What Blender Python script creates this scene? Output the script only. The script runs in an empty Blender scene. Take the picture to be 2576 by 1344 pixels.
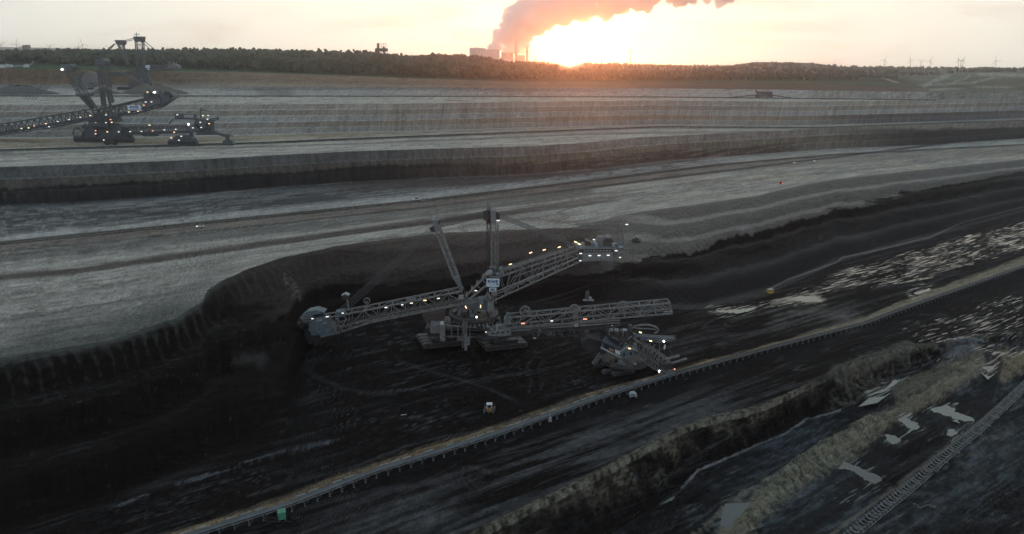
import bpy, math, random
import numpy as np
from mathutils import Vector, Matrix

random.seed(7); rng = np.random.default_rng(11)
sc = bpy.context.scene
COL = sc.collection
R = math.radians

# ------------------------------------------------------------------ camera
F_PX, PW, PH = 1850.0, 2576.0, 1344.0
PITCH, ROLL, ZC = R(15.7), R(0.70), 165.0
_f = np.array([0, math.cos(PITCH), -math.sin(PITCH)])
_r0 = np.array([1.0, 0, 0]); _u0 = np.array([0, math.sin(PITCH), math.cos(PITCH)])
CR = math.cos(ROLL) * _r0 + math.sin(ROLL) * _u0
CU = -math.sin(ROLL) * _r0 + math.cos(ROLL) * _u0
cam_d = bpy.data.cameras.new('camera'); cam = bpy.data.objects.new('camera', cam_d); COL.objects.link(cam)
cam_d.sensor_fit = 'HORIZONTAL'; cam_d.sensor_width = 36; cam_d.lens = 36 * F_PX / PW
cam_d.clip_start = 1; cam_d.clip_end = 60000
m = Matrix.Identity(4)
for i in range(3):
    m[i][0] = CR[i]; m[i][1] = CU[i]; m[i][2] = -_f[i]
m[0][3], m[1][3], m[2][3] = 0, 0, ZC
cam.matrix_world = m
sc.camera = cam

# ------------------------------------------------------------------ light
SUN_EL, SUN_AZ = R(1.1), math.atan((1430 - 1288) / F_PX / math.cos(PITCH))   # azimuth from +Y towards +X
w = bpy.data.worlds.new('World'); sc.world = w; w.use_nodes = True
nt = w.node_tree; nt.nodes.clear()
def N(t, ty, **kw):
    n = t.nodes.new(ty)
    for k, v in kw.items():
        if k.startswith('i_'):
            n.inputs[k[2:].replace('_', ' ')].default_value = v
        else: setattr(n, k, v)
    return n
out = N(nt, 'ShaderNodeOutputWorld'); bg = N(nt, 'ShaderNodeBackground')
sky = N(nt, 'ShaderNodeTexSky', sky_type='NISHITA', sun_disc=False, sun_elevation=SUN_EL, sun_rotation=SUN_AZ,
        altitude=100, air_density=1.0, dust_density=2.5, ozone_density=1.0)
bg.inputs['Strength'].default_value = 0.1
# thin evening cloud veil over the clear-air sky: cream towards the sun, blue-grey behind the camera
L = nt.links
tc = N(nt, 'ShaderNodeTexCoord')
sdir = (math.sin(SUN_AZ), math.cos(SUN_AZ), 0.02)
dt = N(nt, 'ShaderNodeVectorMath', operation='DOT_PRODUCT'); dt.inputs[1].default_value = sdir
L.new(tc.outputs['Generated'], dt.inputs[0])
mr = N(nt, 'ShaderNodeMapRange'); mr.inputs['From Min'].default_value = -1.0; mr.inputs['From Max'].default_value = 1.0
L.new(dt.outputs['Value'], mr.inputs['Value'])
ramp = N(nt, 'ShaderNodeValToRGB'); L.new(mr.outputs[0], ramp.inputs[0])
SKY_STOPS = [(0.0, (7.4, 8.2, 9.0)), (0.5, (8.6, 9.2, 9.6)), (0.80, (12.4, 12.4, 11.8)), (0.90, (14.2, 13.8, 11.8)),
             (0.965, (15.2, 14.8, 12.0)), (0.985, (15.5, 15.2, 12.6)), (0.997, (16.5, 16.2, 12.8)), (1.0, (30, 24, 11))]
SK = 30.0
while len(ramp.color_ramp.elements) > 1: ramp.color_ramp.elements.remove(ramp.color_ramp.elements[0])
for i, (p, c) in enumerate(SKY_STOPS):
    e = ramp.color_ramp.elements[0] if i == 0 else ramp.color_ramp.elements.new(p)
    e.position = p; e.color = (c[0] / SK, c[1] / SK, c[2] / SK, 1)
veil = N(nt, 'ShaderNodeVectorMath', operation='SCALE'); veil.inputs['Scale'].default_value = SK
L.new(ramp.outputs[0], veil.inputs[0])
# cooler and a little dimmer with height
sx = N(nt, 'ShaderNodeSeparateXYZ'); L.new(tc.outputs['Generated'], sx.inputs[0])
hr = N(nt, 'ShaderNodeMapRange'); hr.inputs['From Min'].default_value = 0.08; hr.inputs['From Max'].default_value = 0.50; L.new(sx.outputs['Z'], hr.inputs['Value'])
cool = N(nt, 'ShaderNodeMix', data_type='RGBA', blend_type='MULTIPLY'); cool.inputs['B'].default_value = (0.50, 0.64, 0.78, 1)
L.new(hr.outputs[0], cool.inputs['Factor']); L.new(veil.outputs[0], cool.inputs['A'])
# cloud banks: stretched noise, pinkish grey
mp = N(nt, 'ShaderNodeMapping'); mp.inputs['Scale'].default_value = (3.0, 3.0, 16.0)
L.new(tc.outputs['Generated'], mp.inputs['Vector'])
cn = N(nt, 'ShaderNodeTexNoise'); cn.inputs['Scale'].default_value = 1.6; cn.inputs['Detail'].default_value = 9
cn.inputs['Roughness'].default_value = 0.55; cn.inputs['Distortion'].default_value = 0.4
L.new(mp.outputs[0], cn.inputs['Vector'])
cm = N(nt, 'ShaderNodeMapRange'); cm.inputs['From Min'].default_value = 0.46; cm.inputs['From Max'].default_value = 0.60
cm.inputs['To Max'].default_value = 0.9
L.new(cn.outputs['Fac'], cm.inputs['Value'])
cmul = N(nt, 'ShaderNodeMix', data_type='RGBA', blend_type='MULTIPLY')
cmul.inputs['B'].default_value = (0.80, 0.69, 0.66, 1)
L.new(cm.outputs[0], cmul.inputs['Factor']); L.new(cool.outputs['Result'], cmul.inputs['A'])
mixv = N(nt, 'ShaderNodeMix', data_type='RGBA'); mixv.inputs['Factor'].default_value = 0.85
L.new(sky.outputs[0], mixv.inputs['A']); L.new(cmul.outputs['Result'], mixv.inputs['B'])
L.new(mixv.outputs['Result'], bg.inputs['Color']); L.new(bg.outputs[0], out.inputs['Surface'])
sun_d = bpy.data.lights.new('sun', 'SUN'); sun = bpy.data.objects.new('sun', sun_d); COL.objects.link(sun)
sun_d.energy = 0.95; sun_d.angle = R(0.5); sun_d.color = (1.0, 0.29, 0.10)
sd = Vector((math.sin(SUN_AZ) * math.cos(SUN_EL), math.cos(SUN_AZ) * math.cos(SUN_EL), math.sin(SUN_EL)))
sun.rotation_euler = sd.to_track_quat('Z', 'Y').to_euler()
sc.view_settings.view_transform = 'Standard'; sc.view_settings.look = 'None'
sc.view_settings.exposure = 0.0; sc.view_settings.gamma = 1.0; sc.view_settings.use_curve_mapping = False
cy = sc.cycles
cy.max_bounces = 17; cy.diffuse_bounces = 2; cy.glossy_bounces = 2; cy.transmission_bounces = 2
cy.volume_bounces = 16; cy.transparent_max_bounces = 8
cy.use_denoising = True

# ------------------------------------------------------------------ numpy helpers
def ray(X, Y):
    X = np.asarray(X, float); Y = np.asarray(Y, float)
    dx = (X - PW / 2) / F_PX; dy = -(Y - PH / 2) / F_PX
    return _f[None] + dx[..., None] * CR + dy[..., None] * CU if X.ndim else _f + dx * CR + dy * CU
def at_z(X, Y, z):
    d = ray(X, Y); t = (z - ZC) / d[..., 2]
    return np.stack([d[..., 0] * t, d[..., 1] * t, ZC + d[..., 2] * t], -1)
def at_r(X, Y, r):           # horizontal range r
    d = ray(X, Y); t = r / np.hypot(d[..., 0], d[..., 1])
    return np.stack([d[..., 0] * t, d[..., 1] * t, ZC + d[..., 2] * t], -1)
def P(X, Y, y):              # point of the vertical plane world-y = y seen at (X, Y)
    d = ray(float(X), float(Y)); t = y / d[1]
    return Vector((d[0] * t, y, ZC + d[2] * t))
def PZ(X, Y, z): return Vector(at_z(float(X), float(Y), z))
def proj(p):
    x, y, z = p[..., 0], p[..., 1], p[..., 2] - ZC
    q = np.stack([x, y, z], -1)
    w_ = q @ _f
    return PW / 2 + F_PX * (q @ CR) / w_, PH / 2 - F_PX * (q @ CU) / w_
def ext(X, kn, ys, k=1.0):   # interpolation with damped linear extrapolation
    X = np.asarray(X, float); kn = np.asarray(kn, float); ys = np.asarray(ys, float)
    v = np.interp(X, kn, ys)
    s0 = (ys[1] - ys[0]) / (kn[1] - kn[0]); s1 = (ys[-1] - ys[-2]) / (kn[-1] - kn[-2])
    v = v + np.where(X < kn[0], (X - kn[0]) * s0 * k, 0) + np.where(X > kn[-1], (X - kn[-1]) * s1 * k, 0)
    return v
_perm = rng.permutation(4096); _ga = rng.uniform(0, 2 * np.pi, 4096)
_gx, _gy = np.cos(_ga), np.sin(_ga)
def perlin(x, y, seed=0):
    xi = np.floor(x).astype(np.int64); yi = np.floor(y).astype(np.int64)
    xf = x - xi; yf = y - yi
    u = xf * xf * xf * (xf * (xf * 6 - 15) + 10); v = yf * yf * yf * (yf * (yf * 6 - 15) + 10)
    def g(a, b, fx, fy):
        h = _perm[(_perm[(a + seed * 131) & 4095] + b) & 4095]
        return _gx[h] * fx + _gy[h] * fy
    n00 = g(xi, yi, xf, yf); n10 = g(xi + 1, yi, xf - 1, yf); n01 = g(xi, yi + 1, xf, yf - 1); n11 = g(xi + 1, yi + 1, xf - 1, yf - 1)
    return (n00 * (1 - u) + n10 * u) * (1 - v) + (n01 * (1 - u) + n11 * u) * v
def fbm(x, y, oct=4, seed=0, gain=0.5):
    a, s, t = 1.0, 0.0, 0.0
    for o in range(oct):
        s = s + a * perlin(x, y, seed + o); t += a; a *= gain; x = x * 2.03 + 7.1; y = y * 2.03 + 3.3
    return s / t * 1.6
def sst(a, b, x): t = np.clip((x - a) / (b - a), 0, 1); return t * t * (3 - 2 * t)

# ------------------------------------------------------------------ ground sheet
Xc = np.concatenate([np.arange(-900, 0, 20.0), np.arange(0, 2577, 2.9), np.arange(2585, 3500, 20.0)])
nX = len(Xc)
K = lambda s: (np.array([p[0] for p in s], float), np.array([p[1] for p in s], float))
_lw = [0]
def L_z(pts, z, k=1.0, wob=1.0):
    kx, ky = K(pts); Y = ext(Xc, kx, ky, k); _lw[0] += 7
    Y = Y + wob * (np.clip(Y - 140, 0, 900) / 260) * (1.1 * fbm(Xc / 55, Xc * 0 + _lw[0], 5, _lw[0]))
    zz = np.interp(Xc, *K(z)) if isinstance(z, list) else np.full(nX, float(z))
    Y = np.minimum(Y, 2300); return at_z(Xc, Y, zz)
def L_r(pts, r, k=0.3):
    kx, ky = K(pts); Y = ext(Xc, kx, ky, k)
    rr = np.interp(Xc, *K(r)) if isinstance(r, list) else np.full(nX, float(r))
    return at_r(Xc, Y, rr)
A_crest = [(800, 1640), (1197, 1344), (1400, 1248), (1553, 1170), (1654, 1116), (1717, 1082), (1796, 1058), (1875, 1042), (1954, 1015), (2060, 963), (2131, 928), (2290, 880), (2400, 868), (2576, 836)]
A_toe = [(1100, 1640), (1536, 1344), (1654, 1268), (1717, 1224), (1757, 1184), (1835, 1157), (1974, 1090), (2025, 1058), (2112, 1030), (2175, 1007), (2250, 963), (2321, 915), (2400, 885), (2576, 850)]
T1 = [(-500, 1560), (0, 1370), (300, 1262), (550, 1178), (680, 1125), (725, 1050), (745, 960), (775, 885), (830, 840), (900, 812), (1100, 782), (1300, 762), (1500, 765), (1650, 778), (1770, 777), (1950, 732), (2100, 662), (2320, 600), (2576, 532)]
C1 = [(-500, 985), (0, 900), (276, 855), (440, 800), (508, 758), (522, 728), (560, 705), (620, 678), (700, 650), (850, 618), (1000, 598), (1120, 586), (1300, 578), (1450, 572), (1500, 557), (1560, 541), (1700, 520), (1900, 492), (2000, 468), (2100, 450), (2300, 428), (2576, 400)]
T2 = [(-500, 535), (0, 515), (200, 508), (370, 496), (500, 486), (700, 470), (900, 456), (1100, 447), (1300, 440), (1500, 425), (1700, 402), (1900, 388), (2085, 375), (2335, 364), (2576, 348)]
C2 = [(-500, 436), (0, 420), (300, 409), (600, 398), (820, 386), (1000, 387), (1200, 377), (1400, 366), (1600, 346), (1657, 343), (1800, 337), (2014, 332), (2335, 331), (2576, 312)]
T3 = [(-500, 350), (0, 347), (400, 344), (648, 339), (854, 333), (1034, 330), (1295, 322), (1657, 313), (2000, 316), (2300, 307), (2576, 297)]
C3 = [(-500, 266), (0, 264), (600, 262), (1295, 260), (1657, 256), (2085, 256), (2335, 259), (2450, 272), (2576, 286)]
T4 = [(-500, 240), (0, 239), (1295, 240), (1657, 242), (2120, 246), (2370, 250), (2450, 260), (2576, 274)]
M4 = [(-500, 214), (0, 213), (648, 217), (1295, 221), (1657, 222), (2000, 226), (2300, 232), (2450, 240), (2576, 252)]
C4 = [(-500, 174), (0, 174), (300, 177), (648, 183), (828, 189), (1034, 197), (1295, 206), (1657, 209), (1900, 209), (2100, 213), (2250, 218), (2330, 222), (2400, 224), (2576, 226)]
F0 = [(-500, 163), (0, 163), (100, 162), (400, 171), (648, 180), (828, 187), (1034, 195), (1295, 203.5), (1657, 204), (2000, 204), (2200, 205), (2300, 210), (2400, 200), (2576, 196)]
G1 = [(-500, 141), (0, 141), (250, 141), (450, 141), (600, 139), (800, 142), (948, 145), (1035, 155), (1092, 149), (1200, 153), (1250, 164), (1300, 170), (1400, 174), (1500, 177), (1657, 180), (2000, 184), (2150, 188), (2250, 194), (2330, 196), (2400, 184), (2576, 181)]
G2 = [(-500, 134), (0, 134), (450, 139), (900, 144), (1100, 146), (1250, 158), (1300, 159), (1392, 160), (1406, 166), (1432, 173), (1456, 167), (1470, 161), (1498, 161), (1552, 163), (1657, 167), (1842, 168.5), (1871, 160), (1900, 156), (2042, 158.5), (2085, 164), (2135, 170), (2192, 171), (2576, 176)]
G3 = [(-500, 116), (0, 118), (280, 124), (450, 135), (1300, 158), (1398, 159), (1410, 163), (1432, 169), (1452, 164), (1466, 159), (1500, 160), (1657, 164), (2192, 169), (2576, 173)]
G4 = [(-500, 119), (0, 121), (280, 127), (450, 137), (1300, 159), (1400, 161), (1432, 171), (1462, 162), (1500, 161), (1657, 165), (2192, 170), (2576, 174)]  # skylines dip at the sun so bright sky imitates its bloom over the hill
zt = [(1900, -15), (2112, -12), (2250, -8), (2400, -3), (2576, -1)]
lines = [L_z([(0, 1960), (1400, 1750), (2576, 1500)], -16), L_z(A_toe, zt), L_z(A_crest, 0.8), L_z([(x, y - 14) for x, y in A_crest], 0.0),
         L_z(T1, 0), L_z(C1, 34), L_z(T2, 34), L_z(C2, 67), L_z(T3, 67), L_z(C3, 105), L_z(T4, 105), L_z(M4, [(450, 112.5), (600, 118)]),
         L_r(C4, [(1600, 1560), (2250, 1750), (2400, 1900)]), L_r(F0, [(1600, 1700), (2250, 2000), (2400, 2600)]), L_r(G1, [(1600, 2700), (2250, 3000), (2400, 3600)]),
         L_r(G2, 5200), L_r(G3, 12000), L_r(G4, 15500)]
NR = [150, 60, 8, 190, 130, 84, 40, 30, 64, 12, 16, 20, 6, 14, 8, 6, 4]
ZN = ['low', 'ridge', 'lip', 'floor', 'face1', 'bench1', 'face2', 'bench2', 'face3', 'bench3', 'face4', 'brown', 'field', 'wood', 'far', 'plain', 'edge']
# keep ranges increasing
for i in range(1, len(lines)):
    a, b = lines[i - 1], lines[i]
    ra = np.hypot(a[:, 0], a[:, 1]); rb = np.hypot(b[:, 0], b[:, 1])
    f = np.maximum(rb, ra + 1.5) / rb
    b[:, 0] *= f; b[:, 1] *= f
PHS = []; PHI = []; REFJ = [int(np.searchsorted(Xc, 2300)), int(np.searchsorted(Xc, 1288))]
tn = lambda X, n, s=0, sc_=90.: fbm(X / sc_, X * 0 + s * 3.7, n, s)
rows, zone, tt = [], [], []
def stair(t, n, flat, warp):
    q = np.clip(t + warp, 0, 1) * n; k = np.floor(q); fr = q - k
    return np.clip((k + sst(flat * 0.5, 1 - flat * 0.5, fr) * 0.92 + 0.08 * fr) / n, 0, 1)
for i, n in enumerate(NR):
    a, b = lines[i], lines[i + 1]
    for j in range(n if i < len(NR) - 1 else n + 1):
        s_i = j / n; rj = REFJ[min(i, 0) if i else 0] if i == 0 else REFJ[1]; wa, wb = float(a[rj, 1]), float(b[rj, 1]); t = s_i * wa / (wb + s_i * (wa - wb)) if i < 12 else s_i; ph = np.full(nX, t)
        p = a * (1 - t) + b * t
        tz = np.full(nX, t); env = math.sin(math.pi * t)
        if ZN[i] == 'face3': wv_ = 0.05 * env * (tn(Xc, 4, 5, 260) * 1.5 + .4 * tn(Xc, 3, 55, 40)); ph = (tz + wv_) * 5; tz = stair(tz, 5, 0.5, wv_)
        elif ZN[i] == 'face2': wv_ = 0.08 * env * (tn(Xc, 4, 6, 200) * 1.6 + .4 * tn(Xc, 3, 66, 35)); ph = (tz + wv_) * 3; tz = stair(tz, 3, 0.45, wv_)
        elif ZN[i] == 'face1':
            nl = 4
            wv_ = env * (.09 * tn(Xc, 5, 8, 160) + .03 * tn(Xc, 4, 88, 30)); ph = (tz + wv_) * np.interp(Xc, [1300, 1700], [3, 5]); k_ = np.clip((Xc - 1300) / 400, 0, 1)
            tz = stair(tz, 3, 0.5, wv_) * (1 - k_) + stair(tz, 5, .55, wv_) * k_
        elif ZN[i] == 'brown': tz = stair(tz, 2, 0.4, 0.1 * env * tn(Xc, 3, 9, 200))
        p[:, 2] = a[:, 2] * (1 - tz) + b[:, 2] * tz
        PHS.append(ph % 1.0); PHI.append(np.floor(ph + 1e-6));  rows.append(p); zone.append(i); tt.append(np.full(nX, t))
PHS = np.stack(PHS); PHI = np.stack(PHI); G = np.stack(rows); zone = np.array(zone)[:, None] * np.ones((1, nX), int); tt = np.stack(tt)
nR = G.shape[0]
PX, PY = proj(G)              # where each vertex sits in the traced picture: used only to lay out the traced features
x, y = G[..., 0], G[..., 1]
Z = {n: (zone == i) for i, n in enumerate(ZN)}
def dvec(X1, Y1, X2, Y2, z):
    a, b = PZ(X1, Y1, z), PZ(X2, Y2, z); d = (b - a).to_2d().normalized(); return d
D0 = dvec(700, 1250, 2400, 720, 0); D1 = dvec(0, 700, 1500, 500, 34); D2 = dvec(0, 378, 1500, 325, 67)
s0, c0 = x * D0.x + y * D0.y, -x * D0.y + y * D0.x
s1, c1 = x * D1.x + y * D1.y, -x * D1.y + y * D1.x
s2, c2 = x * D2.x + y * D2.y, -x * D2.y + y * D2.x
c1 = c1 + 1.4 * G[..., 2]; c2 = c2 + 1.4 * G[..., 2]; c0 = c0 + 1.2 * G[..., 2]
near = Z['low'] | Z['ridge'] | Z['lip'] | Z['floor']
def lay(kx_ky, wl, wh=None, soft=2.0, X0=-1e9, X1=1e9):   # mask: band around a traced line
    kx, ky = K(kx_ky); Y = ext(PX, kx, ky); wh = wl if wh is None else wh
    d = PY - Y
    m_ = sst(-wh - soft, -wh, d) * (1 - sst(wl, wl + soft, d))
    return m_ * sst(X0, X0 + 20, PX) * (1 - sst(X1 - 20, X1, PX))
def pseg(pts):               # distance in picture units to a traced polyline
    d = np.full(PX.shape, 1e9)
    for (x1, y1), (x2, y2) in zip(pts[:-1], pts[1:]):
        vx, vy = x2 - x1, y2 - y1; t = np.clip(((PX - x1) * vx + (PY - y1) * vy) / (vx * vx + vy * vy), 0, 1)
        d = np.minimum(d, np.hypot(PX - x1 - t * vx, PY - y1 - t * vy))
    return d
# ---- relief
dz = np.zeros_like(x)
dz += np.where(near, .16 * fbm(x / 5, y / 5, 3, 240), 0)
dz += np.where(near, 0.22 * fbm(s0 / 30, c0 / 4, 4, 1) + 0.10 * fbm(s0 / 6, c0 / 1.6, 3, 2), 0)
dz += np.where(Z['low'], .9 * (.5 - np.abs(fbm(s0 / 14, c0 / 4.5, 4, 250))) + .5 * (.4 - np.abs(fbm(x / 4, y / 4, 3, 251))), 0)
dz += np.where(Z['low'], .7 * np.abs(fbm(s0 / 9, c0 / 5, 4, 241)) + 1.2 * fbm(s0 / 22, c0 / 9, 4, 3) + .35 * fbm(s0 / 3.5, c0 / 2.5, 3, 145), 0)
dz += np.where(near, .10 * (1 - np.abs(perlin(s0 / 60 + fbm(s0 / 90, c0 / 90, 2, 146), c0 / 1.3, 147)) * 4).clip(0, 1), 0)
edge = 4 * tt * (1 - tt)
dz += np.where(Z['ridge'], edge * (1.8 * fbm(s0 / 9, c0 / 7, 4, 4) + 1.5 * fbm(s0 / 3, c0 / 3, 3, 143) + .5 * fbm(s0 / 1.2, c0 / 1.2, 2, 144)), 0)
dz += np.where(Z['ridge'] | Z['lip'], sst(0.8, 1.0, np.where(Z['ridge'], tt, 1)) * (1.1 + 1.3 * fbm(s0 / 6, c0 / 6, 3, 5)) * np.where(Z['lip'], 1 - tt, 1), 0)
col1 = s1
g1 = np.abs(perlin(s1 / 7.5 + 0.5 * c1 / 12 + 0.6 * fbm(s1 / 30, c1 / 30, 2, 9), c1 * 0 + 3.3, 31))
lm = sst(640, 500, PX); rm = sst(1450, 1650, PX)
dz += np.where(Z['face1'], edge * (1.6 * fbm(s1 / 24, c1 / 14, 4, 10)) - edge * 1.0 * (0.5 + 0.5 * rm - .38 * lm) * (0.45 - g1), 0)
# regular digging scallops left by the wheel: left wall and right terraces
sc_l = np.sin(s1 / 5.6 * 2 * np.pi + tt * 9 + 3.0 * fbm(s1 / 35, c1 / 35, 3, 12))
dz += np.where(Z['face1'], lm * sst(.60, .70, tt) * (1 - sst(.80, .9, tt)) * .14 * sc_l * sst(-.5, .3, fbm(s1 / 40, c1 / 40, 3, 140)), 0)
dz += np.where(Z['face1'], edge * (.55 * fbm(s1 / 4, c1 / 4, 3, 141) + .3 * fbm(s1 / 1.6, c1 / 1.6, 2, 142)), 0)
sc_r = np.sin(s1 / 6.0 * 2 * np.pi + tt * 18 + 2.0 * fbm(s1 / 50, c1 / 50, 2, 13))
dz += np.where(Z['face1'], rm * edge * 0.30 * sc_r, 0)
sc_2 = np.sin(s2 / 9.0 * 2 * np.pi + tt * 13 + 4.5 * fbm(s2 / 70, c2 / 70, 2, 14))
dz += np.where(Z['face2'], edge * (0.9 * fbm(s2 / 20, c2 / 10, 4, 15) + 0.25 * sc_2), 0)
dirn = np.sign(np.sin(tt * 5 * 2 * np.pi * 0.5 + 0.3))
sc_3 = np.sin(s2 / 10.5 * 2 * np.pi + dirn * tt * 26 + 4.0 * fbm(s2 / 70, c2 / 60, 3, 17))
sc_3 = .35 * sc_3 + 1.3 * (np.abs(perlin(s2 / 9 + dirn * tt * 3 + fbm(s2 / 50, c2 / 30, 2, 200), tt * 9, 201)) * 2.6 - .7)
amp3 = sst(-.3, .4, fbm(s2 / 260, tt * 3, 2, 18)) * sst(2300, 1500, PX) + .12
dz += np.where(Z['face3'], edge * (0.7 * fbm(s2 / 25, c2 / 12, 4, 16) + 0.5 * amp3 * sc_3), 0)
dz += np.where(Z['face4'], edge * (0.8 * fbm(s2 / 30, c2 / 12, 4, 19) + 0.6 * sc_3), 0)
dz += np.where(Z['brown'], edge * (1.5 * fbm(s2 / 60, c2 / 20, 4, 20)), 0)
dz += np.where(Z['bench1'], 0.25 * fbm(s1 / 60, c1 / 8, 4, 21), 0) + np.where(Z['bench2'], 0.3 * fbm(s2 / 90, c2 / 10, 3, 22), 0)
# mounds and spoil ridges of the lower ground, traced: (points, width px below, above, height m)
def bump(pts, wpx, h, rough=0.35, seed=40, sel=None):
    d = pseg(pts) / wpx
    d = d + .22 * fbm(s0 / 6, c0 / 6, 3, seed + 200)
    b = np.clip(1 - d, 0, 1) ** 1.1 * h * (1 - .35 * sst(.55, 1, 1 - np.abs(perlin(s0 / 4.2 + fbm(s0 / 12, c0 / 12, 2, seed + 300), c0 / 16, seed + 301)) * 3)) * (1 + rough * fbm(s0 / 7, c0 / 7, 4, seed) + .5 * rough * fbm(s0 / 2.2, c0 / 2.2, 3, seed + 100))
    return np.where(near if sel is None else sel, b, 0)
MND = [([(1830, 1365), (1905, 1285), (2010, 1205), (2110, 1140), (2200, 1085)], 50, 4.6), ([(1740, 1370), (1860, 1262), (1990, 1185), (2080, 1130), (2180, 1075)], 26, 3.4),
       ([(2230, 1060), (2340, 1000), (2440, 940), (2520, 905)], 40, 2.5), ([(2395, 885), (2440, 880)], 48, 4.0), ([(2260, 990), (2400, 930), (2500, 900)], 36, 1.6),
       ([(2520, 945), (2620, 890)], 40, 3.0), ([(2100, 945), (2190, 910), (2280, 880)], 34, 2.6), ([(1500, 1250), (1600, 1200)], 14, .8),
       ([(2400, 1400), (2620, 1180)], 90, 2.5), ([(860, 1105), (700, 1140), (560, 1185), (400, 1230), (260, 1290)], 12, .25),
       ([(2330, 1060), (2380, 1040)], 30, 1.0)]
MM = []
for i, (pt, wd, h) in enumerate(MND):
    b = bump(pt, wd, h, .4, 40 + i); dz += b; MM.append(b / h)
G[..., 2] += dz
# ponds: traced outlines, the ground pressed just below the water level with a ragged, furrowed shore
PONDS_SRC = [[(1815, 1300), (1828, 1275), (1862, 1274), (1888, 1272), (1885, 1288), (1850, 1320), (1830, 1345), (1812, 1338)],
    [(2225, 1095), (2250, 1098), (2270, 1112), (2245, 1122), (2232, 1115)], [(2259, 1056), (2280, 1051), (2308, 1064), (2312, 1078), (2298, 1086), (2280, 1076)],
    [(2332, 1034), (2352, 1028), (2380, 1022), (2402, 1026), (2404, 1038), (2440, 1050), (2452, 1062), (2430, 1066), (2398, 1056), (2370, 1048)],
    [(2384, 1082), (2398, 1080), (2410, 1092), (2392, 1104), (2382, 1100)], [(2450, 922), (2480, 925), (2502, 922), (2498, 940), (2484, 950), (2468, 934)],
    [(2368, 909), (2392, 912), (2410, 915), (2400, 920), (2376, 916)], [(2458, 885), (2488, 884), (2512, 886), (2498, 892)], [(2510, 888), (2545, 890), (2562, 894), (2540, 899), (2508, 898)],
    [(2176, 1008), (2200, 990), (2230, 975), (2246, 960), (2250, 945), (2272, 930), (2300, 918), (2314, 912), (2318, 918), (2284, 934), (2262, 946), (2264, 960), (2248, 978), (2216, 1000)],
    [(1990, 748), (2010, 744), (2044, 744), (2068, 752), (2064, 759), (2030, 760), (1998, 754)], [(1790, 778), (1830, 780), (1880, 776), (1900, 772), (1880, 784), (1850, 788), (1812, 785)],
    [(1700, 1240), (1720, 1222), (1706, 1238), (1690, 1258), (1655, 1272), (1660, 1264)], [(2296, 737), (2320, 728), (2342, 725), (2340, 731), (2305, 741)],
    [(2120, 1165), (2150, 1172), (2200, 1192), (2222, 1204), (2200, 1218), (2176, 1208), (2140, 1186), (2108, 1182)], [(1120, 252), (1160, 252), (1190, 253), (1190, 254.5), (1120, 254.5)]]
PONDS = []; pwet = np.zeros_like(x)
def inside(poly, grow=0.):
    px, py = K(poly); ins = np.zeros(PX.shape, bool); n = len(px)
    for i in range(n):
        j = (i - 1) % n; c_ = ((py[i] > PY) != (py[j] > PY)) & (PX < (px[j] - px[i]) * (PY - py[i]) / (py[j] - py[i] + 1e-9) + px[i]); ins ^= c_
    d = pseg(list(poly) + [poly[0]]); return np.where(ins, -d, d)
for po in PONDS_SRC:
    sd_ = inside(po); cx = sum(p[0] for p in po) / len(po); cy_ = sum(p[1] for p in po) / len(po)
    lev = float(np.median(G[..., 2][sd_ < 0])) - .35 if (sd_ < 0).any() else -1.
    sc_p = 1.0 if cy_ > 600 else .25
    k = 1 - sst(8 * sc_p, 24 * sc_p, sd_); rg = fbm(s0 / 10, c0 / 1.3, 4, 120) + .5 * fbm(x / 2.5, y / 2.5, 3, 121)
    tgt = lev + np.clip(sd_ / (9. * sc_p), -.4, .8) * .5 + .33 * rg
    G[..., 2] = G[..., 2] * (1 - k) + tgt * k
    pwet = np.maximum(pwet, (1 - sst(4, 34 * sc_p + 4, sd_)) * .60); ph_ = max(p[1] for p in po) - min(p[1] for p in po); gy_ = min(6, .4 * ph_)
    mx_, my_ = cx, cy_; PONDS.append(([(mx_ + (a - mx_) * 1.22, my_ + (b - my_) * 1.3) for a, b in po], lev))
# ---- albedo
C = np.zeros(x.shape + (3,)); wet = np.zeros_like(x)
def put(mask, rgb, k=1.0):
    global C
    mm = (mask * k)[..., None]; C = C * (1 - mm) + np.array(rgb) * mm
def zput(zn, rgb): C[Z[zn]] = rgb
COAL = (0.0072, 0.0052, 0.0045); SAND = (0.23, 0.225, 0.21)
for zn in ('low', 'ridge', 'lip', 'floor', 'face1'): zput(zn, COAL)
sn0 = fbm(s0 / 60, c0 / 5, 5, 60); sn0b = fbm(s0 / 25, c0 / 1.6, 4, 61); bl0 = fbm(s0 / 80, c0 / 40, 4, 62)
sn1 = fbm(s1 / 70, c1 / 5, 5, 63); sn1b = fbm(s1 / 30, c1 / 2, 4, 64); bl1 = fbm(s1 / 120, c1 / 50, 4, 65)
sn2 = fbm(s2 / 140, c2 / 8, 5, 66); bl2 = fbm(s2 / 300, c2 / 60, 4, 67); fin = fbm(x / 3, y / 3, 3, 68)
nf = near * 1.0
put(nf * sst(.0, .7, sn0), (0.017, 0.0155, 0.0155), .8)
thin0 = sst(.72, 1, 1 - np.abs(perlin(s0 / 70 + fbm(s0 / 90, c0 / 60, 2, 151), c0 / 3.6, 152)) * 3)
put(nf * thin0 * sst(-.2, .4, fbm(s0 / 50, c0 / 30, 3, 153)), (0.06, 0.058, 0.058), .75)
put(nf * sst(.25, .8, fbm(x / 7, y / 7, 4, 242) + .3 * bl0), (0.045, 0.043, 0.043), .5)
put(nf * sst(.35, .8, sn0b) * sst(-.1, .5, bl0), (0.085, 0.085, 0.088), .5)
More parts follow.
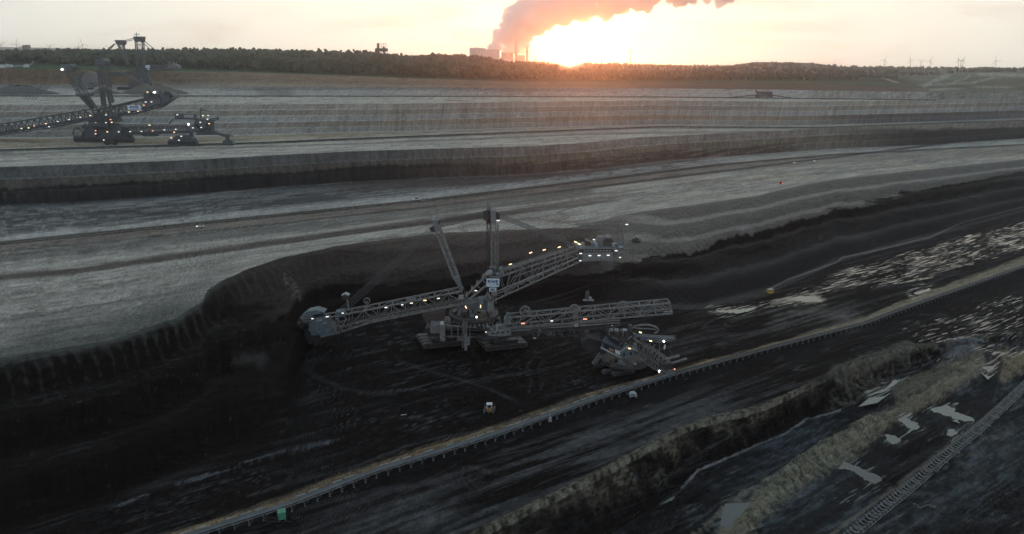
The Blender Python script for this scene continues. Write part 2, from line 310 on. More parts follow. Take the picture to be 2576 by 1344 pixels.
# floor: dusty grey reach below the conveyor
cv = [(300, 1408), (493, 1347), (718, 1276), (943, 1190), (1248, 1097), (1502, 1006), (1717, 937), (1954, 873), (2179, 814), (2255, 784), (2576, 672)]
d_cv = PY - ext(PX, *K(cv))
dust = sst(30, 90, d_cv) * sst(700, 900, PX) * (1 - sst(1700, 2000, PX)) * Z['floor']
put(dust * sst(-.3, .5, sn0 + .6 * bl0), (0.075, 0.075, 0.074), .75)
put(Z['floor'] * sst(0, 60, -d_cv) * sst(1400, 1700, PX) * sst(-.1, .6, sn0), (0.05, 0.042, 0.04), .7)
# ochre verge above the conveyor
wv = np.interp(PX, [0, 900, 1500, 1640, 1900, 2200, 2576], [26, 28, 26, 16, 12, 20, 26])
vg = sst(-wv * 1.15, -wv * .7, d_cv + 6 * sn0b) * (1 - sst(-7, -3, d_cv)) * Z['floor']
put(vg, (0.125, 0.095, 0.064), .85); put(vg * sst(-.2, .4, sn0b), (0.23, 0.155, 0.082), .75)
put(vg * sst(1900, 2200, PX), (0.20, 0.17, 0.12), .8)
put(Z['floor'] * sst(-3, 2, d_cv) * (1 - sst(16, 30, d_cv)), (0.012, 0.011, 0.011), .7)
put(Z['floor'] * sst(0, 1, bump([(1950, 800), (2050, 790), (2140, 800)], 60, 1, 0)) * sst(-.3, .4, sn0), (0.11, 0.10, 0.085), .8)
# lower ground
low = Z['low'] * 1.0
put(low * sst(-.4, .5, bl0), (0.024, 0.0275, 0.029), .7)
put(low * sst(.1, .6, sn0b + .3 * bl0), (0.060, 0.068, 0.073), .6)
put(low * sst(.0, .5, fbm(s0 / 14, c0 / 5, 5, 263)) * sst(-.3, .3, bl0), (0.060, 0.068, 0.072), .65)
put(low * sst(.15, .5, fbm(s0 / 20, c0 / 3, 5, 264)), (0.008, .007, .0068), .8)
for pts in ([(1960, 1344), (2060, 1250), (2160, 1180), (2230, 1120), (2320, 1075), (2420, 1050)], [(1990, 1352), (2080, 1268), (2176, 1200), (2250, 1134), (2330, 1090)], [(2180, 1060), (2200, 1085), (2225, 1110), (2215, 1160)], [(2194, 1052), (2214, 1080), (2240, 1106)], [(2290, 870), (2330, 895), (2350, 925), (2440, 930), (2500, 925)], [(2500, 850), (2490, 900), (2510, 960), (2500, 1010)], [(2512, 852), (2502, 900), (2522, 962)], [(1730, 1330), (1850, 1240), (1960, 1180), (2080, 1120)]):
    q = pseg(pts); put(low * (1 - sst(2, 5, q)), (0.045, 0.044, 0.044), .6)
yel = (0.135, 0.120, 0.082)
put(sst(.12, .6, MM[0] + .25 * fin + .2 * sn0b), yel, .85)
put(sst(.35, .9, MM[1] + .3 * fin), (0.13, 0.115, 0.085), .6)
gl_ = sst(.5, 1, 1 - np.abs(perlin(s0 / 4.2 + fbm(s0 / 12, c0 / 12, 2, 340), c0 / 16, 341)) * 3); put(sst(.1, .5, MM[0]) * gl_, (0.03, 0.026, 0.02), .6)
for i, cc in ((2, (0.15, 0.125, 0.085)), (3, (0.12, 0.12, 0.115)), (4, (0.10, 0.085, 0.06)), (5, (0.17, 0.13, 0.08)), (6, (0.09, 0.08, 0.065)), (10, (0.10, 0.10, 0.095))):
    put(sst(.15, .7, MM[i] + .3 * fin), cc, .7)
put(sst(.5, 1.2, MM[9] + 1.1 * sn0b + .5 * fbm(x / 2, y / 2, 3, 213)), (0.11, 0.115, 0.12), .65)
rd = pseg([(1900, 1400), (2090, 1290), (2190, 1190), (2240, 1110), (2330, 1060), (2470, 1040)])
put(low * (1 - sst(20, 34, rd)), (0.014, 0.013, 0.0125), .9)
rd = pseg([(2480, 860), (2500, 930), (2480, 1000)])
put(low * (1 - sst(14, 26, rd)), (0.014, 0.013, 0.0125), .9)
idl_ = [(2020, 1415), (2134, 1332), (2226, 1264), (2302, 1207), (2379, 1148), (2456, 1092), (2513, 1043), (2576, 990), (2700, 890)]
di = pseg(idl_); up_ = (PY < ext(PX, *K(idl_)))
put(low * up_ * sst(6, 10, di + 4 * fin) * (1 - sst(13, 22, di + 5 * sn0b)), (0.105, 0.092, 0.07), .75)
put(low * ~up_ * (1 - sst(20, 150, di)) * sst(.0, .5, fbm(x / 5, y / 5, 4, 243) + .4 * bl0), (0.07, 0.062, 0.052), .6)
# ridge face: ochre drips below the lip
drip = perlin(s0 / 3.2, tt * .8, 71) * .5 + perlin(s0 / 9, tt, 72)
rt = 1 - tt
rp = sst(.75, .1, rt + .5 * drip * 1.2) * np.interp(PX, [1100, 1400, 1600, 2000, 2060, 2100, 2300], [.25, .6, 1, .9, .25, .7, .5])
put(Z['ridge'] * rp * sst(-.35, .35, fbm(s0 / 20, c0 / 20, 3, 230)) * sst(-.5, .35, fbm(s0 / 2.5, c0 / 2.5, 3, 150)), (0.125, 0.108, 0.074), .85)
put((Z['lip'] | (Z['ridge'] & (tt > .9))) * sst(-.5, .3, fin) * np.interp(PX, [1100, 1400, 2000, 2060, 2300, 2400], [.5, 1, 1, .3, .7, .3]), (0.165, 0.148, 0.108), .8)
put(Z['ridge'] * sst(2060, 2120, PX) * sst(-.2, .4, fin + bl0), (0.11, 0.095, 0.07), .6)
# bay floor arc left by the wheel
for wd, o in ((2.2, 0), (2.0, 12)):
    arc = pseg([(745 + o, 880), (752 + o, 910), (785 + o, 945), (850 + o, 975), (930 + o, 992), (985 + o, 992)])
    put(Z['floor'] * (1 - sst(wd * .4, wd + 3, arc)), (0.04, 0.037, 0.035), .28)
for pts in ([(1510, 830), (1420, 860), (1350, 890), (1325, 920), (1338, 960), (1330, 985)], [(1560, 840), (1450, 870), (1380, 900), (1350, 930), (1366, 965), (1355, 990)],
            [(930, 1290), (1160, 1160)] , [(1235, 1190), (1168, 1170), (1160, 1205), (1200, 1250)], [(1250, 1190), (1184, 1170), (1176, 1202), (1216, 1245)]):
    q = pseg(pts); put(nf * (1 - sst(1.5, 5, q)) * sst(-.5, .4, fin + .5 * bl0), (0.06, 0.056, 0.054), .38)
# face 1
f1 = Z['face1'] * 1.0
mid = sst(500, 620, PX) * (1 - sst(1450, 1750, PX))
ztop = (G[..., 2] - dz) / 34
b_coal = np.interp(PX, [0, 500, 560, 760, 1000, 1500, 1700, 1900, 2100, 2350, 2576, 3000], [.985, .98, .80, .58, .36, .34, .48, .54, .58, .64, .72, .8])
hb = ztop + .07 * fbm(s1 / 45, c1 / 45, 3, 80) + .035 * perlin(s1 / 5, c1 / 9, 84) - b_coal
put(f1 * sst(-.02, .02, hb) * sst(520, 700, PX), (0.030, 0.025, 0.0235))
lr_ = sst(600, 1250, PX); put(f1 * sst(.20, .27, hb + .12 * (1 - lr_)) * mid * lr_, (0.060, 0.050, 0.045)); put(f1 * sst(.42, .47, hb) * mid * lr_, (0.088, 0.076, 0.068), .9)
put(f1 * mid * sst(.62, .66, hb) * sst(-.2, .3, fbm(s1 / 30, c1 / 30, 3, 270)), (0.07, 0.055, 0.048), .6)
put(f1 * mid * sst(.30, .9, np.sin(s1 / 6.5 * 2 * np.pi + 5 * tt + 3 * fbm(s1 / 30, c1 / 30, 2, 271))) * sst(.05, .12, hb) * (1 - sst(.3, .4, hb)), (0.055, 0.046, 0.042), .5)
put(f1 * sst(-.02, .01, hb) * rm, (0.165, 0.155, 0.142)); put(f1 * sst(.1, .2, hb) * rm, (0.20, 0.19, 0.175), .8)
put(f1 * sst(-.02, .01, hb) * sst(2000, 2500, PX), (0.21, 0.205, 0.19), .6)
put(f1 * sst(.2, .7, sn1 + .4 * bl1) * sst(560, 800, PX), (0.075, 0.07, 0.068), .45)
put(f1 * rm * (1 - sst(-.26, -.16, hb + .06 * bl1)), (0.030, 0.029, 0.030), .9)
put(f1 * rm * (1 - sst(-.04, 0, hb)) * sst(-.1, .5, bl1 + .3 * sn1b), (0.040, 0.038, 0.038), .7)
put(f1 * rm * (1 - sst(-.06, 0, hb)) * (1 - sst(.12, .3, PHS)) * sst(-.4, .3, sn1b), (0.065, 0.063, 0.063), .45)
put(f1 * lm * (1 - sst(.10, .25, PHS)) * sst(-.2, .5, sn1b + .3 * bl1), (0.035, 0.036, 0.037), .7)
put(f1 * rm * (1 - sst(-.04, 0, hb)) * sst(.45, .8, sn1b + .5 * bl1), (0.13, 0.125, 0.12), .7)
put(f1 * lm * sst(.86, .99, tt + .012 * sc_l + .05 * fbm(s1 / 9, c1 / 9, 4, 260)) , (0.10, 0.115, 0.115), .45)
put(f1 * lm * sst(.60, .68, tt) * (1 - sst(.86, .93, tt)) * sst(.7, 1.4, sc_l + .9 * fin + .9 * bl1), (0.045, 0.050, 0.049), .4)
put(f1 * lm * sst(.35, .7, sn1b) * sst(.45, .55, tt) * (1 - sst(.62, .7, tt)), (0.10, 0.105, 0.10), .6)
put(f1 * (1 - sst(5, 20, pseg([(715, 700), (735, 720), (750, 745)]))) * sst(-.1, .4, fin + sn1b), (0.13, 0.12, 0.11), .6)
put(f1 * (1 - sst(2, 26, pseg([(600, 905), (660, 898), (655, 912)]) + 10 * fin)), (0.05, 0.051, 0.05), .45)
# sand spill fans over the coal edge on the right
for X_, Y_ in ((1745, 615), (1722, 590), (1870, 583), (1890, 588), (2060, 500), (1735, 635)):
    q = pseg([(X_ - 22, Y_ - 22), (X_, Y_)]); put(f1 * (1 - sst(3, 9, q + 3 * fin)), (0.20, 0.19, 0.18), .8)
# pale ditch at the foot of the right-hand face
dt_ = pseg([(1925, 732), (1985, 702), (2060, 676), (2105, 660), (2120, 648), (2240, 622), (2340, 597), (2420, 560), (2576, 520), (2700, 480)])
dm_ = 1 - sst(.5, 2.8, dt_ + 1.2 * fin + .8 * sn0b)
put(near * dm_ + f1 * dm_, (0.20, 0.19, 0.178), .62)
dt_ = pseg([(1717, 1224), (1757, 1184), (1835, 1150), (1974, 1092), (2025, 1058), (2112, 1034)])
put(nf * (1 - sst(1, 5, dt_ + 3 * fin)), (0.20, 0.19, 0.18), .8)
# bench 1
b1 = Z['bench1'] * 1.0
zput('bench1', (0.21, 0.205, 0.19))
b1 = Z['bench1'] * 1.0
put(b1 * sst(-.1, .7, sn1), (0.30, 0.29, 0.265), .8); put(b1 * sst(.1, .8, -sn1 + .2 * sn1b), (0.115, 0.108, 0.098), .7)
put(b1 * sst(1400, 2000, PX) * sst(-.3, .4, bl1 + .5 * sn1), (0.27, 0.24, 0.195), .7)
put(b1 * sst(-.2, .5, bl1 + .6 * sn1b) * sst(700, 200, PX) * sst(640, 800, PY), (0.13, 0.13, 0.125), .6)
put(b1 * lay([(0, 880), (276, 840), (440, 785)], 26, 6, 8, -900, 520) * sst(-.4, .3, sn1b), (0.10, 0.11, 0.105), .6)
cvB = [(0, 610), (1050, 505), (1500, 452), (1800, 415), (2100, 389), (2576, 364)]
dB = PY - ext(PX, *K(cvB)); dT = PY - ext(PX, *K(T2))
# coal-dust reach between conveyor and the face
cd = b1 * sst(-3, 3, dT) * (1 - sst(-26, -4, dB)) * (1 - sst(900, 1750, PX) * .8)
dl = sst(-.25, .35, bl1 * .7 + sn1 * .8 + .5 * sn1b - .15)
put(cd * (1 - dl), (0.038, 0.04, 0.044), .92); put(cd * dl, (0.10, 0.108, 0.11), .75)
put(cd * sst(8, 0, np.abs(dT - 12 - 8 * sn1)) , (0.16, 0.165, 0.17), .5)
put(b1 * sst(600, 1100, PX) * (1 - sst(1650, 1900, PX)) * sst(0, 4, dT) * (1 - sst(18, 34, dT)), (0.05, 0.042, 0.04), .85)
put(b1 * sst(-24, -12, dB) * (1 - sst(-6, -2, dB)) * sst(-.4, .2, sn1b + sn1), (0.24, 0.25, 0.25), .7)
put(b1 * sst(-4, 0, dB) * (1 - sst(18, 24, dB)) * (1 - .5 * sst(1500, 2200, PX)), (0.10, 0.085, 0.075), .85)
put(b1 * lay([(0, 634), (700, 563), (1050, 524), (1500, 470), (2000, 408)], 1.5, 1.5, 2), (0.03, 0.028, 0.027), .8)
put(b1 * lay([(0, 650), (700, 577), (1050, 537), (1300, 505)], 7, 8, 8, -900, 1500) * sst(-.5, .3, sn1 + .3), (0.075, 0.072, 0.068), .75)
put(b1 * lay([(0, 700), (180, 685), (420, 650), (700, 610), (900, 582), (1100, 556), (1225, 545), (1400, 520), (1700, 480)], 5, 7, 3, -900, 1560) * (1 - .55 * sst(1250, 1600, PX)), (0.055, 0.045, 0.04), .9)
put(b1 * lay([(0, 692), (420, 641), (850, 580), (1225, 533)], 2, 2, 2, -900, 1500), (0.13, 0.12, 0.11), .6)
put(b1 * lay([(1225, 548), (1340, 552), (1480, 560)], 3, 2, 3, 1225, 1500), (0.12, 0.09, 0.07), .5)
put(b1 * lay([(1500, 500), (1800, 470), (2000, 445), (2300, 408), (2576, 385)], 4, 4, 4, 1300, 3000) * sst(-.2, .4, sn1b), (0.13, 0.12, 0.105), .7)
for pts in ([(1168, 583), (1155, 577), (1152, 570), (1165, 566), (1195, 564)], [(1177, 583), (1166, 577), (1163, 571), (1175, 567), (1205, 565)],
            [(1380, 560), (1420, 545), (1400, 535), (1480, 510), (1560, 505)], [(1395, 562), (1432, 546), (1412, 536)]):
    put(b1 * (1 - sst(.8, 3, pseg(pts))), (0.09, 0.08, 0.07), .6)
put(b1 * sst(640, 420, PX) * (1 - sst(20, 105, np.abs(PY - ext(PX, *K(C1))))) * sst(-.6, .15, bl1 + .5 * sn1 + .2 * sn1b), (0.066, 0.069, 0.067), .85)
def tracks(zi, items, rgb, k):
    r0, r1 = sum(NR[:zi]), sum(NR[:zi + 1]); px_, py_ = PX[r0:r1], PY[r0:r1]; nz = fbm(x[r0:r1] / 12, y[r0:r1] / 12, 3, 290 + zi)
    for pts, gap, wd in items:
        for o in (0, gap):
            d = np.full(px_.shape, 1e9)
            for (x1, y1), (x2, y2) in zip(pts[:-1], pts[1:]):
                y1_, y2_ = y1 + o, y2 + o; vx, vy = x2 - x1, y2_ - y1_; t_ = np.clip(((px_ - x1) * vx + (py_ - y1_) * vy) / (vx * vx + vy * vy), 0, 1); d = np.minimum(d, np.hypot(px_ - x1 - t_ * vx, py_ - y1_ - t_ * vy))
            m_ = ((1 - sst(wd * .5, wd * 1.6, d)) * sst(-.7, .2, nz) * k)[..., None]; C[r0:r1] = C[r0:r1] * (1 - m_) + np.array(rgb) * m_
def wig(a, b, n, amp, sd_): 
    r__ = np.random.default_rng(sd_); ph_ = r__.uniform(0, 6, 2); return [(a[0] + (b[0] - a[0]) * i / n + 0, a[1] + (b[1] - a[1]) * i / n + amp * math.sin(ph_[0] + i * .9) + .5 * amp * math.sin(ph_[1] + i * 1.9)) for i in range(n + 1)]
tracks(3, [(wig((560, 1330), (1500, 1110), 7, 9, 1), 6, 1.6), (wig((780, 1320), (2000, 960), 8, 8, 2), 5, 1.5), (wig((1300, 1300), (2100, 960), 7, 7, 3), 5, 1.5), (wig((1000, 1130), (1620, 960), 6, 9, 4), 4, 1.3), (wig((900, 1000), (1500, 900), 6, 8, 5), 4, 1.2),
           (wig((1650, 1090), (2250, 880), 6, 5, 6), 4, 1.3), (wig((1700, 900), (2400, 690), 6, 5, 7), 3, 1.2), (wig((1000, 900), (1300, 1010), 4, 6, 8), 4, 1.2), (wig((620, 1250), (1060, 1110), 5, 7, 9), 4, 1.4)], (0.052, 0.050, 0.050), .6)
tracks(5, [(wig((-20, 760), (1000, 590), 7, 6, 11), 4, 1.2), (wig((40, 830), (640, 660), 5, 7, 12), 4, 1.2), (wig((150, 720), (1500, 530), 8, 5, 13), 3, 1.0), (wig((1100, 520), (2300, 400), 8, 5, 14), 3, 1.0), (wig((1400, 500), (2576, 380), 7, 4, 15), 2, .9),
           (wig((900, 610), (1700, 470), 6, 6, 16), 3, 1.0), (wig((0, 670), (1100, 540), 6, 4, 17), 3, 1.0), (wig((1200, 560), (1500, 500), 3, 5, 18), 3, 1.)], (0.11, 0.10, 0.09), .55)
# face 2
zput('face2', (0.115, 0.115, 0.11)); f2 = Z['face2'] * 1.0
z2 = (G[..., 2] - dz - 34) / 33
h2 = z2 + .10 * fbm(s1 / 80, c1 / 60, 3, 90) + .05 * perlin(s1 / 8, c1 / 9, 91)
put(f2 * sst(1000, 1500, PX), (0.19, 0.175, 0.155)); put(f2 * sst(0.62, .72, h2) * (1 - sst(850, 1100, PX)), (0.085, 0.088, 0.088), .5)
put(f2 * (1 - sst(.44, .48, h2)) * (1 - sst(1000, 1300, PX)), (0.022, 0.022, 0.024), .93)
put(f2 * (1 - sst(.36, .42, h2)) * (1 - sst(1900, 2150, PX)) * sst(900, 1250, PX), (0.07, 0.055, 0.05), .9)
put(f2 * sst(.25, .6, perlin(s1 / 5, c1 / 40, 92) + .3 * fin) * sst(.1, .2, h2) * (1 - sst(.5, .6, h2)) * (1 - sst(1000, 1300, PX)), (0.12, 0.125, 0.13), .35)
put(f2 * sst(0, .5, sn1) * sst(1100, 1500, PX), (0.27, 0.25, 0.215), .5)
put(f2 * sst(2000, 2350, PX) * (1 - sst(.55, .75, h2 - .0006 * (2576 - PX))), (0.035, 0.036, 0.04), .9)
# bench 2
zput('bench2', (0.23, 0.225, 0.205)); b2 = Z['bench2'] * 1.0
put(b2 * sst(-.1, .6, sn2), (0.31, 0.305, 0.28), .8); put(b2 * sst(.1, .7, -sn2), (0.15, 0.145, 0.13), .7)
cvC = [(0, 377), (648, 359), (854, 350), (1060, 342), (1295, 333), (1657, 319), (2050, 321), (2576, 303)]
dC = PY - ext(PX, *K(cvC))
put(b2 * (1 - sst(-6, -2, dC)) * (1 - .6 * sst(700, 1400, PX)) * sst(-.6, .2, sn2), (0.19, 0.155, 0.10), .8)
put(b2 * sst(-2, 0, dC) * (1 - sst(4, 6, dC)) * (1 - .4 * sst(1000, 1600, PX)), (0.06, 0.058, 0.052), .8)
put(b2 * lay([(0, 388), (900, 362), (1500, 336), (2000, 331)], 1.5, 1.5, 2), (0.09, 0.085, 0.08), .6)
put(b2 * sst(2050, 2500, PX) * sst(-.4, .3, sn2), (0.10, 0.10, 0.10), .7)
# face 3: sand terraces
zput('face3', (0.20, 0.205, 0.185)); f3 = Z['face3'] * 1.0
st = tt + .05 * fbm(s2 / 300, c2 / 100, 3, 93)
put(f3 * sst(.15, .22, st) * (1 - sst(.40, .48, st)) * sst(600, 1400, PX), (0.26, 0.21, 0.135), .55)
put(f3 * sst(.82, .9, st), (0.19, 0.175, 0.14), .6)
put(f3 * sst(-.1, .5, bl2), (0.245, 0.24, 0.215), .6)
put(f3 * sst(.2, .7, -sn2), (0.14, 0.14, 0.125), .5)
put(f3 * sst(.3, 1.2, sc_3) * amp3, (0.15, 0.155, 0.14), .35)
put(f3 * sst(.1, .8, fbm(s2 / 60, c2 / 6, 5, 211)), (0.13, 0.125, 0.11), .55)
put(f3 * sst(.1, .8, fbm(s2 / 90, c2 / 9, 4, 212)), (0.25, 0.235, 0.19), .6)
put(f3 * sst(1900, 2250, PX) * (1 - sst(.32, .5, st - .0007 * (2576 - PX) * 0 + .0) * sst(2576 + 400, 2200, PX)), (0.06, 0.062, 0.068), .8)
# bench 3, face 4
zput('bench3', (0.30, 0.295, 0.27)); b3 = Z['bench3'] * 1.0
put(b3 * sst(-.1, .6, -sn2), (0.20, 0.195, 0.175), .8)
put(b3 * lay([(0, 242), (648, 242), (1295, 243), (1657, 245), (2120, 249), (2370, 252)], .8, 1.2, 1), (0.07, 0.065, 0.06), .7)
zput('face4', (0.215, 0.21, 0.185)); f4 = Z['face4'] * 1.0
put(f4 * sst(.4, .8, tt + .3 * bl2) * sst(2000, 1200, PX), (0.10, 0.095, 0.088), .8)
put(f4 * (1 - sst(720, 760, PX)) * sst(640, 660, PX), (0.09, 0.085, 0.078), .6)
put(f4 * sst(.2, .9, sc_3) * .8, (0.12, 0.12, 0.105), .5)
zput('brown', (0.125, 0.090, 0.062)); br = Z['brown'] * 1.0
put(br * sst(-.1, .5, bl2 + .5 * sn2), (0.17, 0.125, 0.08), .6); put(br * sst(.1, .6, -sn2), (0.075, 0.055, 0.042), .6)
put(br * sst(1400, 1800, PX), (0.06, 0.045, 0.04), .7); put(br * (1 - sst(.15, .3, tt + .1 * bl2)) * sst(1500, 600, PX), (0.20, 0.18, 0.15), .5)
put(br * sst(2250, 2330, PX) + f4 * sst(2300, 2400, PX), (0.10, 0.11, 0.085), .7)
# plateau
zput('field', (0.042, 0.075, 0.035)); put(Z['field'] * sst(900, 1250, PX) * sst(1600, 1400, PX), (0.07, 0.06, 0.045), .8)
put(Z['field'] * sst(1500, 1650, PX), (0.06, 0.078, 0.04), .8); put(Z['field'] * sst(2180, 2300, PX), (0.10, 0.085, 0.065), .8)
zput('wood', (0.03, 0.038, 0.022)); zput('far', (0.05, 0.06, 0.045)); zput('plain', (0.07, 0.075, 0.06)); zput('edge', (0.07, 0.08, 0.08))
wdr = Z['wood'] * sst(2250, 2330, PX)
put(wdr, (0.085, 0.10, 0.06)); put(wdr * sst(.1, .5, sn2 + bl2), (0.22, 0.22, 0.19), .6)
east = (Z['wood'] | Z['far'] | Z['field'] | Z['brown']) * sst(2290, 2330, PX)
put(east * sst(-.2, .5, fbm(s2 / 200, c2 / 60, 4, 280)), (0.045, 0.062, 0.035), .8)
for pts, w_ in (([(2462, 187), (2576, 190), (2700, 193)], 4), ([(2325, 216), (2360, 200), (2385, 190)], 5), ([(2310, 214), (2380, 212), (2450, 208), (2500, 196)], 2.5), ([(2340, 226), (2430, 222), (2576, 216)], 2), ([(2400, 205), (2430, 198), (2440, 190)], 2)):
    put(east * (1 - sst(w_ * .6, w_ * 1.6, pseg(pts))) * sst(-.6, .1, sn2), (0.26, 0.26, 0.22), .75)
put((Z['wood'] | Z['far']) * (1 - sst(1, 4, pseg([(2215, 192), (2240, 203), (2262, 210)]))), (0.22, 0.20, 0.18))
put(Z['far'] * sst(1800, 2150, PX), (0.085, 0.08, 0.07), .6)
put((Z['field'] | Z['wood']) * (1 - sst(1.2, 2.6, pseg([(0, 172), (40, 166), (66, 165.5), (80, 161), (86, 154), (84, 148)]))), (0.24, 0.24, 0.22), .9)
put(near * (1 - sst(0, 1, bump([(2, 1)], 1, 1))), (0, 0, 0), 0)
bermf = 1 - sst(.18, .34, PHS) * (1 - sst(.80, .95, PHS))  # berms paler with loose sand; darker slopes strengthen the step shading in the colour
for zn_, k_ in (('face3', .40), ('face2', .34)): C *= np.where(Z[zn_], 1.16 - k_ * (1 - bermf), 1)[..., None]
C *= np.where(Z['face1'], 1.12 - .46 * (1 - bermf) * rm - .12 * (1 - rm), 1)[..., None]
tn_ = np.array([1.0, .80, 1.10, .84, 1.14, .95, 1.05]); tw_ = np.array([0, .05, -.03, .07, 0, -.02, 0]); pi_ = PHI.astype(int) % 7
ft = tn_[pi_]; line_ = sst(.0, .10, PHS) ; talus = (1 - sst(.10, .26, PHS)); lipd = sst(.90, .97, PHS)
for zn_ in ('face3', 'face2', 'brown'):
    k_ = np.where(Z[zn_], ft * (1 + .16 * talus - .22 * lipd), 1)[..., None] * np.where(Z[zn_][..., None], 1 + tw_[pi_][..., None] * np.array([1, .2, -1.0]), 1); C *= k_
C *= np.where(Z['brown'] | Z['face4'], 1 + .40 * fbm(s2 / 35, c2 / 7, 5, 261) - .2 * sst(.6, 1, 1 - np.abs(perlin(s2 / 12, c2 / 30, 262)) * 3), 1)[..., None]
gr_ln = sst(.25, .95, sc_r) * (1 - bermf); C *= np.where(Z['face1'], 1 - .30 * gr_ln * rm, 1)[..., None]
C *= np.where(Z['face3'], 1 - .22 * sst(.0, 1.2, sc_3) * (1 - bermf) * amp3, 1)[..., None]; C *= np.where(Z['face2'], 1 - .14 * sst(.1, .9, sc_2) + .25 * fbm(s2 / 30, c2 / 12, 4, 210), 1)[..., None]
for zn_, s_, c_, sd0 in (('bench1', s1, c1, 160), ('bench2', s2, c2, 170), ('bench3', s2, c2, 180)):
    for j_, (ls, lc, kk) in enumerate(((220, 3.0, .30), (90, 1.6, .22), (400, 7., .30))):
        q_ = sst(.7, 1, 1 - np.abs(perlin(s_ / ls + .5 * fbm(s_ / 150, c_ / 60, 2, sd0 + j_), c_ / lc, sd0 + 3 + j_)) * 3.2); C *= np.where(Z[zn_], 1 - kk * q_ * sst(-.5, .3, fbm(s_ / 90, c_ / 20, 2, sd0 + 6)), 1)[..., None]
    C *= np.where(Z[zn_], 1 + .30 * fbm(s_ / 22, c_ / 5, 4, sd0 + 8) + .34 * fbm(s_ / 70, c_ / 16, 4, sd0 + 9), 1)[..., None]
C = C * (1 + .16 * fin + .05 * rng.standard_normal(x.shape))[..., None]
for zn_, k_ in (('bench1', (1.62, 1.50, 1.36)), ('bench2', (1.72, 1.60, 1.44)), ('bench3', (1.4, 1.33, 1.2)), ('face3', (2.05, 1.90, 1.86)), ('face4', (1.75, 1.66, 1.62)), ('face2', (1.45, 1.36, 1.24)), ('face1', (1.2, 1.1, 1.0)), ('brown', (1.45, 1.35, 1.25))):
    C *= np.where(Z[zn_][..., None], np.array(k_), 1)
C *= np.where(near, 1 + .55 * fbm(x / 4, y / 4, 4, 244), 1)[..., None]
C *= np.where(Z['low'], 1.5, 1)[..., None]; C *= np.where(Z['floor'] | Z['ridge'], 1.18, 1)[..., None]
C = np.clip(C, 0.0028, .6)
# wetness: streaky standing water in the furrows
def region(poly, soft=18):
    px, py = K(poly); n = len(px); ins = np.zeros(PX.shape, bool)
    for i in range(n):
        j = (i - 1) % n
        cond = ((py[i] > PY) != (py[j] > PY)) & (PX < (px[j] - px[i]) * (PY - py[i]) / (py[j] - py[i] + 1e-9) + px[i])
        ins ^= cond
    d = pseg(list(poly) + [poly[0]])
    return sst(0, soft, d) * ins
wet += region([(1760, 780), (1960, 735), (2110, 665), (2330, 605), (2600, 530), (2600, 640), (2330, 720), (2130, 745), (1960, 785), (1850, 800)], 22) * .62 * near
wet += region([(1765, 782), (1850, 755), (1960, 742), (2080, 742), (2070, 762), (1900, 790), (1800, 792)], 12) * .14 * near
wet += region([(2340, 868), (2360, 858), (2470, 856), (2480, 866), (2400, 872)], 5) * .72 * near
wet += region([(2150, 870), (2300, 790), (2600, 700), (2600, 900), (2440, 905), (2330, 880)], 34) * .58 * near
wet += region([(2080, 1210), (2170, 1170), (2240, 1200), (2180, 1270), (2080, 1300)], 22) * .5 * near
wet += region([(980, 985), (1100, 960), (1230, 935), (1290, 950), (1180, 985), (1000, 1000)], 14) * .52 * near
wet += region([(740, 1090), (900, 1080), (1000, 1110), (900, 1160), (760, 1150)], 30) * .34 * near
wet += region([(400, 1300), (640, 1200), (800, 1180), (640, 1260), (430, 1330)], 30) * .34 * near
wet = np.maximum(wet, pwet); wet = np.clip(wet * (.86 + .42 * fbm(s0 / 45, c0 / 12, 3, 190)), 0, 1)

def mesh_grid(name, G, colr, wetv, mat):
    r, c = G.shape[:2]
    me = bpy.data.meshes.new(name)
    idx = np.arange(r * c).reshape(r, c)
    q = np.stack([idx[:-1, :-1], idx[:-1, 1:], idx[1:, 1:], idx[1:, :-1]], -1).reshape(-1, 4)
    me.vertices.add(r * c); me.vertices.foreach_set('co', G.reshape(-1).astype(np.float32))
    me.loops.add(q.size); me.loops.foreach_set('vertex_index', q.reshape(-1).astype(np.int32))
    me.polygons.add(len(q)); me.polygons.foreach_set('loop_start', np.arange(0, q.size, 4, dtype=np.int32))
    me.polygons.foreach_set('loop_total', np.full(len(q), 4, np.int32))
    me.update(); me.shade_smooth()
    a = me.attributes.new('earth', 'FLOAT_COLOR', 'POINT')
    a.data.foreach_set('color', np.concatenate([colr.reshape(-1, 3), np.ones((r * c, 1))], 1).reshape(-1).astype(np.float32))
    a = me.attributes.new('wet', 'FLOAT', 'POINT'); a.data.foreach_set('value', wetv.reshape(-1).astype(np.float32))
    me.materials.append(mat)
    o = bpy.data.objects.new(name, me); COL.objects.link(o); return o
def newmat(name):
    m_ = bpy.data.materials.new(name); m_.use_nodes = True; t = m_.node_tree
    return m_, t, t.nodes['Principled BSDF']
gm, t, bs = newmat('mine_earth')
at = N(t, 'ShaderNodeAttribute', attribute_name='earth'); aw = N(t, 'ShaderNodeAttribute', attribute_name='wet')
geo = N(t, 'ShaderNodeNewGeometry')
n1 = N(t, 'ShaderNodeTexNoise'); n1.inputs['Scale'].default_value = 0.9; n1.inputs['Detail'].default_value = 6; n1.inputs['Roughness'].default_value = .62
t.links.new(geo.outputs['Position'], n1.inputs['Vector'])
mp_ = N(t, 'ShaderNodeMapping', vector_type='TEXTURE'); ang = math.atan2(D0.y, D0.x)
mp_.inputs['Rotation'].default_value = (0, 0, ang); mp_.inputs['Scale'].default_value = (11, .75, 30)
t.links.new(geo.outputs['Position'], mp_.inputs['Vector'])
n2 = N(t, 'ShaderNodeTexNoise'); n2.inputs['Scale'].default_value = 0.58; n2.inputs['Detail'].default_value = 8; n2.inputs['Roughness'].default_value = .68
n2.inputs['Distortion'].default_value = .5
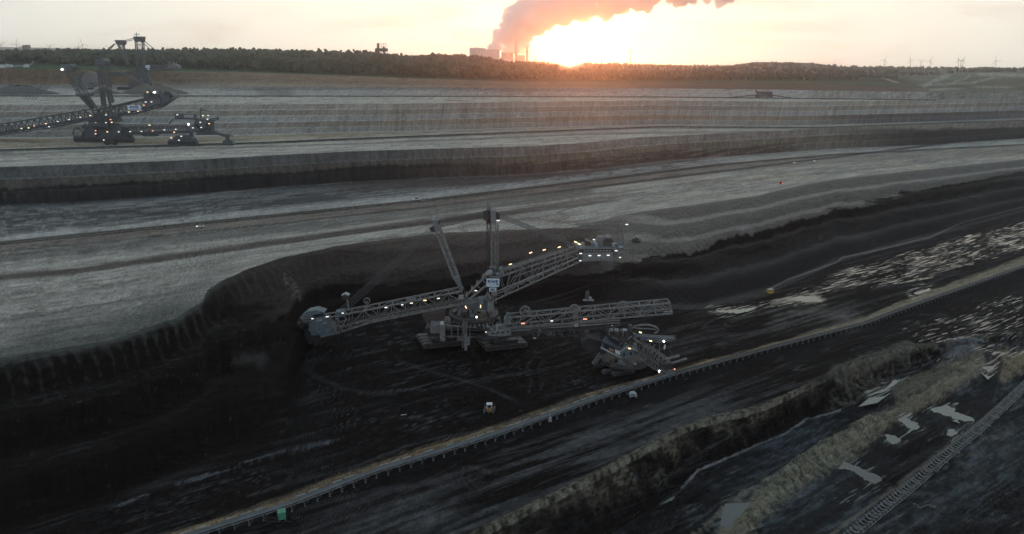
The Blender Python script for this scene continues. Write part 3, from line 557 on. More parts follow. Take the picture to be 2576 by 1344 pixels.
t.links.new(mp_.outputs[0], n2.inputs['Vector'])
vm = N(t, 'ShaderNodeMapRange'); vm.inputs['From Min'].default_value = .25; vm.inputs['From Max'].default_value = .75
vm.inputs['To Min'].default_value = .48; vm.inputs['To Max'].default_value = 1.6
t.links.new(n1.outputs['Fac'], vm.inputs['Value'])
vs = N(t, 'ShaderNodeMapRange'); vs.inputs['From Min'].default_value = .3; vs.inputs['From Max'].default_value = .7
vs.inputs['To Min'].default_value = .68; vs.inputs['To Max'].default_value = 1.36
t.links.new(n2.outputs['Fac'], vs.inputs['Value'])
pm = N(t, 'ShaderNodeMath', operation='MULTIPLY'); t.links.new(vm.outputs[0], pm.inputs[0]); t.links.new(vs.outputs[0], pm.inputs[1])
mc = N(t, 'ShaderNodeVectorMath', operation='SCALE'); t.links.new(at.outputs['Color'], mc.inputs[0]); t.links.new(pm.outputs[0], mc.inputs['Scale'])
# wet mask: noise + wetness over a threshold
ad = N(t, 'ShaderNodeMath', operation='MULTIPLY_ADD'); ad.inputs[1].default_value = .42
t.links.new(aw.outputs['Fac'], ad.inputs[0]); t.links.new(n2.outputs['Fac'], ad.inputs[2])
wm = N(t, 'ShaderNodeMapRange', interpolation_type='SMOOTHSTEP'); wm.inputs['From Min'].default_value = .755; wm.inputs['From Max'].default_value = .80
t.links.new(ad.outputs[0], wm.inputs['Value'])
rr = N(t, 'ShaderNodeMapRange'); rr.inputs['To Min'].default_value = .92; rr.inputs['To Max'].default_value = .04
t.links.new(wm.outputs[0], rr.inputs['Value']); t.links.new(rr.outputs[0], bs.inputs['Roughness'])
mw = N(t, 'ShaderNodeMix', data_type='RGBA'); mw.inputs['B'].default_value = (.02, .02, .02, 1)
t.links.new(wm.outputs[0], mw.inputs['Factor']); t.links.new(mc.outputs[0], mw.inputs['A']); t.links.new(mw.outputs['Result'], bs.inputs['Base Color'])
sp = N(t, 'ShaderNodeMapRange'); sp.inputs['To Min'].default_value = .06; sp.inputs['To Max'].default_value = .6
t.links.new(wm.outputs[0], sp.inputs['Value']); t.links.new(sp.outputs[0], bs.inputs['Specular IOR Level'])
bp = N(t, 'ShaderNodeBump'); bp.inputs['Distance'].default_value = 1.0
bstr = N(t, 'ShaderNodeMapRange'); bstr.inputs['To Min'].default_value = .9; bstr.inputs['To Max'].default_value = 0.0
t.links.new(wm.outputs[0], bstr.inputs['Value']); t.links.new(bstr.outputs[0], bp.inputs['Strength'])
t.links.new(n1.outputs['Fac'], bp.inputs['Height'])
# still water lies level whatever the furrow does: bend the normal of wet parts towards straight up
nm = N(t, 'ShaderNodeMix', data_type='VECTOR'); nm.inputs['B'].default_value = (0, 0, 1)
t.links.new(wm.outputs[0], nm.inputs['Factor']); t.links.new(bp.outputs[0], nm.inputs['A']); t.links.new(nm.outputs['Result'], bs.inputs['Normal'])
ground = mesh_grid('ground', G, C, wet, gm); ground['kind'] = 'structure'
# ------------------------------------------------------------------ air
def boxmesh(name, lo, hi, mat=None, parent=None):
    me = bpy.data.meshes.new(name); a, b = lo, hi
    v = [(X, Y, Z_) for Z_ in (a[2], b[2]) for Y in (a[1], b[1]) for X in (a[0], b[0])]
    me.from_pydata(v, [], [(0, 2, 3, 1), (4, 5, 7, 6), (0, 1, 5, 4), (2, 6, 7, 3), (0, 4, 6, 2), (1, 3, 7, 5)])
    if mat: me.materials.append(mat)
    o = bpy.data.objects.new(name, me); COL.objects.link(o)
    if parent: o.parent = parent
    return o
hm = bpy.data.materials.new('evening_haze'); hm.use_nodes = True; t = hm.node_tree; t.nodes.clear()
pv = N(t, 'ShaderNodeVolumePrincipled'); mo = N(t, 'ShaderNodeOutputMaterial')
HAZE = 6.6e-5
pv.inputs['Color'].default_value = (0.90, 0.95, 1.0, 1); pv.inputs['Density'].default_value = HAZE; pv.inputs['Anisotropy'].default_value = 0.90
t.links.new(pv.outputs[0], mo.inputs['Volume'])
haze = boxmesh('haze', (-21000, -600, -40), (21000, 17500, 1300), hm); haze['kind'] = 'stuff'
# ------------------------------------------------------------------ mesh helpers
def vmat(name, rgb, rough=.6, metal=0.0, var=.25, scale=.5, spec=.3, dirt=None):
    m_, t, b = newmat(name)
    g = N(t, 'ShaderNodeNewGeometry'); n = N(t, 'ShaderNodeTexNoise'); n.inputs['Scale'].default_value = scale; n.inputs['Detail'].default_value = 5
    t.links.new(g.outputs['Position'], n.inputs['Vector'])
    r = N(t, 'ShaderNodeMapRange'); r.inputs['From Min'].default_value = .3; r.inputs['From Max'].default_value = .7
    t.links.new(n.outputs['Fac'], r.inputs['Value'])
    mx = N(t, 'ShaderNodeMix', data_type='RGBA'); t.links.new(r.outputs[0], mx.inputs['Factor'])
    d = dirt or tuple(c * (1 - var) for c in rgb)
    mx.inputs['A'].default_value = (*d, 1); mx.inputs['B'].default_value = (*[c * (1 + var * .5) for c in rgb], 1)
    t.links.new(mx.outputs['Result'], b.inputs['Base Color'])
    b.inputs['Roughness'].default_value = rough; b.inputs['Metallic'].default_value = metal; b.inputs['Specular IOR Level'].default_value = spec
    return m_
def emat(name, rgb, s):
    m_, t, b = newmat(name); b.inputs['Base Color'].default_value = (*rgb, 1)
    b.inputs['Emission Color'].default_value = (*rgb, 1); b.inputs['Emission Strength'].default_value = s; return m_
M = dict(
    steel=vmat('grey_painted_steel', (.22, .215, .205), dirt=(.115, .105, .096)), dsteel=vmat('dark_dusty_steel', (.055, .05, .047), dirt=(.03, .027, .026)),
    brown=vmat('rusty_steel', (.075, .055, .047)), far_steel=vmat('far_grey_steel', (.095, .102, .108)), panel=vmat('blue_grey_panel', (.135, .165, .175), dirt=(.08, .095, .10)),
    dpanel=vmat('dusty_blue_panel', (.085, .10, .11), dirt=(.06, .065, .07)), lpanel=vmat('light_grey_panel', (.17, .172, .168)), white=vmat('white_paint', (.62, .62, .60), var=.15), pale=vmat('pale_paint', (.34, .35, .34)),
    sign=vmat('sign_white', (.62, .70, .74), var=.05), navy=vmat('navy_paint', (.015, .04, .15), var=.1), belt=vmat('rubber_belt', (.075, .088, .095), rough=.5, scale=.15),
    black=vmat('black_rubber', (.02, .02, .02)), crawl=vmat('crawler_shoes', (.12, .11, .104), dirt=(.045, .04, .038)), glass=vmat('dark_window', (.02, .025, .03), rough=.15, spec=.6),
    yellow=vmat('yellow_paint', (.52, .33, .05), dirt=(.30, .19, .05)), green=vmat('green_paint', (.09, .27, .17), var=.2), rope=vmat('steel_rope', (.10, .10, .105)),
    conc=vmat('concrete', (.36, .35, .33), scale=.02), orange=vmat('machine_orange', (.30, .17, .07)), lamp=emat('lamp_white', (1, .93, .84), 1.15), lampw=emat('lamp_warm', (1, .66, .38), 1.9),
    lampy=emat('lamp_yellow', (1, .88, .45), 1.8), lampr=emat('lamp_red', (1, .36, .24), 1.6), spot=emat('floodlight', (1, .93, .85), 7), ctower=vmat('cooling_tower', (.50, .50, .52), scale=.01),
    red=vmat('red_paint', (.35, .05, .04)), idl=vmat('galvanised_idler', (.26, .265, .25), dirt=(.10, .10, .09)), iron=vmat('idler_steel', (.20, .20, .19), dirt=(.10, .09, .085)))
STUFF = {'machinery', 'handrail', 'ladder', 'tower', 'forward_mast', 'machinery_clutter', 'sheave_block', 'track_shoes', 'roller_frame', 'mast_railing', 'antenna', 'walkway', 'crane_tower', 'crane_jib', 'ladder_tower',
         'back_stay', 'head_frame', 'boom_tip_frame', 'small_print', 'stair', 'service_platform', 'portal_frame', 'rim', 'winch_platform', 'girder_post', 'drive_hatch', 'support_leg', 'undercarriage_frame', 'steel_frame', 'frame', 'push_arms', 'cab_frame'}
class MB:
    def __init__(s): s.v = []; s.f = []
    def raw(s, vs, fs):
        o = len(s.v); s.v += [Vector(q) for q in vs]; s.f += [tuple(i + o for i in q) for q in fs]; return s
    def beam(s, p, q, w_=.5, h=None):
        p, q = Vector(p), Vector(q); h = h or w_; d = (q - p)
        if d.length < 1e-6: return s
        d.normalize(); up = Vector((0, 0, 1)) if abs(d.z) < .93 else Vector((0, 1, 0))
        a = d.cross(up).normalized() * w_ / 2; b = a.cross(d).normalized() * h / 2
        return s.raw([p - a - b, p + a - b, p + a + b, p - a + b, q - a - b, q + a - b, q + a + b, q - a + b],
                     [(0, 1, 2, 3), (7, 6, 5, 4), (0, 4, 5, 1), (1, 5, 6, 2), (2, 6, 7, 3), (3, 7, 4, 0)])
    def box(s, c, sz, rz=0., taper=1.0):
        c = Vector(c); X, Y, Z_ = sz[0] / 2, sz[1] / 2, sz[2] / 2; ca, sa = math.cos(rz), math.sin(rz); vs = []
        for z_, k in ((-Z_, 1), (Z_, taper)):
            for a, b in ((-X, -Y), (X, -Y), (X, Y), (-X, Y)):
                a, b = a * k, b * k; vs.append(c + Vector((a * ca - b * sa, a * sa + b * ca, z_)))
        return s.raw(vs, [(3, 2, 1, 0), (4, 5, 6, 7), (0, 1, 5, 4), (1, 2, 6, 5), (2, 3, 7, 6), (3, 0, 4, 7)])
    def prism(s, pts, ex):
        ex = Vector(ex); n = len(pts); a = [Vector(p) for p in pts]; b = [p + ex for p in a]
        return s.raw(a + b, [tuple(range(n - 1, -1, -1)), tuple(range(n, 2 * n))] + [(i, (i + 1) % n, n + (i + 1) % n, n + i) for i in range(n)])
    def cyl(s, p, q, r1, r2=None, n=12, cap=True):
        p, q = Vector(p), Vector(q); r2 = r1 if r2 is None else r2; d = (q - p).normalized()
        up = Vector((0, 0, 1)) if abs(d.z) < .9 else Vector((1, 0, 0)); a = d.cross(up).normalized(); b = a.cross(d)
        vs = []
        for c, r in ((p, r1), (q, r2)):
            for i in range(n): t_ = 2 * math.pi * i / n; vs.append(c + a * math.cos(t_) * r + b * math.sin(t_) * r)
        fs = [(i, (i + 1) % n, n + (i + 1) % n, n + i) for i in range(n)]
        if cap: fs += [tuple(range(n - 1, -1, -1)), tuple(range(n, 2 * n))]
        return s.raw(vs, fs)
    def ring(s, c, ax, r, w_, th, n=24):      # flat annular rim: outer radius r, radial thickness th, width w_ along ax
        c, ax = Vector(c), Vector(ax).normalized(); up = Vector((0, 0, 1)) if abs(ax.z) < .9 else Vector((1, 0, 0)); a = ax.cross(up).normalized(); b = a.cross(ax)
        vs, fs = [], []
        for i in range(n):
            t_ = 2 * math.pi * i / n; e = a * math.cos(t_) + b * math.sin(t_)
            vs += [c + e * r - ax * w_ / 2, c + e * r + ax * w_ / 2, c + e * (r - th) + ax * w_ / 2, c + e * (r - th) - ax * w_ / 2]
        for i in range(n):
            j = (i + 1) % n
            for k in range(4): fs.append((4 * i + k, 4 * i + (k + 1) % 4, 4 * j + (k + 1) % 4, 4 * j + k))
        return s.raw(vs, fs)
    def rail(s, pts, h=1.1, n=None, w_=.12):
        for p, q in zip(pts[:-1], pts[1:]):
            p, q = Vector(p), Vector(q); up = Vector((0, 0, h)); s.beam(p + up, q + up, w_); s.beam(p + up / 2, q + up / 2, w_ * .7)
            k = max(1, int((q - p).length / 2.2))
            for i in range(k + 1): a = p.lerp(q, i / k); s.beam(a, a + up, w_)
        return s
    def build(s, name, mat, parent=None, label=None, smooth=False):
        me = bpy.data.meshes.new(name); off = wloc(parent)
        me.from_pydata([tuple(p - off) for p in s.v], [], s.f); me.update()
        if smooth: me.shade_smooth()
        me.materials.append(M[mat] if isinstance(mat, str) else mat)
        o = bpy.data.objects.new(name, me); COL.objects.link(o)
        if name in STUFF: o['kind'] = 'stuff'
        if parent: o.parent = parent
        if label: o['label'] = label
        return o
def wloc(o):
    v = Vector((0, 0, 0))
    while o is not None: v += o.location; o = o.parent
    return v
def thing(name, loc, label, cat, group=None, kind=None):
    o = bpy.data.objects.new(name, None); COL.objects.link(o); o.location = loc; o.empty_display_size = 1
    tag(o, label, cat, group, kind); return o
def tag(o, label=None, cat=None, group=None, kind=None):
    if label: o['label'] = label
    if cat: o['category'] = cat
    if group: o['group'] = group
    if kind: o['kind'] = kind
    return o
def recentre(o, c):        # origin of a single-mesh thing to its base
    c = Vector(c); o.data.transform(Matrix.Translation(-c)); o.location = c; return o
def copy_tree(o, parent=None):
    c = o.copy(); COL.objects.link(c); c.parent = parent
    for ch in list(o.children): copy_tree(ch, c)
    return c
def lerp(a, b, t): return a * (1 - t) + b * t
def poly_at(pts, t):       # point at parameter of a polyline
    Ls = [(b - a).length for a, b in zip(pts[:-1], pts[1:])]; s_ = t * sum(Ls)
    for (a, b), l in zip(zip(pts[:-1], pts[1:]), Ls):
        if s_ <= l or b is pts[-1]: return a.lerp(b, min(1, s_ / l))
        s_ -= l
def truss(parent, mat, top, bot, y0, y1, cw=.7, bw=.4, split=True, nodes=None, deck=True, name='chord'):
    """box truss: top / bot are lists of traced (X, Y) picture points read on the plane y0; the same frame again on y1"""
    dy = Vector((0, y1 - y0, 0)); T = [P(a, b, y0) for a, b in top]; B = [P(a, b, y0) for a, b in bot]
    def mem(nm, p, q, w_):
        if split: MB().beam(p, q, w_).build(nm, mat, parent)
        else: mb.beam(p, q, w_)
    mb = MB()
    for k in (0, 1):
        o = dy * k
        for L_ in (T, B):
            if split:
                c = MB()
                for p, q in zip(L_[:-1], L_[1:]): c.beam(p + o, q + o, cw)
                c.build('chord', mat, parent)
            else:
                for p, q in zip(L_[:-1], L_[1:]): mb.beam(p + o, q + o, cw)
    n = nodes
    tp = [poly_at(T, (i) / n) for i in range(n + 1)]; bp_ = [poly_at(B, (i) / n) for i in range(n + 1)]
    for i in range(n + 1):
        for k in (0, 1): mem('post', tp[i] + dy * k, bp_[i] + dy * k, bw * .85)
        mem('cross_beam', tp[i], tp[i] + dy, bw); mem('cross_beam', bp_[i], bp_[i] + dy, bw)
    for i in range(n):
        for k in (0, 1):
            a, b = (tp[i], bp_[i + 1]) if i % 2 == 0 else (bp_[i], tp[i + 1]); mem('diagonal', a + dy * k, b + dy * k, bw)
        a, b = (tp[i], tp[i + 1] + dy) if i % 2 else (tp[i] + dy, tp[i + 1]); mem('diagonal', a, b, bw * .8)
        a, b = (bp_[i], bp_[i + 1] + dy) if i % 2 else (bp_[i] + dy, bp_[i + 1]); mem('diagonal', a, b, bw * .8)
    if not split: return mb
    return tp, bp_
def lattice(mb, a0, a1, b0, b1, dy, n, cw=.4, bw=.22, taper=None):
    """four-legged lattice mast: leg a0->a1 and leg b0->b1 and their twins dy behind, braced"""
    dy = Vector((0, dy, 0))
    for p, q in ((a0, a1), (b0, b1), (a0 + dy, a1 + dy), (b0 + dy, b1 + dy)): mb.beam(p, q, cw)
    A = [a0.lerp(a1, i / n) for i in range(n + 1)]; B = [b0.lerp(b1, i / n) for i in range(n + 1)]
    for i in range(n):
        for o in (Vector(), dy):
            mb.beam(A[i] + o, B[i + 1] + o, bw); mb.beam(B[i] + o, A[i + 1] + o, bw); mb.beam(A[i] + o, B[i] + o, bw)
        mb.beam(A[i], A[i + 1] + dy, bw); mb.beam(B[i] + dy, B[i + 1], bw); mb.beam(A[i], A[i] + dy, bw); mb.beam(B[i], B[i] + dy, bw)
    return mb
def lamp(parent, X, Y, y, kind='lamp', w_=1.5, h=.45, rot=0, r=None):
    c = P(X, Y, y); mb = MB()
    if kind == 'spot': mb.cyl(c + Vector((0, .5, 0)), c + Vector((0, -.4, 0)), .7 if r is None else r, n=8)
    else:
        dx = Vector((math.cos(rot), 0, math.sin(rot))) * w_ / 2; mb.beam(c - dx, c + dx, .5, h)
    return mb.build('lamp', kind, parent)
def text_mesh(body, size, mat, name, parent, centre, width, normal_rz=0., height=None, extrude=.03, bold=.02):
    cu = bpy.data.curves.new(name, 'FONT'); cu.body = body; cu.size = size; cu.extrude = extrude; cu.offset = bold; cu.align_x = 'CENTER'; cu.align_y = 'CENTER'
    o = bpy.data.objects.new(name, cu); COL.objects.link(o)
    bpy.context.view_layer.update(); dg = bpy.context.evaluated_depsgraph_get()
    me = bpy.data.meshes.new_from_object(o.evaluated_get(dg)); bpy.data.objects.remove(o)
    co = np.empty(len(me.vertices) * 3); me.vertices.foreach_get('co', co); co = co.reshape(-1, 3)
    mn, mx_ = co.min(0), co.max(0); co[:, :2] -= ((mn + mx_) / 2)[:2]
    co[:, 0] *= width / (mx_[0] - mn[0])
    if height: co[:, 1] *= height / (mx_[1] - mn[1])
    me.vertices.foreach_set('co', co.reshape(-1)); me.update()
    me.transform(Matrix.Rotation(normal_rz, 4, 'Z') @ Matrix.Rotation(math.pi / 2, 4, 'X'))
    me.transform(Matrix.Translation(Vector(centre) - wloc(parent)))
    me.materials.clear(); me.materials.append(M[mat])
    me.name = name; q = bpy.data.objects.new(name, me); COL.objects.link(q); q.parent = parent; return q
def gz(X, Y, zguess=0.):     # ground height under a picture point, read from the sheet
    i = int(np.argmin((PX - X) ** 2 + (PY - Y) ** 2)); return Vector(G.reshape(-1, 3)[i])
PXf, PYf = PX, PY
def gz_xy(xw, yw, zs=None):
    d = (G[..., 0] - xw) ** 2 + (G[..., 1] - yw) ** 2; return float(G[..., 2].reshape(-1)[int(np.argmin(d))])
# ------------------------------------------------------------------ the large bucket wheel excavator
YM = 408.; Yn = 403.5; Yf = 412.5
base = PZ(1190, 872, 0)
ex = thing('bucket_wheel_excavator', base, 'huge grey bucket wheel excavator in the central black bay, numbered sign on its tower', 'excavator', 'bucket wheel excavators')
# crawlers: two groups of four in view, one behind
cd_ = Vector((.956, .29, 0)).normalized(); cp_ = Vector((cd_.y, -cd_.x, 0))
def crawler(parent, c, length, wd, h, mat='crawl', d=cd_, shoes=22):
    c = Vector(c); p = Vector((d.y, -d.x, 0)); r = h / 2; n = 6; prof = []
    for i in range(n + 1): a = math.pi / 2 + math.pi * i / n; prof.append((-length / 2 + r + math.cos(a) * r, r + math.sin(a) * r))
    for i in range(n + 1): a = -math.pi / 2 + math.pi * i / n; prof.append((length / 2 - r + math.cos(a) * r, r + math.sin(a) * r))
    mb = MB(); mb.prism([c - p * wd / 2 + d * u + Vector((0, 0, v)) for u, v in prof], p * wd)
    o = mb.build('crawler', mat, parent)
    sh = MB(); per = []
    for (u1, v1), (u2, v2) in zip(prof, prof[1:] + prof[:1]):
        L_ = math.hypot(u2 - u1, v2 - v1); k = max(1, int(L_ / 1.1))
        for j in range(k):
            t_ = (j + .5) / k; u, v = u1 + (u2 - u1) * t_, v1 + (v2 - v1) * t_; per.append((u, v, (u2 - u1) / L_, (v2 - v1) / L_))
    for u, v, tu, tv in per:
        a = c + d * u + Vector((0, 0, v)) + (d * tv - Vector((0, 0, tu))) * -.0
        nrm = (d * (tv) + Vector((0, 0, -tu)))
        sh.beam(a - p * (wd / 2 + .05) + nrm * -.08, a + p * (wd / 2 + .05) + nrm * -.08, .75, .35)
    sh.build('track_shoes', mat, o); g = MB()
    for s_ in (-1, 1): g.beam(c - d * (length / 2 - 2.2) + p * s_ * (wd / 2 + .1) + Vector((0, 0, r)), c + d * (length / 2 - 2.2) + p * s_ * (wd / 2 + .1) + Vector((0, 0, r)), .4, r * 1.0)
    for k in range(7): a = c + d * lerp(-length / 2 + 2, length / 2 - 2, k / 6) + Vector((0, 0, r * .55)); g.cyl(a - p * (wd / 2 + .35), a + p * (wd / 2 + .35), r * .42, n=8)
    g.build('roller_frame', 'dsteel', o); return o
gl = PZ(1112, 860, 0); gr_ = PZ(1262, 866, 0)
for gc in (gl, gr_, (gl + gr_) / 2 + Vector((4, 26, 0))):
    for k in range(4): crawler(ex, gc + cp_ * ((k - 1.5) * 4.7) + cd_ * (k - 1.5) * .35, 27 if gc is not gr_ else 26, 3.7, 3.1)
    MB().box(gc + Vector((0, 0, 4.4)), (15, 17, 2.2), math.atan2(cd_.y, cd_.x)).build('crawler_yoke', 'dsteel', ex)
# undercarriage portal
uc = MB()
for gc in (gl, gr_): uc.box(gc + Vector((0, 2, 7.5)), (7, 9, 5), .3, .8)
uc.build('support_leg', 'dsteel', ex)
cen = P(1192, 790, YM); cen.z = 15
fr = MB(); fr.box(cen + Vector((-6, 0, -3.0)), (40, 20, 2.2), .0); fr.box(cen + Vector((-6, 0, 0.4)), (43, 22, 1.2), 0)
fr.build('undercarriage_frame', 'dsteel', ex)
w1 = MB()
for X_ in (1118, 1136, 1152, 1168, 1182):
    a = P(X_, 818, 396); w1.beam(a, a + Vector((0, 0, -8)), .5)
a, b = P(1116, 846, 396), P(1196, 848, 396); w1.beam(a, b, .7); a, b = P(1116, 818, 396), P(1200, 824, 396); w1.beam(a, b, .7)
w1.build('portal_frame', 'steel', ex)
MB().box(P(1099, 823, 397), (7, 6, 5.5)).build('winch_house', 'steel', ex)
MB().prism([P(1062, 795, 400), P(1120, 782, 400), P(1118, 806, 400), P(1070, 812, 400)], (0, 7, 0)).build('chute_hood', 'brown', ex, 'sand-stained chute hood')
MB().box(P(1113, 838, 393), (3, 2.5, 9)).build('stair_tower', 'steel', ex); MB().box(P(1172, 862, 391), (1.6, 2, 9)).build('stair_tower', 'steel', ex); MB().box(P(1178, 858, 391), (1.8, 1.5, 5)).build('stair_tower', 'lpanel', ex)
lad = MB(); lattice(lad, P(1165, 812, 392), P(1163, 876, 392), P(1175, 812, 392), P(1172, 876, 392), 2, 7, .35, .2); lad.build('ladder_tower', 'steel', ex)
MB().box(P(1112, 813, 392), (1.9, .3, 1.9)).build('notice_board', 'white', ex)
# machinery deck clutter on the undercarriage
def clutter(parent, c, sx, sy, n, seed, mats=('steel', 'dsteel', 'dsteel', 'brown', 'brown', 'lpanel'), hmax=3.):
    r_ = random.Random(seed); groups = {}
    for i in range(n):
        mt = r_.choice(mats); mb = groups.setdefault(mt, MB()); p = Vector(c) + Vector((r_.uniform(-sx, sx), r_.uniform(-sy, sy), 0)); k = r_.random()
        if k < .45: h = r_.uniform(.6, hmax); mb.box(p + Vector((0, 0, h / 2)), (r_.uniform(.6, 2.6), r_.uniform(.6, 2.2), h), r_.uniform(-.2, .2))
        elif k < .65: h = r_.uniform(.8, hmax); mb.cyl(p, p + Vector((0, 0, h)), r_.uniform(.3, .9), n=8)
        elif k < .8: mb.cyl(p + Vector((-1, 0, 1)), p + Vector((1.2, 0, 1)), r_.uniform(.4, .9), n=10)
        else: q = p + Vector((r_.uniform(-4, 4), r_.uniform(-2, 2), r_.uniform(.5, hmax))); mb.beam(p, q, .25)
    for mt, mb in groups.items(): mb.build('machinery', mt, parent)
clutter(ex, cen + Vector((-6, -3, 1)), 20, 8, 70, 3); clutter(ex, cen + Vector((12, -9, 1)), 6, 3, 26, 4, ('lpanel', 'steel', 'pale'), 3.5)
rl = MB(); c_ = cen + Vector((-6, 0, 1)); rl.rail([c_ + Vector((-21, -11, 0)), c_ + Vector((21, -11, 0)), c_ + Vector((21, 11, 0))]); rl.build('handrail', 'steel', ex)
# slewing ring and turntable
tc_ = P(1192, 784, YM)
MB().cyl(tc_ + Vector((0, 0, -7)), tc_ + Vector((0, 0, -2.2)), 11.5, 12.5, 28).build('slewing_ring', 'dsteel', ex)
tb = MB(); tb.cyl(tc_ + Vector((0, 0, -2.2)), tc_ + Vector((0, 0, -.9)), 14.5, 14.5, 32); tb.build('turntable_deck', 'dsteel', ex)
tr = MB()
for i in range(32):
    a, b = 2 * math.pi * i / 32, 2 * math.pi * (i + 1) / 32; p, q = tc_ + Vector((14.3 * math.cos(a), 14.3 * math.sin(a), -.9)), tc_ + Vector((14.3 * math.cos(b), 14.3 * math.sin(b), -.9))
    tr.beam(p + Vector((0, 0, 1.1)), q + Vector((0, 0, 1.1)), .12); tr.beam(p, p + Vector((0, 0, 1.1)), .12)
tr.build('handrail', 'steel', ex)
wn = MB()
for i in range(14): a = math.pi * (1.1 + .8 * i / 13); p = tc_ + Vector((12.6 * math.cos(a), 12.6 * math.sin(a), -4)); wn.box(p, (1.3, .5, 1.3), a + math.pi / 2)
wn.build('drive_hatch', 'steel', ex)
clutter(ex, tc_ + Vector((0, -4, -.9)), 11, 6, 26, 5, ('steel', 'panel', 'dsteel'), 2.6)
# gusset house over the turntable
MB().prism([P(1149, 776, 401), P(1172, 767, 401), P(1238, 755, 401), P(1241, 771, 401), P(1222, 779, 401), P(1150, 781, 401)], (0, 11, 0)).build('superstructure_girder', 'dpanel', ex)
MB().prism([P(1203, 752, 400), P(1217, 751, 400), P(1217, 764, 400), P(1204, 766, 400)], (0, 5, 0)).build('operator_cabin', 'panel', ex)
MB().prism([P(1226, 762, 398), P(1242, 762, 398), P(1242, 785, 398), P(1226, 785, 398)], (0, 5, 0)).build('winch_cabin', 'steel', ex)
rp_ = MB()
for X_ in (1156, 1240):
    for dy in (0, 11): rp_.beam(P(X_, 779, 401) + Vector((0, dy, 0)), P(X_, 779, 401) + Vector((0, dy, -2.5)), .6)
rp_.build('girder_post', 'steel', ex)
# bucket wheel boom
boom = MB().box(P(1160, 758, YM), (3, 9.4, 5)).build('wheel_boom', 'steel', ex)
TT, BB = truss(boom, 'steel', [(845, 797), (866, 792), (1162, 733)], [(841, 841), (929, 812), (1171, 764)], Yn, Yf, .8, .36, True, nodes=9)
bc = MB(); bc.beam(P(850, 822, YM), P(1165, 762, YM), 2.4, .4); bc.build('boom_belt', 'belt', boom)
wk = MB()
for a, b in ((P(870, 812, Yn - 1), P(1165, 757, Yn - 1)), (P(870, 806, Yf - 2), P(1165, 750, Yf - 2))): wk.beam(a, b, 1.2, .15); wk.rail([a, b])
wk.build('walkway', 'dsteel', boom)
eq = MB()
for k in range(12): t_ = .08 + .075 * k; p = P(850, 826, YM - 2).lerp(P(1165, 766, YM - 2), t_); eq.box(p + Vector((0, 0, .8)), (1 + (k * 7 % 3), 1.4, 1.1), .1)
eq.build('machinery', 'steel', boom)
for X_, Y_, r_ in ((1030, 752, 1.3), (1041, 753, 1.3)): MB().cyl(P(X_, Y_, 405), P(X_, Y_, 408), r_, n=12).build('cable_drum', 'lpanel', boom)
# wheel head
wc = P(795, 824, YM + 1.5); wheel = MB().cyl(wc + Vector((0, -2.4, 0)), wc + Vector((0, 2.4, 0)), 2.2, n=16).build('bucket_wheel', 'dsteel', ex)
mb = MB(); mb.ring(wc + Vector((0, -1.6, 0)), (0, 1, 0), 9.2, .5, 2.2, 36); mb.ring(wc + Vector((0, 1.6, 0)), (0, 1, 0), 9.2, .5, 2.2, 36); mb.ring(wc, (0, 1, 0), 8.9, 3.0, .3, 36); mb.build('rim', 'dsteel', wheel)
for i in range(9):
    a = 2 * math.pi * i / 9; e = Vector((math.cos(a), 0, math.sin(a))); MB().beam(wc + e * 2, wc + e * 7.2, 1.0, 1.6).build('spoke', 'dsteel', wheel)
for i in range(18):
    a = 2 * math.pi * (i + .3) / 18; e = Vector((math.cos(a), 0, math.sin(a))); tn_ = Vector((-e.z, 0, e.x)); c = wc + e * 9.2; mb = MB()
    mb.raw([c - tn_ * 1.1 + Vector((0, s_ * 2.1, 0)) for s_ in (-1, 1)] + [c + tn_ * 1.3 + Vector((0, s_ * 2.1, 0)) for s_ in (-1, 1)] + [c + e * 1.9 - tn_ * .5 + Vector((0, s_ * 1.7, 0)) for s_ in (-1, 1)] + [c + e * 1.6 + tn_ * 1.2 + Vector((0, s_ * 1.9, 0)) for s_ in (-1, 1)],
           [(0, 1, 5, 4), (4, 5, 7, 6), (0, 4, 6, 2), (1, 3, 7, 5), (2, 3, 1, 0)])
    mb.build('bucket', 'brown', wheel)
hs = MB(); hs.prism([P(789, 803, 402), P(828, 799, 402), P(840, 840, 402), P(808, 848, 402), P(795, 836, 402)], (0, 4.2, 0))
house = hs.build('drive_housing', 'panel', ex, 'blue-grey sheet metal drive housing beside the wheel')
for q in (((797, 807), (809, 805)), ((811, 814), (822, 812))): MB().beam(P(*q[0], 401.8), P(*q[1], 401.8), .3, .7).build('roof_light_panel', 'pale', house)
for q in ([(799, 810), (823, 806), (826, 812), (801, 816)], [(803, 819), (828, 815), (831, 824), (807, 829)], [(808, 831), (832, 827), (834, 835), (812, 840)], [(834, 808), (841, 807), (848, 836), (842, 838)]):
    MB().prism([P(a, b, 401.85) for a, b in q], (0, .12, 0)).build('panel', M['lpanel'] if q[0][0] == 834 else M['panel'], house)
MB().beam(P(806, 849, 401.6), P(841, 841, 401.6), .5, .6).build('sill_beam', 'lpanel', house)
MB().prism([P(779, 812, 403), P(790, 808, 403), P(800, 845, 403), P(784, 844, 403), P(776, 830, 403)], (0, 2.6, 0)).build('gearbox_cover', 'panel', ex)
for i, q in enumerate(([(757, 796), (773, 784), (796, 780), (816, 787), (789, 793), (762, 800)], [(757, 800), (789, 795), (787, 801), (760, 806)], [(760, 808), (786, 804), (785, 809), (764, 812)])):
    MB().prism([P(a, b, 404 + i * .4) for a, b in q], (0, 7, 0)).build('chute_plate', 'panel' if i == 0 else 'steel', ex)
MB().prism([P(842, 787, 403), P(862, 784, 403), P(867, 796, 403), P(846, 800, 403)], (0, 6, 0)).build('transfer_cabin', 'panel', ex)
hd = MB()
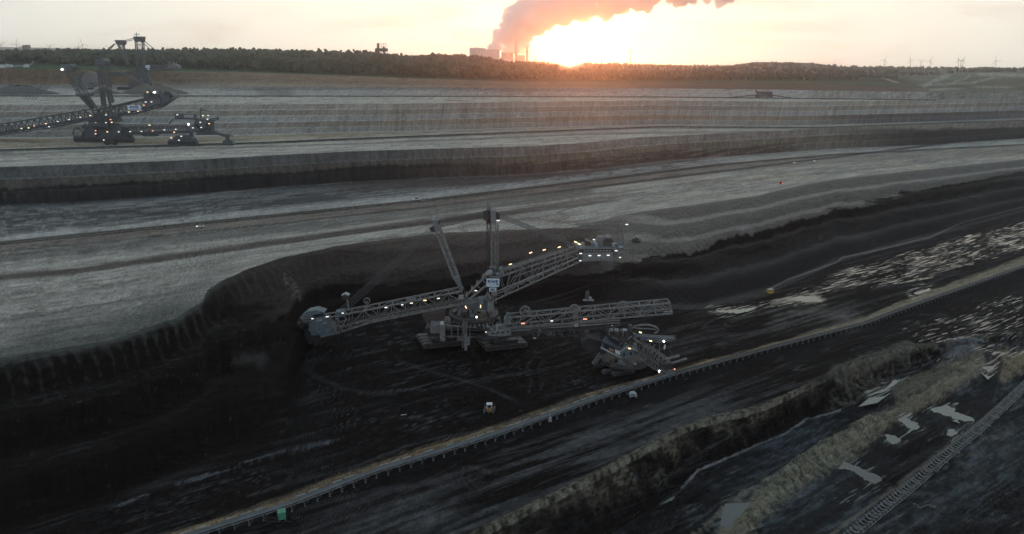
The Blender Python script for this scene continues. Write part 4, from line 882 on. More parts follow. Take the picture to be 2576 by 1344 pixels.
for a, b in (((812, 800), (850, 795)), ((828, 800), (846, 842)), ((846, 800), (862, 836)), ((838, 838), (868, 832)), ((840, 815), (868, 806)), ((852, 840), (872, 800)), ((816, 790), (848, 786))):
    for y_ in (402, 412): hd.beam(P(*a, y_), P(*b, y_), .55)
hd.build('head_frame', 'steel', ex); clutter(ex, P(852, 830, 406), 4, 3.5, 22, 8, ('steel', 'brown', 'dsteel', 'lpanel'), 3.5)
cb = MB(); c = P(870, 752, 404); cb.box(c + Vector((0, 0, 1.2)), (3.4, 3, 2.6)); cb.build('lookout_cabin', 'dsteel', ex)
MB().prism([c + Vector((-2.1, -1.8, 2.6)), c + Vector((0, -1.8, 3.7)), c + Vector((2.1, -1.8, 2.6)), c + Vector((2.1, -1.8, 2.2)), c + Vector((0, -1.8, 3.2)), c + Vector((-2.1, -1.8, 2.2))], (0, 3.6, 0)).build('gable_roof', 'pale', ex)
MB().beam(c + Vector((.8, 0, 0)), P(877, 782, 404), .8).build('cabin_post', 'steel', ex)
mb = MB(); c = P(923, 757, 405); mb.ring(c, (0, 1, 0), 1.9, .7, .5, 16); mb.beam(c, P(923, 782, 405), .7); mb.build('cable_sheave', 'lpanel', ex)
# forward mast
fm = MB(); lattice(fm, P(1096, 583, 405), P(1141, 703, 405), P(1108, 580, 405), P(1153, 699, 405), 4, 8, .7, .24)
fm = fm.build('forward_mast', 'steel', ex)
MB().prism([P(1085, 555, 404.5), P(1098, 552, 404.5), P(1109, 580, 404.5), P(1096, 584, 404.5)], (0, 7, 0)).build('mast_head', 'lpanel', ex)
MB().prism([P(1141, 703, 405), P(1155, 699, 405), P(1156, 708, 405), P(1162, 731, 405), P(1158, 735, 405), P(1148, 714, 405)], (0, 6, 0)).build('mast_foot', 'panel', ex)
mb = MB()
for q in ([(1096, 555), (1107, 556), (1104, 572), (1099, 570)], [(1080, 575), (1090, 568), (1096, 583), (1085, 584)]): mb.prism([P(a, b, 406) for a, b in q], (0, 1.2, 0)); mb.prism([P(a, b, 409) for a, b in q], (0, 1.2, 0))
mb.build('sheave_block', 'dsteel', ex)
mb = MB(); mb.rail([P(1078, 547, 405), P(1086, 555, 405)], 3); mb.rail([P(1086, 555, 405), P(1098, 552, 405)], 2.5); mb.beam(P(1094, 553, 406), P(1104, 543, 406), .25); mb.beam(P(1078, 547, 405), P(1089, 537, 405), .2); mb.build('mast_railing', 'steel', ex)
# rear tower
tw = MB(); lattice(tw, P(1225, 528, 412), P(1225, 770, 412), P(1234, 526, 412), P(1234, 770, 412), 2.6, 12, .5, .2); tw.build('tower', 'brown', ex, 'rust-brown lattice leg of the tower')
tw = MB(); lattice(tw, P(1235.5, 560, 405), P(1236, 765, 405), P(1246.5, 560, 405), P(1248, 765, 405), 2.6, 11, .5, .18); tw.build('tower', 'steel', ex, 'grey lattice leg of the tower')
MB().prism([P(1234, 531, 404), P(1247, 530, 404), P(1248, 562, 404), P(1235, 563, 404)], (0, 6, 0)).build('tower_head', 'lpanel', ex)
MB().prism([P(1223, 530, 411), P(1234, 530, 411), P(1234, 563, 411), P(1223, 563, 411)], (0, 5, 0)).build('tower_head', 'brown', ex)
mb = MB()
for X_, Y_ in ((1221, 536), (1222, 549), (1232, 545), (1250, 540), (1251, 547)): mb.cyl(P(X_, Y_, 406), P(X_, Y_, 411), 1.5, n=10)
mb.build('sheave_block', 'dsteel', ex)
mb = MB(); mb.beam(P(1227, 531, 412), P(1227, 497, 412), .25); mb.beam(P(1227, 531, 412), P(1228, 510, 412), .9); mb.rail([P(1228, 522, 412), P(1247, 527, 405)], 2.2); mb.beam(P(1240, 527, 408), P(1256, 526, 408), .25)
for k in range(6): mb.beam(P(1229 + k * 3, 530, 409), P(1230 + k * 3, 518 + k, 409), .2)
mb.build('antenna', 'steel', ex)
ld = MB(); lattice(ld, P(1250, 566, 406), P(1250, 690, 406), P(1254, 566, 406), P(1254, 690, 406), 1.5, 22, .22, .14); ld.build('ladder', 'steel', ex)
mb = MB(); mb.box(P(1245, 692, 405), (6.5, 8, .8)); mb.box(P(1240, 678, 408), (4, 4, 3)); mb.cyl(P(1260, 675, 403), P(1260, 675, 406), 1.4, n=12); mb.rail([P(1234, 690, 401), P(1256, 690, 401)], 1.2); mb.build('winch_platform', 'lpanel', ex)
clutter(ex, P(1246, 688, 405), 4.5, 3, 24, 9, ('lpanel', 'pale', 'steel', 'dsteel'), 3)
mb = MB()
for a, b in (((1172, 745), (1226, 690)), ((1182, 752), (1240, 705)), ((1210, 760), (1226, 740)), ((1240, 760), (1226, 735))):
    for y_ in (403.5, 412.5): mb.beam(P(*a, y_), P(*b, y_), 1.1)
for k in range(5): t_ = k / 4; a = P(1172, 745, 403.5).lerp(P(1226, 690, 403.5), t_); mb.beam(a, a + Vector((0, 9, 0)), .5); b = P(1182, 752, 403.5).lerp(P(1240, 705, 403.5), t_); mb.beam(a, b, .45)
mb.build('back_stay', 'steel', ex)
mb = MB(); mb.box(P(1220, 695, 404), (2.2, 2, 2.8)); mb.build('switch_cabinet', 'steel', ex)
# signs
def signboard(parent, tl, br_, y, body, frac_w, mat_t='navy', small=None, hfrac=.42, rise=.12):
    a, b = P(*tl, y), P(*br_, y); c = (a + b) / 2; W_, H_ = abs(b.x - a.x), abs(a.z - b.z)
    bd = MB().box(c, (W_, .3, H_)).build('sign', 'sign', parent)
    text_mesh(body, 1, mat_t, 'lettering', bd, c + Vector((0, -.2, H_ * rise)), W_ * frac_w, height=H_ * hfrac, bold=.035)
    return bd, c, W_, H_
bd, c, W_, H_ = signboard(ex, (1224, 701), (1256, 721.5), 400.5, 'RWE', .82)
mb = MB()
for k, (u, l) in enumerate(((-.40, .03), (-.27, .07), (-.20, .03), (-.05, .06), (.03, .04), (.11, .06), (.27, .2))): mb.box(c + Vector((u * W_ + l * W_ / 2, -.2, -H_ * .27)), (l * W_, .06, H_ * .10))
mb.build('small_print', 'navy', bd)
mb = MB(); mb.box(c + Vector((W_ * .32, -.2, -H_ * .17)), (W_ * .22, .06, H_ * .03)); mb.build('underline', 'navy', bd)
signboard(ex, (1230.5, 724), (1248, 733.5), 400.4, '282', .72, 'black', hfrac=.66, rise=0)
mb = MB(); mb.beam(P(1236, 700, 401), P(1236, 736, 401), .3); mb.beam(P(1246, 700, 401), P(1246, 736, 401), .3); mb.build('sign_bracket', 'steel', ex)
# counterweight boom
cb_ = MB().box(P(1244, 730, YM), (3, 9.3, 4)).build('counterweight_boom', 'steel', ex)
truss(cb_, 'steel', [(1256, 697), (1456, 629)], [(1240, 757), (1462, 657)], 403.5, 413, .8, .38, True, nodes=7)
gw = MB(); a, b = P(1252, 684, 406), P(1418, 632, 406)
for o in (0, 3): gw.beam(a + Vector((0, o, 0)), b + Vector((0, o, 0)), .6, .8); gw.rail([a + Vector((0, o, .3)), b + Vector((0, o, .3))])
for k in range(16): t_ = k / 15; p = a.lerp(b, t_); gw.beam(p, p + Vector((0, 3, 0)), .3); gw.beam(p, p - Vector((0, 0, 2.2)), .25)
gw.build('walkway', 'steel', ex)
MB().beam(P(1250, 733, 405), P(1455, 648, 405), .6, .5).build('cable_tray', 'pale', cb_); MB().beam(P(1290, 698, 402), P(1440, 645, 402), .5, .5).build('cable_tray', 'steel', cb_)
# counterweight house
ch = MB().prism([P(1466, 636, 400), P(1543, 635, 400), P(1543, 656, 400), P(1465, 658, 400)], (0, 12, 0)).build('counterweight_house', 'lpanel', ex)
MB().prism([P(1466, 629, 401), P(1541, 628, 401), P(1541, 634, 401), P(1466, 635, 401)], (0, 10, 0)).build('clerestory', 'dsteel', ch)
for k in range(9): MB().beam(P(1468 + k * 8, 631.2, 400.8), P(1473 + k * 8, 631.1, 400.8), .2, .6).build('window', 'pale', ch)
MB().beam(P(1506, 646, 399.8), P(1506, 655, 399.8), .2, 1.2).build('door', 'pale', ch)
MB().prism([P(1450, 623, 400), P(1552, 624, 400), P(1552, 627, 400), P(1450, 628, 400)], (0, 13, 0)).build('roof_deck', 'lpanel', ch)
MB().rail([P(1452, 623, 400), P(1550, 624, 400)]).build('handrail', 'steel', ch)
MB().prism([P(1473, 606, 404), P(1486, 609, 404), P(1486, 625, 404), P(1473, 624, 404)], (0, 7, 0)).build('ballast_box', 'brown', ex)
for k in range(3): MB().prism([P(1487 + k * 9, 612, 402.5), P(1495.5 + k * 9, 612.5, 402.5), P(1495.5 + k * 9, 625, 402.5), P(1487 + k * 9, 624.5, 402.5)], (0, 6, 0)).build('switch_cabinet', 'pale' if k == 1 else 'panel', ex)
MB().prism([P(1498, 610, 405), P(1506, 597, 405), P(1522, 598, 405), P(1518, 611, 405)], (0, 5, 0)).build('winch_hood', 'lpanel', ex)
MB().cyl(P(1530, 612, 404), P(1530, 612, 411), 3.1, n=20).build('winch_drum', 'brown', ex); MB().prism([P(1522, 603, 403), P(1525, 597, 403), P(1539, 597, 403), P(1542, 604, 403), P(1538, 600, 403), P(1527, 600, 403)], (0, 7, 0)).build('drum_guard', 'steel', ex)
MB().prism([P(1550, 615, 403), P(1571, 614, 403), P(1571, 630, 403), P(1552, 630, 403)], (0, 6, 0)).build('electric_house', 'panel', ex); MB().prism([P(1557, 619, 402.8), P(1568, 619, 402.8), P(1568, 624, 402.8), P(1557, 624, 402.8)], (0, .15, 0)).build('window', 'pale', ex)
mb = MB(); mb.box(P(1543, 618, 403), (1.4, 1.4, 3.2)); mb.box(P(1543, 613, 403), (2.4, 2, .4)); mb.build('lookout_cabin', 'pale', ex)
lt = MB(); lattice(lt, P(1556, 568, 405), P(1556, 615, 405), P(1568, 568, 405), P(1569, 615, 405), 3, 4, .45, .2); lt.build('crane_tower', 'steel', ex)
jb = MB(); lattice(jb, P(1450, 566, 405), P(1575, 563, 405), P(1449, 575, 405), P(1573, 574, 405), 2.5, 8, .3, .12); jb.beam(P(1560, 553, 406), P(1500, 565, 406), .2); jb.beam(P(1560, 553, 406), P(1560, 568, 406), .5); jb.beam(P(1560, 553, 406), P(1575, 565, 406), .25); jb.build('crane_jib', 'steel', ex)
jb = MB(); jb.beam(P(1459, 576, 406), P(1459, 610, 406), .15); jb.box(P(1459, 611, 406), (.8, .8, 1.2)); jb.build('crane_hook', 'rope', ex)
un = MB(); lattice(un, P(1546, 630, 402), P(1546, 652, 402), P(1555, 630, 402), P(1555, 652, 402), 5, 3, .3, .2); un.beam(P(1544, 652, 402), P(1560, 652, 402), .4); un.beam(P(1560, 630, 402), P(1566, 655, 402), .2); un.build('service_platform', 'steel', ex)
pt_ = MB()
for a, b in (((1430, 622), (1452, 628)), ((1440, 612), (1466, 626)), ((1448, 640), (1466, 640)), ((1452, 660), (1468, 654)), ((1425, 617), (1450, 626))): pt_.beam(P(*a, 402), P(*b, 402), .5); pt_.beam(P(*a, 411), P(*b, 411), .5)
pt_.build('boom_tip_frame', 'steel', ex)
# ropes, each its own part
for k in range(4):
    y_ = 404 + 2.2 * k; MB().beam(P(845 + k * 9, 786 - k * 1.5, y_), P(1083 + k * 4, 572 + k * 3.5, y_), .34).build('rope', 'rope', ex)
for k in range(6): y_ = 405 + 1.2 * k; MB().beam(P(1106, 556 + k * 3.2, y_), P(1222, 531 + k * 2.8, y_), .34).build('rope', 'dsteel', ex)
for k in range(5): y_ = 405 + 1.2 * k; MB().beam(P(1252, 536 + k * 3, y_), P(1428 + k * 3, 604 + k * 3.5, y_), .3).build('rope', 'rope', ex)
for k in range(2): MB().beam(P(1250, 534, 409 + k), P(1450, 566, 408), .12).build('rope', 'rope', ex)
# discharge bridge to the right
br0 = MB().box(P(1277, 806, 404), (4, 8, 3)).build('discharge_bridge', 'steel', ex)
truss(br0, 'steel', [(1276, 800), (1374, 792), (1493, 780), (1686, 763)], [(1256, 829), (1422, 814), (1527, 803), (1692, 789)], 400, 407.5, .75, .42, True, nodes=11)
MB().beam(P(1256, 831, 403), P(1560, 806, 403), 2.2, .35).build('bridge_belt', 'belt', br0)
MB().beam(P(1670, 785, 400), P(1692, 783, 400), .4, .4).build('tail_pipe', 'pale', br0)
gd = MB(); gd.rail([P(1258, 833, 399), P(1440, 820, 399)], 2.2, w_=.2); gd.beam(P(1254, 835, 399), P(1560, 812, 399), 1.4, .3); gd.build('walkway', 'steel', br0)
for X_, Y_, s_ in ((1321, 783, 1), (1445, 779, 1), (1566, 771, 1)):
    c = P(X_, Y_, 404); rr_ = 3.2; rl_ = MB().ring(c, (0, 1, 0), rr_, 1.0, .75, 24).build('cable_reel', 'steel', ex)
    sp_ = MB(); sp_.cyl(c - Vector((0, .7, 0)), c + Vector((0, .7, 0)), .8, n=10)
    for i in range(6): a = math.pi * 2 * i / 6 + .3; sp_.beam(c, c + Vector((math.cos(a), 0, math.sin(a))) * (rr_ - .5), .5)
    sp_.build('spoke', 'steel', rl_); MB().beam(c - Vector((0, 1, 0)), c - Vector((1, 1, 4.5)), .5).build('reel_bracket', 'lpanel', rl_)
MB().prism([P(1440, 787, 399), P(1456, 775, 399), P(1458, 782, 399), P(1452, 800, 399), P(1440, 800, 399)], (0, 1.5, 0)).build('reel_gearbox', 'steel', ex)
MB().prism([P(1270, 806, 399), P(1273, 790, 399), P(1279, 788, 399), P(1283, 806, 399)], (0, 2, 0)).build('bridge_pylon', 'panel', ex)
mb = MB(); mb.cyl(P(1445, 820, 399), P(1455, 819, 399), 1.1, n=10); mb.build('motor', 'pale', ex); MB().cyl(P(1460, 823, 400), P(1472, 822, 400), 1.4, n=10).build('motor', 'lpanel', ex)
# lower turntable, cabin deck and gantry under the bridge
dk = P(1226, 845, 396); MB().cyl(dk + Vector((0, 0, -1)), dk + Vector((0, 0, .6)), 6.8, 7.2, 24).build('lower_turntable', 'dsteel', ex)
MB().prism([P(1224, 836, 394), P(1284, 830, 394), P(1286, 844, 394), P(1230, 850, 394)], (0, 5, 0)).build('cabin_deck', 'steel', ex)
for k in range(4): MB().prism([P(1236 + k * 13, 838 - k * 1.3, 393.8), P(1242 + k * 13, 837.6 - k * 1.3, 393.8), P(1242 + k * 13, 840.4 - k * 1.3, 393.8), P(1236 + k * 13, 841 - k * 1.3, 393.8)], (0, .2, 0)).build('window', 'glass', ex)
gtp = MB().beam(P(1336, 849, 396), P(1560, 838, 396), 3.6, .5).build('lower_gantry', 'dsteel', ex)
mb = truss(gtp, 'steel', [(1338, 836), (1540, 826)], [(1337, 852), (1540, 842)], 393.5, 398, .4, .25, False, nodes=22); mb.build('gantry_truss', 'dsteel', gtp)
clutter(gtp, P(1380, 844, 396), 12, 1.5, 28, 10, ('steel', 'lpanel', 'dsteel'), 2.4); clutter(gtp, P(1440, 838, 396), 24, 1.6, 34, 11, ('steel', 'dsteel', 'brown'), 2)
MB().box(P(1345, 851, 393), (1.8, .4, .9)).build('notice_board', 'pale', gtp)
MB().beam(P(1284, 838, 398), P(1345, 836, 397), 2.4, 1.2).build('link_conveyor', 'dsteel', ex)
MB().beam(P(1280, 846, 398), P(1550, 822, 398), 1.5, 1.0).build('lower_belt', 'brown', ex)
# lamps
for X_, Y_, k_, ro in ((971, 774, 'lamp', .1), (1035, 763, 'lamp', .1), (1012, 767, 'lamp', .1), (1103, 751, 'lamp', .1), (862, 788, 'lamp', 0), (823, 797, 'lamp', .1), (786, 802, 'lamp', 0), (1197, 731.5, 'lamp', 0),
                       (1253, 555, 'lamp', 0), (1577, 565, 'lamp', 0), (1484, 643.5, 'lamp', 0), (1507, 643, 'lamp', 0), (1530, 642.5, 'lamp', 0), (1461, 638, 'lamp', 0), (1494, 603, 'lamp', 0),
                       (1550, 631, 'lamp', 0), (1560, 648, 'lamp', 0), (1460, 656, 'lamp', 0), (1388, 807.6, 'lamp', 0), (1537, 820, 'lamp', 0), (1224, 835.5, 'lamp', 0)):
    lamp(ex, X_, Y_, 399, k_, 1.1 if k_ == 'lamp' and X_ in (862, 786, 1012, 1494, 1460, 1560) else 1.5, .4, ro)
for X_, Y_, ro in ((1335, 636, .35), (1369, 629, .35), (1407, 622, .35), (1284, 665, .3), (1172, 773, -1.1), (1209, 771, 1.57), (1069, 756, 0)): lamp(ex, X_, Y_, 399, 'lampw', 1.7, .45, ro)
for X_, Y_ in ((1448, 609), (1457, 614)): lamp(ex, X_, Y_, 399, 'lampy', 1.7, .45, -.35)
for X_, Y_ in ((1316, 814), (1472, 803)): lamp(ex, X_ - 2.5, Y_, 397, 'lampr', 1, .5); lamp(ex, X_ + 2.5, Y_, 397, 'lampr', 1, .5)
lamp(ex, 1199, 798, 392, 'spot', r=.4)
# ------------------------------------------------------------------ loading unit at the near conveyor
def zy(X, Y, z): return at_z(float(X), float(Y), z)[1]
lb = PZ(1553, 938, 0); yl = lb.y
ld_ = thing('belt_transfer_wagon', lb, 'grey crawler-mounted transfer wagon with round deck and cabin house, loading the near conveyor', 'transfer wagon')
for k, (dx, dy) in enumerate(((-2.5, 0), (2.8, -2.2), (-1, 12), (5, 10))): crawler(ld_, lb + Vector((dx, dy, 0)), 13, 2.6, 2.4, d=Vector((.93, .36, 0)).normalized())
dc = P(1572, 905, yl + 7); dc.y = yl + 7
MB().cyl(Vector((dc.x, dc.y, 2)), Vector((dc.x, dc.y, dc.z - 1)), 4.5, 5.5, 18).build('pedestal', 'dsteel', ld_)
mb = MB(); mb.cyl(dc + Vector((0, 0, -.9)), dc, 13.2, 13.2, 36); mb.build('round_deck', 'dsteel', ld_)
mb = MB()
for i in range(30):
    a, b = 2 * math.pi * i / 30, 2 * math.pi * (i + 1) / 30; p, q = dc + Vector((13 * math.cos(a), 13 * math.sin(a), 0)), dc + Vector((13 * math.cos(b), 13 * math.sin(b), 0))
    mb.beam(p + Vector((0, 0, 1.1)), q + Vector((0, 0, 1.1)), .13); mb.beam(p + Vector((0, 0, .5)), q + Vector((0, 0, .5)), .1); mb.beam(p, p + Vector((0, 0, 1.1)), .1)
mb.build('handrail', 'dsteel', ld_)
clutter(ld_, dc + Vector((-2, -6, 0)), 9, 4, 18, 21, ('lpanel', 'dsteel', 'dsteel'), 2.2)
yo = yl + 2
hs = MB().prism([P(1511, 873, yo), P(1515, 858, yo), P(1562, 874, yo), P(1563, 900, yo)], (3, 9, 0)).build('machinery_house', 'dpanel', ld_)
MB().prism([P(1512, 872, yo - .3), P(1563, 898, yo - .3), P(1563, 902, yo - .3), P(1511, 877, yo - .3)], (0, .3, 0)).build('sill_beam', 'pale', hs)
MB().prism([P(1517, 862, yo - .2), P(1547, 875, yo - .2), P(1547, 890, yo - .2), P(1520, 877, yo - .2)], (0, .1, 0)).build('window', 'glass', hs)
MB().prism([P(1532, 874, yo - .35), P(1545, 880, yo - .35), P(1545, 886, yo - .35), P(1533, 881, yo - .35)], (0, .1, 0)).build('window', 'orange', hs)
MB().prism([P(1547, 880, yo - .4), P(1560, 884, yo - .4), P(1560, 893, yo - .4), P(1548, 889, yo - .4)], (0, .1, 0)).build('window', 'white', hs, 'bright window pane')
cbn = MB().prism([P(1563, 884, yo), P(1578, 874, yo), P(1595, 884, yo), P(1596, 896, yo), P(1582, 902, yo), P(1563, 900, yo)], (0, 5, 0)).build('operator_cabin', 'panel', ld_)
for q in ((1570, 892), (1587, 890)): MB().box(P(*q, yo - .15), (.9, .2, 1.7)).build('window', 'glass', cbn)
MB().prism([P(1560, 884, yo - .6), P(1578, 872, yo - .6), P(1604, 884, yo - .6), P(1604, 886, yo - .6), P(1578, 875, yo - .6), P(1560, 887, yo - .6)], (0, 6.5, 0)).build('cabin_roof', 'pale', cbn)
MB().prism([P(1462, 862, yl + 10), P(1482, 850, yl + 10), P(1512, 858, yl + 10), P(1510, 885, yl + 10), P(1488, 886, yl + 10), P(1466, 876, yl + 10)], (0, 8, 0)).build('counterweight_box', 'dsteel', ld_)
mb = MB(); lattice(mb, P(1490, 915, yl + 4), P(1510, 890, yl + 4), P(1496, 919, yl + 4), P(1516, 895, yl + 4), 2, 4, .3, .2); mb.build('stair', 'steel', ld_)
td = P(1568, 844, yl + 10); MB().cyl(td + Vector((0, 0, -.8)), td + Vector((0, 0, .1)), 8.6, 8.6, 28).build('upper_turntable', 'dsteel', ld_)
mb = MB(); mb.prism([P(1597, 850, yl + 4), P(1612, 850, yl + 4), P(1606, 860, yl + 4), P(1594, 886, yl + 4), P(1586, 886, yl + 4)], (0, 5, 0))
for q in (((1560, 866), (1590, 846)), ((1600, 850), (1605, 900)), ((1575, 870), (1598, 850)), ((1540, 848), (1590, 870))): mb.beam(P(*q[0], yl + 4), P(*q[1], yl + 4), .6)
mb.build('centre_column', 'steel', ld_)
MB().cyl(P(1566, 832, yl + 8), P(1577, 833, yl + 8), 1.3, n=12).build('motor', 'pale', ld_); MB().cyl(P(1545, 832, yl + 8), P(1556, 833, yl + 8), 1.5, n=12).build('motor', 'steel', ld_)
MB().box(P(1585, 830, yl + 8), (2, 2.5, 6)).build('junction_tower', 'brown', ld_)
clutter(ld_, P(1560, 842, yl + 8), 8, 3, 30, 22, ('steel', 'dsteel', 'dsteel'), 3.6)
ar = MB().prism([P(1590, 852, yl + 4), P(1660, 864, yl + 4), P(1698, 857, yl + 4), P(1699, 853, yl + 4), P(1600, 846, yl + 4)], (0, 4, 0)).build('service_arm', 'dpanel', ld_)
mb = MB()
for y_ in (yl + 4, yl + 8): mb.rail([P(1606, 846, y_), P(1660, 852, y_), P(1700, 851, y_)], 1.6, w_=.18)
mb.build('handrail', 'steel', ar); clutter(ar, P(1650, 853, yl + 6), 8, 1.3, 16, 23, ('pale', 'lpanel'), 1.5)
bm = MB().beam(P(1599, 880, yl + 4), P(1676, 932, yl + 4), 2.6, .5).build('loading_boom', 'dsteel', ld_)
truss(bm, 'steel', [(1599, 857), (1640, 880), (1690, 915)], [(1599, 895), (1640, 925), (1668, 942)], yl + 1, yl + 7, .45, .26, True, nodes=9)
mb = MB()
for q in (((1612, 862), (1634, 886)), ((1622, 864), (1655, 905)), ((1648, 866), (1640, 884)), ((1660, 866), (1656, 900)), ((1636, 864), (1632, 880))): mb.beam(P(*q[0], yl + 3), P(*q[1], yl + 3), .35)
mb.build('stay', 'steel', ld_)
for q in ((1671, 866), (1687, 864)): MB().beam(P(*q, yl + 4), P(q[0], q[1] + 34, yl + 4), .18).build('hanging_rope', 'rope', ld_)
MB().beam(P(1673, 868, yl + 4), P(1671, 878, yl + 4), .8).build('hoist_block', 'white', ld_)
mb = MB()
for i in range(10):
    a0, a1 = [lerp(math.pi * .95, -.25 * math.pi, (i + j) / 10) for j in (0, 1)]
    mb.beam(P(1622 + 34 * math.cos(a0), 830 - 13 * math.sin(a0), yl + 12), P(1622 + 34 * math.cos(a1), 830 - 13 * math.sin(a1), yl + 12), .8)
mb.beam(P(1594, 825, yl + 10), P(1650, 829, yl + 12), .5); mb.build('cable_loop', 'steel', ld_)
# tail hopper resting over the conveyor
for (a, b), m_ in ((((1664, 906), (1710, 895)), 'lpanel'), (((1668, 921), (1728, 902)), 'lpanel')): MB().beam(P(*a, yl + 3), P(*b, yl + 3), 1.6, .7).build('spill_plate', m_, ld_)
hp = MB().prism([P(1664, 918, yl - 1), P(1692, 916, yl - 1), P(1697, 936, yl - 1), P(1690, 948, yl - 1), P(1664, 950, yl - 1), P(1658, 938, yl - 1)], (0, 4, 0)).build('loading_hopper', 'dsteel', ld_)
clutter(hp, P(1676, 940, yl - 2), 4, 1.5, 26, 24, ('steel', 'brown', 'lpanel'), 3.)
for X_, Y_, k in ((1611, 836.5, 'lampy'), (1583.5, 877, 'lampw'), (1637, 858, 'lampy')): lamp(ld_, X_, Y_, yl + .5, k, 1.4, .5, -.25)
lamp(ld_, 1670, 859, yl + 2, 'spot', r=.45); lamp(ld_, 1660, 935, yl - 2, 'spot', r=.6); lamp(ld_, 1697, 929, yl - 2, 'lampr', .7, .5)

# ------------------------------------------------------------------ conveyors
def world_path(pts, z, step, X0=None, X1=None):
    kx, ky = K(pts); xs = np.arange(X0 if X0 is not None else kx[0], X1 if X1 is not None else kx[-1], 4.0)
    q = at_z(xs, ext(xs, kx, ky), z); seg = np.hypot(*np.diff(q[:, :2], axis=0).T); s_ = np.concatenate([[0], np.cumsum(seg)])
    n = int(s_[-1] / step); t_ = np.arange(n + 1) * step
    return [Vector((float(np.interp(u, s_, q[:, 0])), float(np.interp(u, s_, q[:, 1])), z)) for u in t_]
_tree = None
def ground_z(v):
    global _tree
    if _tree is None:
        from mathutils.kdtree import KDTree
        global _sub; _sub = sub = G[:sum(NR[:8])].reshape(-1, 3)[::5].copy()
        _tree = KDTree(len(sub))
        for i, c in enumerate(sub): _tree.insert((c[0], c[1], 0), i)
        _tree.balance()
    c, i, d = _tree.find((v.x, v.y, 0)); sub = _sub
    return float(sub[i][2])
def strip(parent, name, path, w_, dz_, th, mat, side=0., trough=0.):
    mb = MB(); vs = []; fs = []
    for i, p in enumerate(path):
        d = (path[min(i + 1, len(path) - 1)] - path[max(i - 1, 0)]).normalized(); n = Vector((d.y, -d.x, 0)); c = p + n * side + Vector((0, 0, dz_))
        vs += [c - n * w_ / 2 + Vector((0, 0, trough)), c + Vector((0, 0, 0)), c + n * w_ / 2 + Vector((0, 0, trough)), c + n * w_ / 2 + Vector((0, 0, trough - th)), c - Vector((0, 0, th)), c - n * w_ / 2 + Vector((0, 0, trough - th))]
    for i in range(len(path) - 1):
        for k in range(6): fs.append((6 * i + k, 6 * i + 6 + k, 6 * i + 6 + (k + 1) % 6, 6 * i + (k + 1) % 6))
    return mb.raw(vs, fs).build(name, mat, parent)
def follow(parent, proto_mb, name, mat, path, hz=True, sub=None, stuff=False, dz_=0.):
    """the same piece set at every point of the path, meshes shared"""
    if stuff:
        mb = MB()
        for i, p in enumerate(path):
            d = (path[min(i + 1, len(path) - 1)] - path[max(i - 1, 0)]).normalized(); R_ = Matrix.Rotation(math.atan2(d.y, d.x), 4, 'Z')
            mb.raw([R_ @ v + p for v in proto_mb.v], proto_mb.f)
        o = mb.build(name, mat, parent); o['kind'] = 'stuff'; return
    me = None; off = wloc(parent)
    for i, p in enumerate(path):
        d = (path[min(i + 1, len(path) - 1)] - path[max(i - 1, 0)]).normalized()
        if me is None: me = bpy.data.meshes.new(name); me.from_pydata([tuple(v) for v in proto_mb.v], [], proto_mb.f); me.materials.append(M[mat])
        o = bpy.data.objects.new(name, me); COL.objects.link(o); o.parent = parent; o.location = p - off + Vector((0, 0, dz_)); o.rotation_euler = (0, 0, math.atan2(d.y, d.x))
BELT = [(300, 1402), (493, 1341), (718, 1270), (943, 1184), (1248, 1091), (1502, 1000), (1717, 932), (1954, 868), (2179, 810), (2255, 780), (2576, 668), (2800, 590)]
pth = world_path(BELT, 2.6, 5.2, 260, 2700); pg_ = [Vector((p.x, p.y, ground_z(p))) for p in pth]
zb = float(np.median([p.z for p in pg_]))
c1_ = thing('near_conveyor', pg_[0], 'long near conveyor with grey rubber belt on steel trestles crossing the black pit floor', 'conveyor', 'belt conveyors')
iW = min(range(len(pth)), key=lambda i: (pth[i] - lb).length)
strip(c1_, 'belt', pth[:iW + 5], 2.5, 0, .12, 'belt', trough=.22); strip(c1_, 'belt', pth[iW + 4:], 2.3, -.25, .12, 'black', trough=.2)
for s_ in (-1.55, 1.55): strip(c1_, 'stringer', pth, .22, -.15, .35, 'iron', side=s_)
sp_ = MB()
for s_ in (-1.6, 1.6): sp_.beam((0, s_, -2.6), (0, s_, -.3), .28); sp_.beam((0, s_ * 1.15, -2.95), (0, s_ * 1.15, -2.45), .75, .75); sp_.beam((0, s_, -2.3), (1.8, s_, -.5), .14)
sp_.beam((0, -1.7, -.6), (0, 1.7, -.6), .25); sp_.beam((0, -1.6, -2.2), (0, 1.6, -.6), .15)
follow(c1_, sp_, 'trestle', 'iron', pth)
pn = MB(); pn.beam((-1.9, 2.05, .35), (1.9, 2.05, .35), .12, .5)
r_ = random.Random(5); follow(c1_, pn, 'cover_plate', 'pale', [p for i, p in enumerate(pth[:iW + 1]) if i % 4 != 3 and i > 3 and r_.random() > .12])
mb = MB()
for i in range(len(pth) - 1):
    a, b = pth[i], pth[i + 1]; d = (b - a).normalized(); n = Vector((d.y, -d.x, 0)) * 2.0; m_ = (a + b) / 2
    mb.beam(a + n + Vector((0, 0, -.9)), m_ + n + Vector((0, 0, -1.6)), .09); mb.beam(m_ + n + Vector((0, 0, -1.6)), b + n + Vector((0, 0, -.9)), .09)
mb.build('power_cable', 'black', c1_)['kind'] = 'stuff'
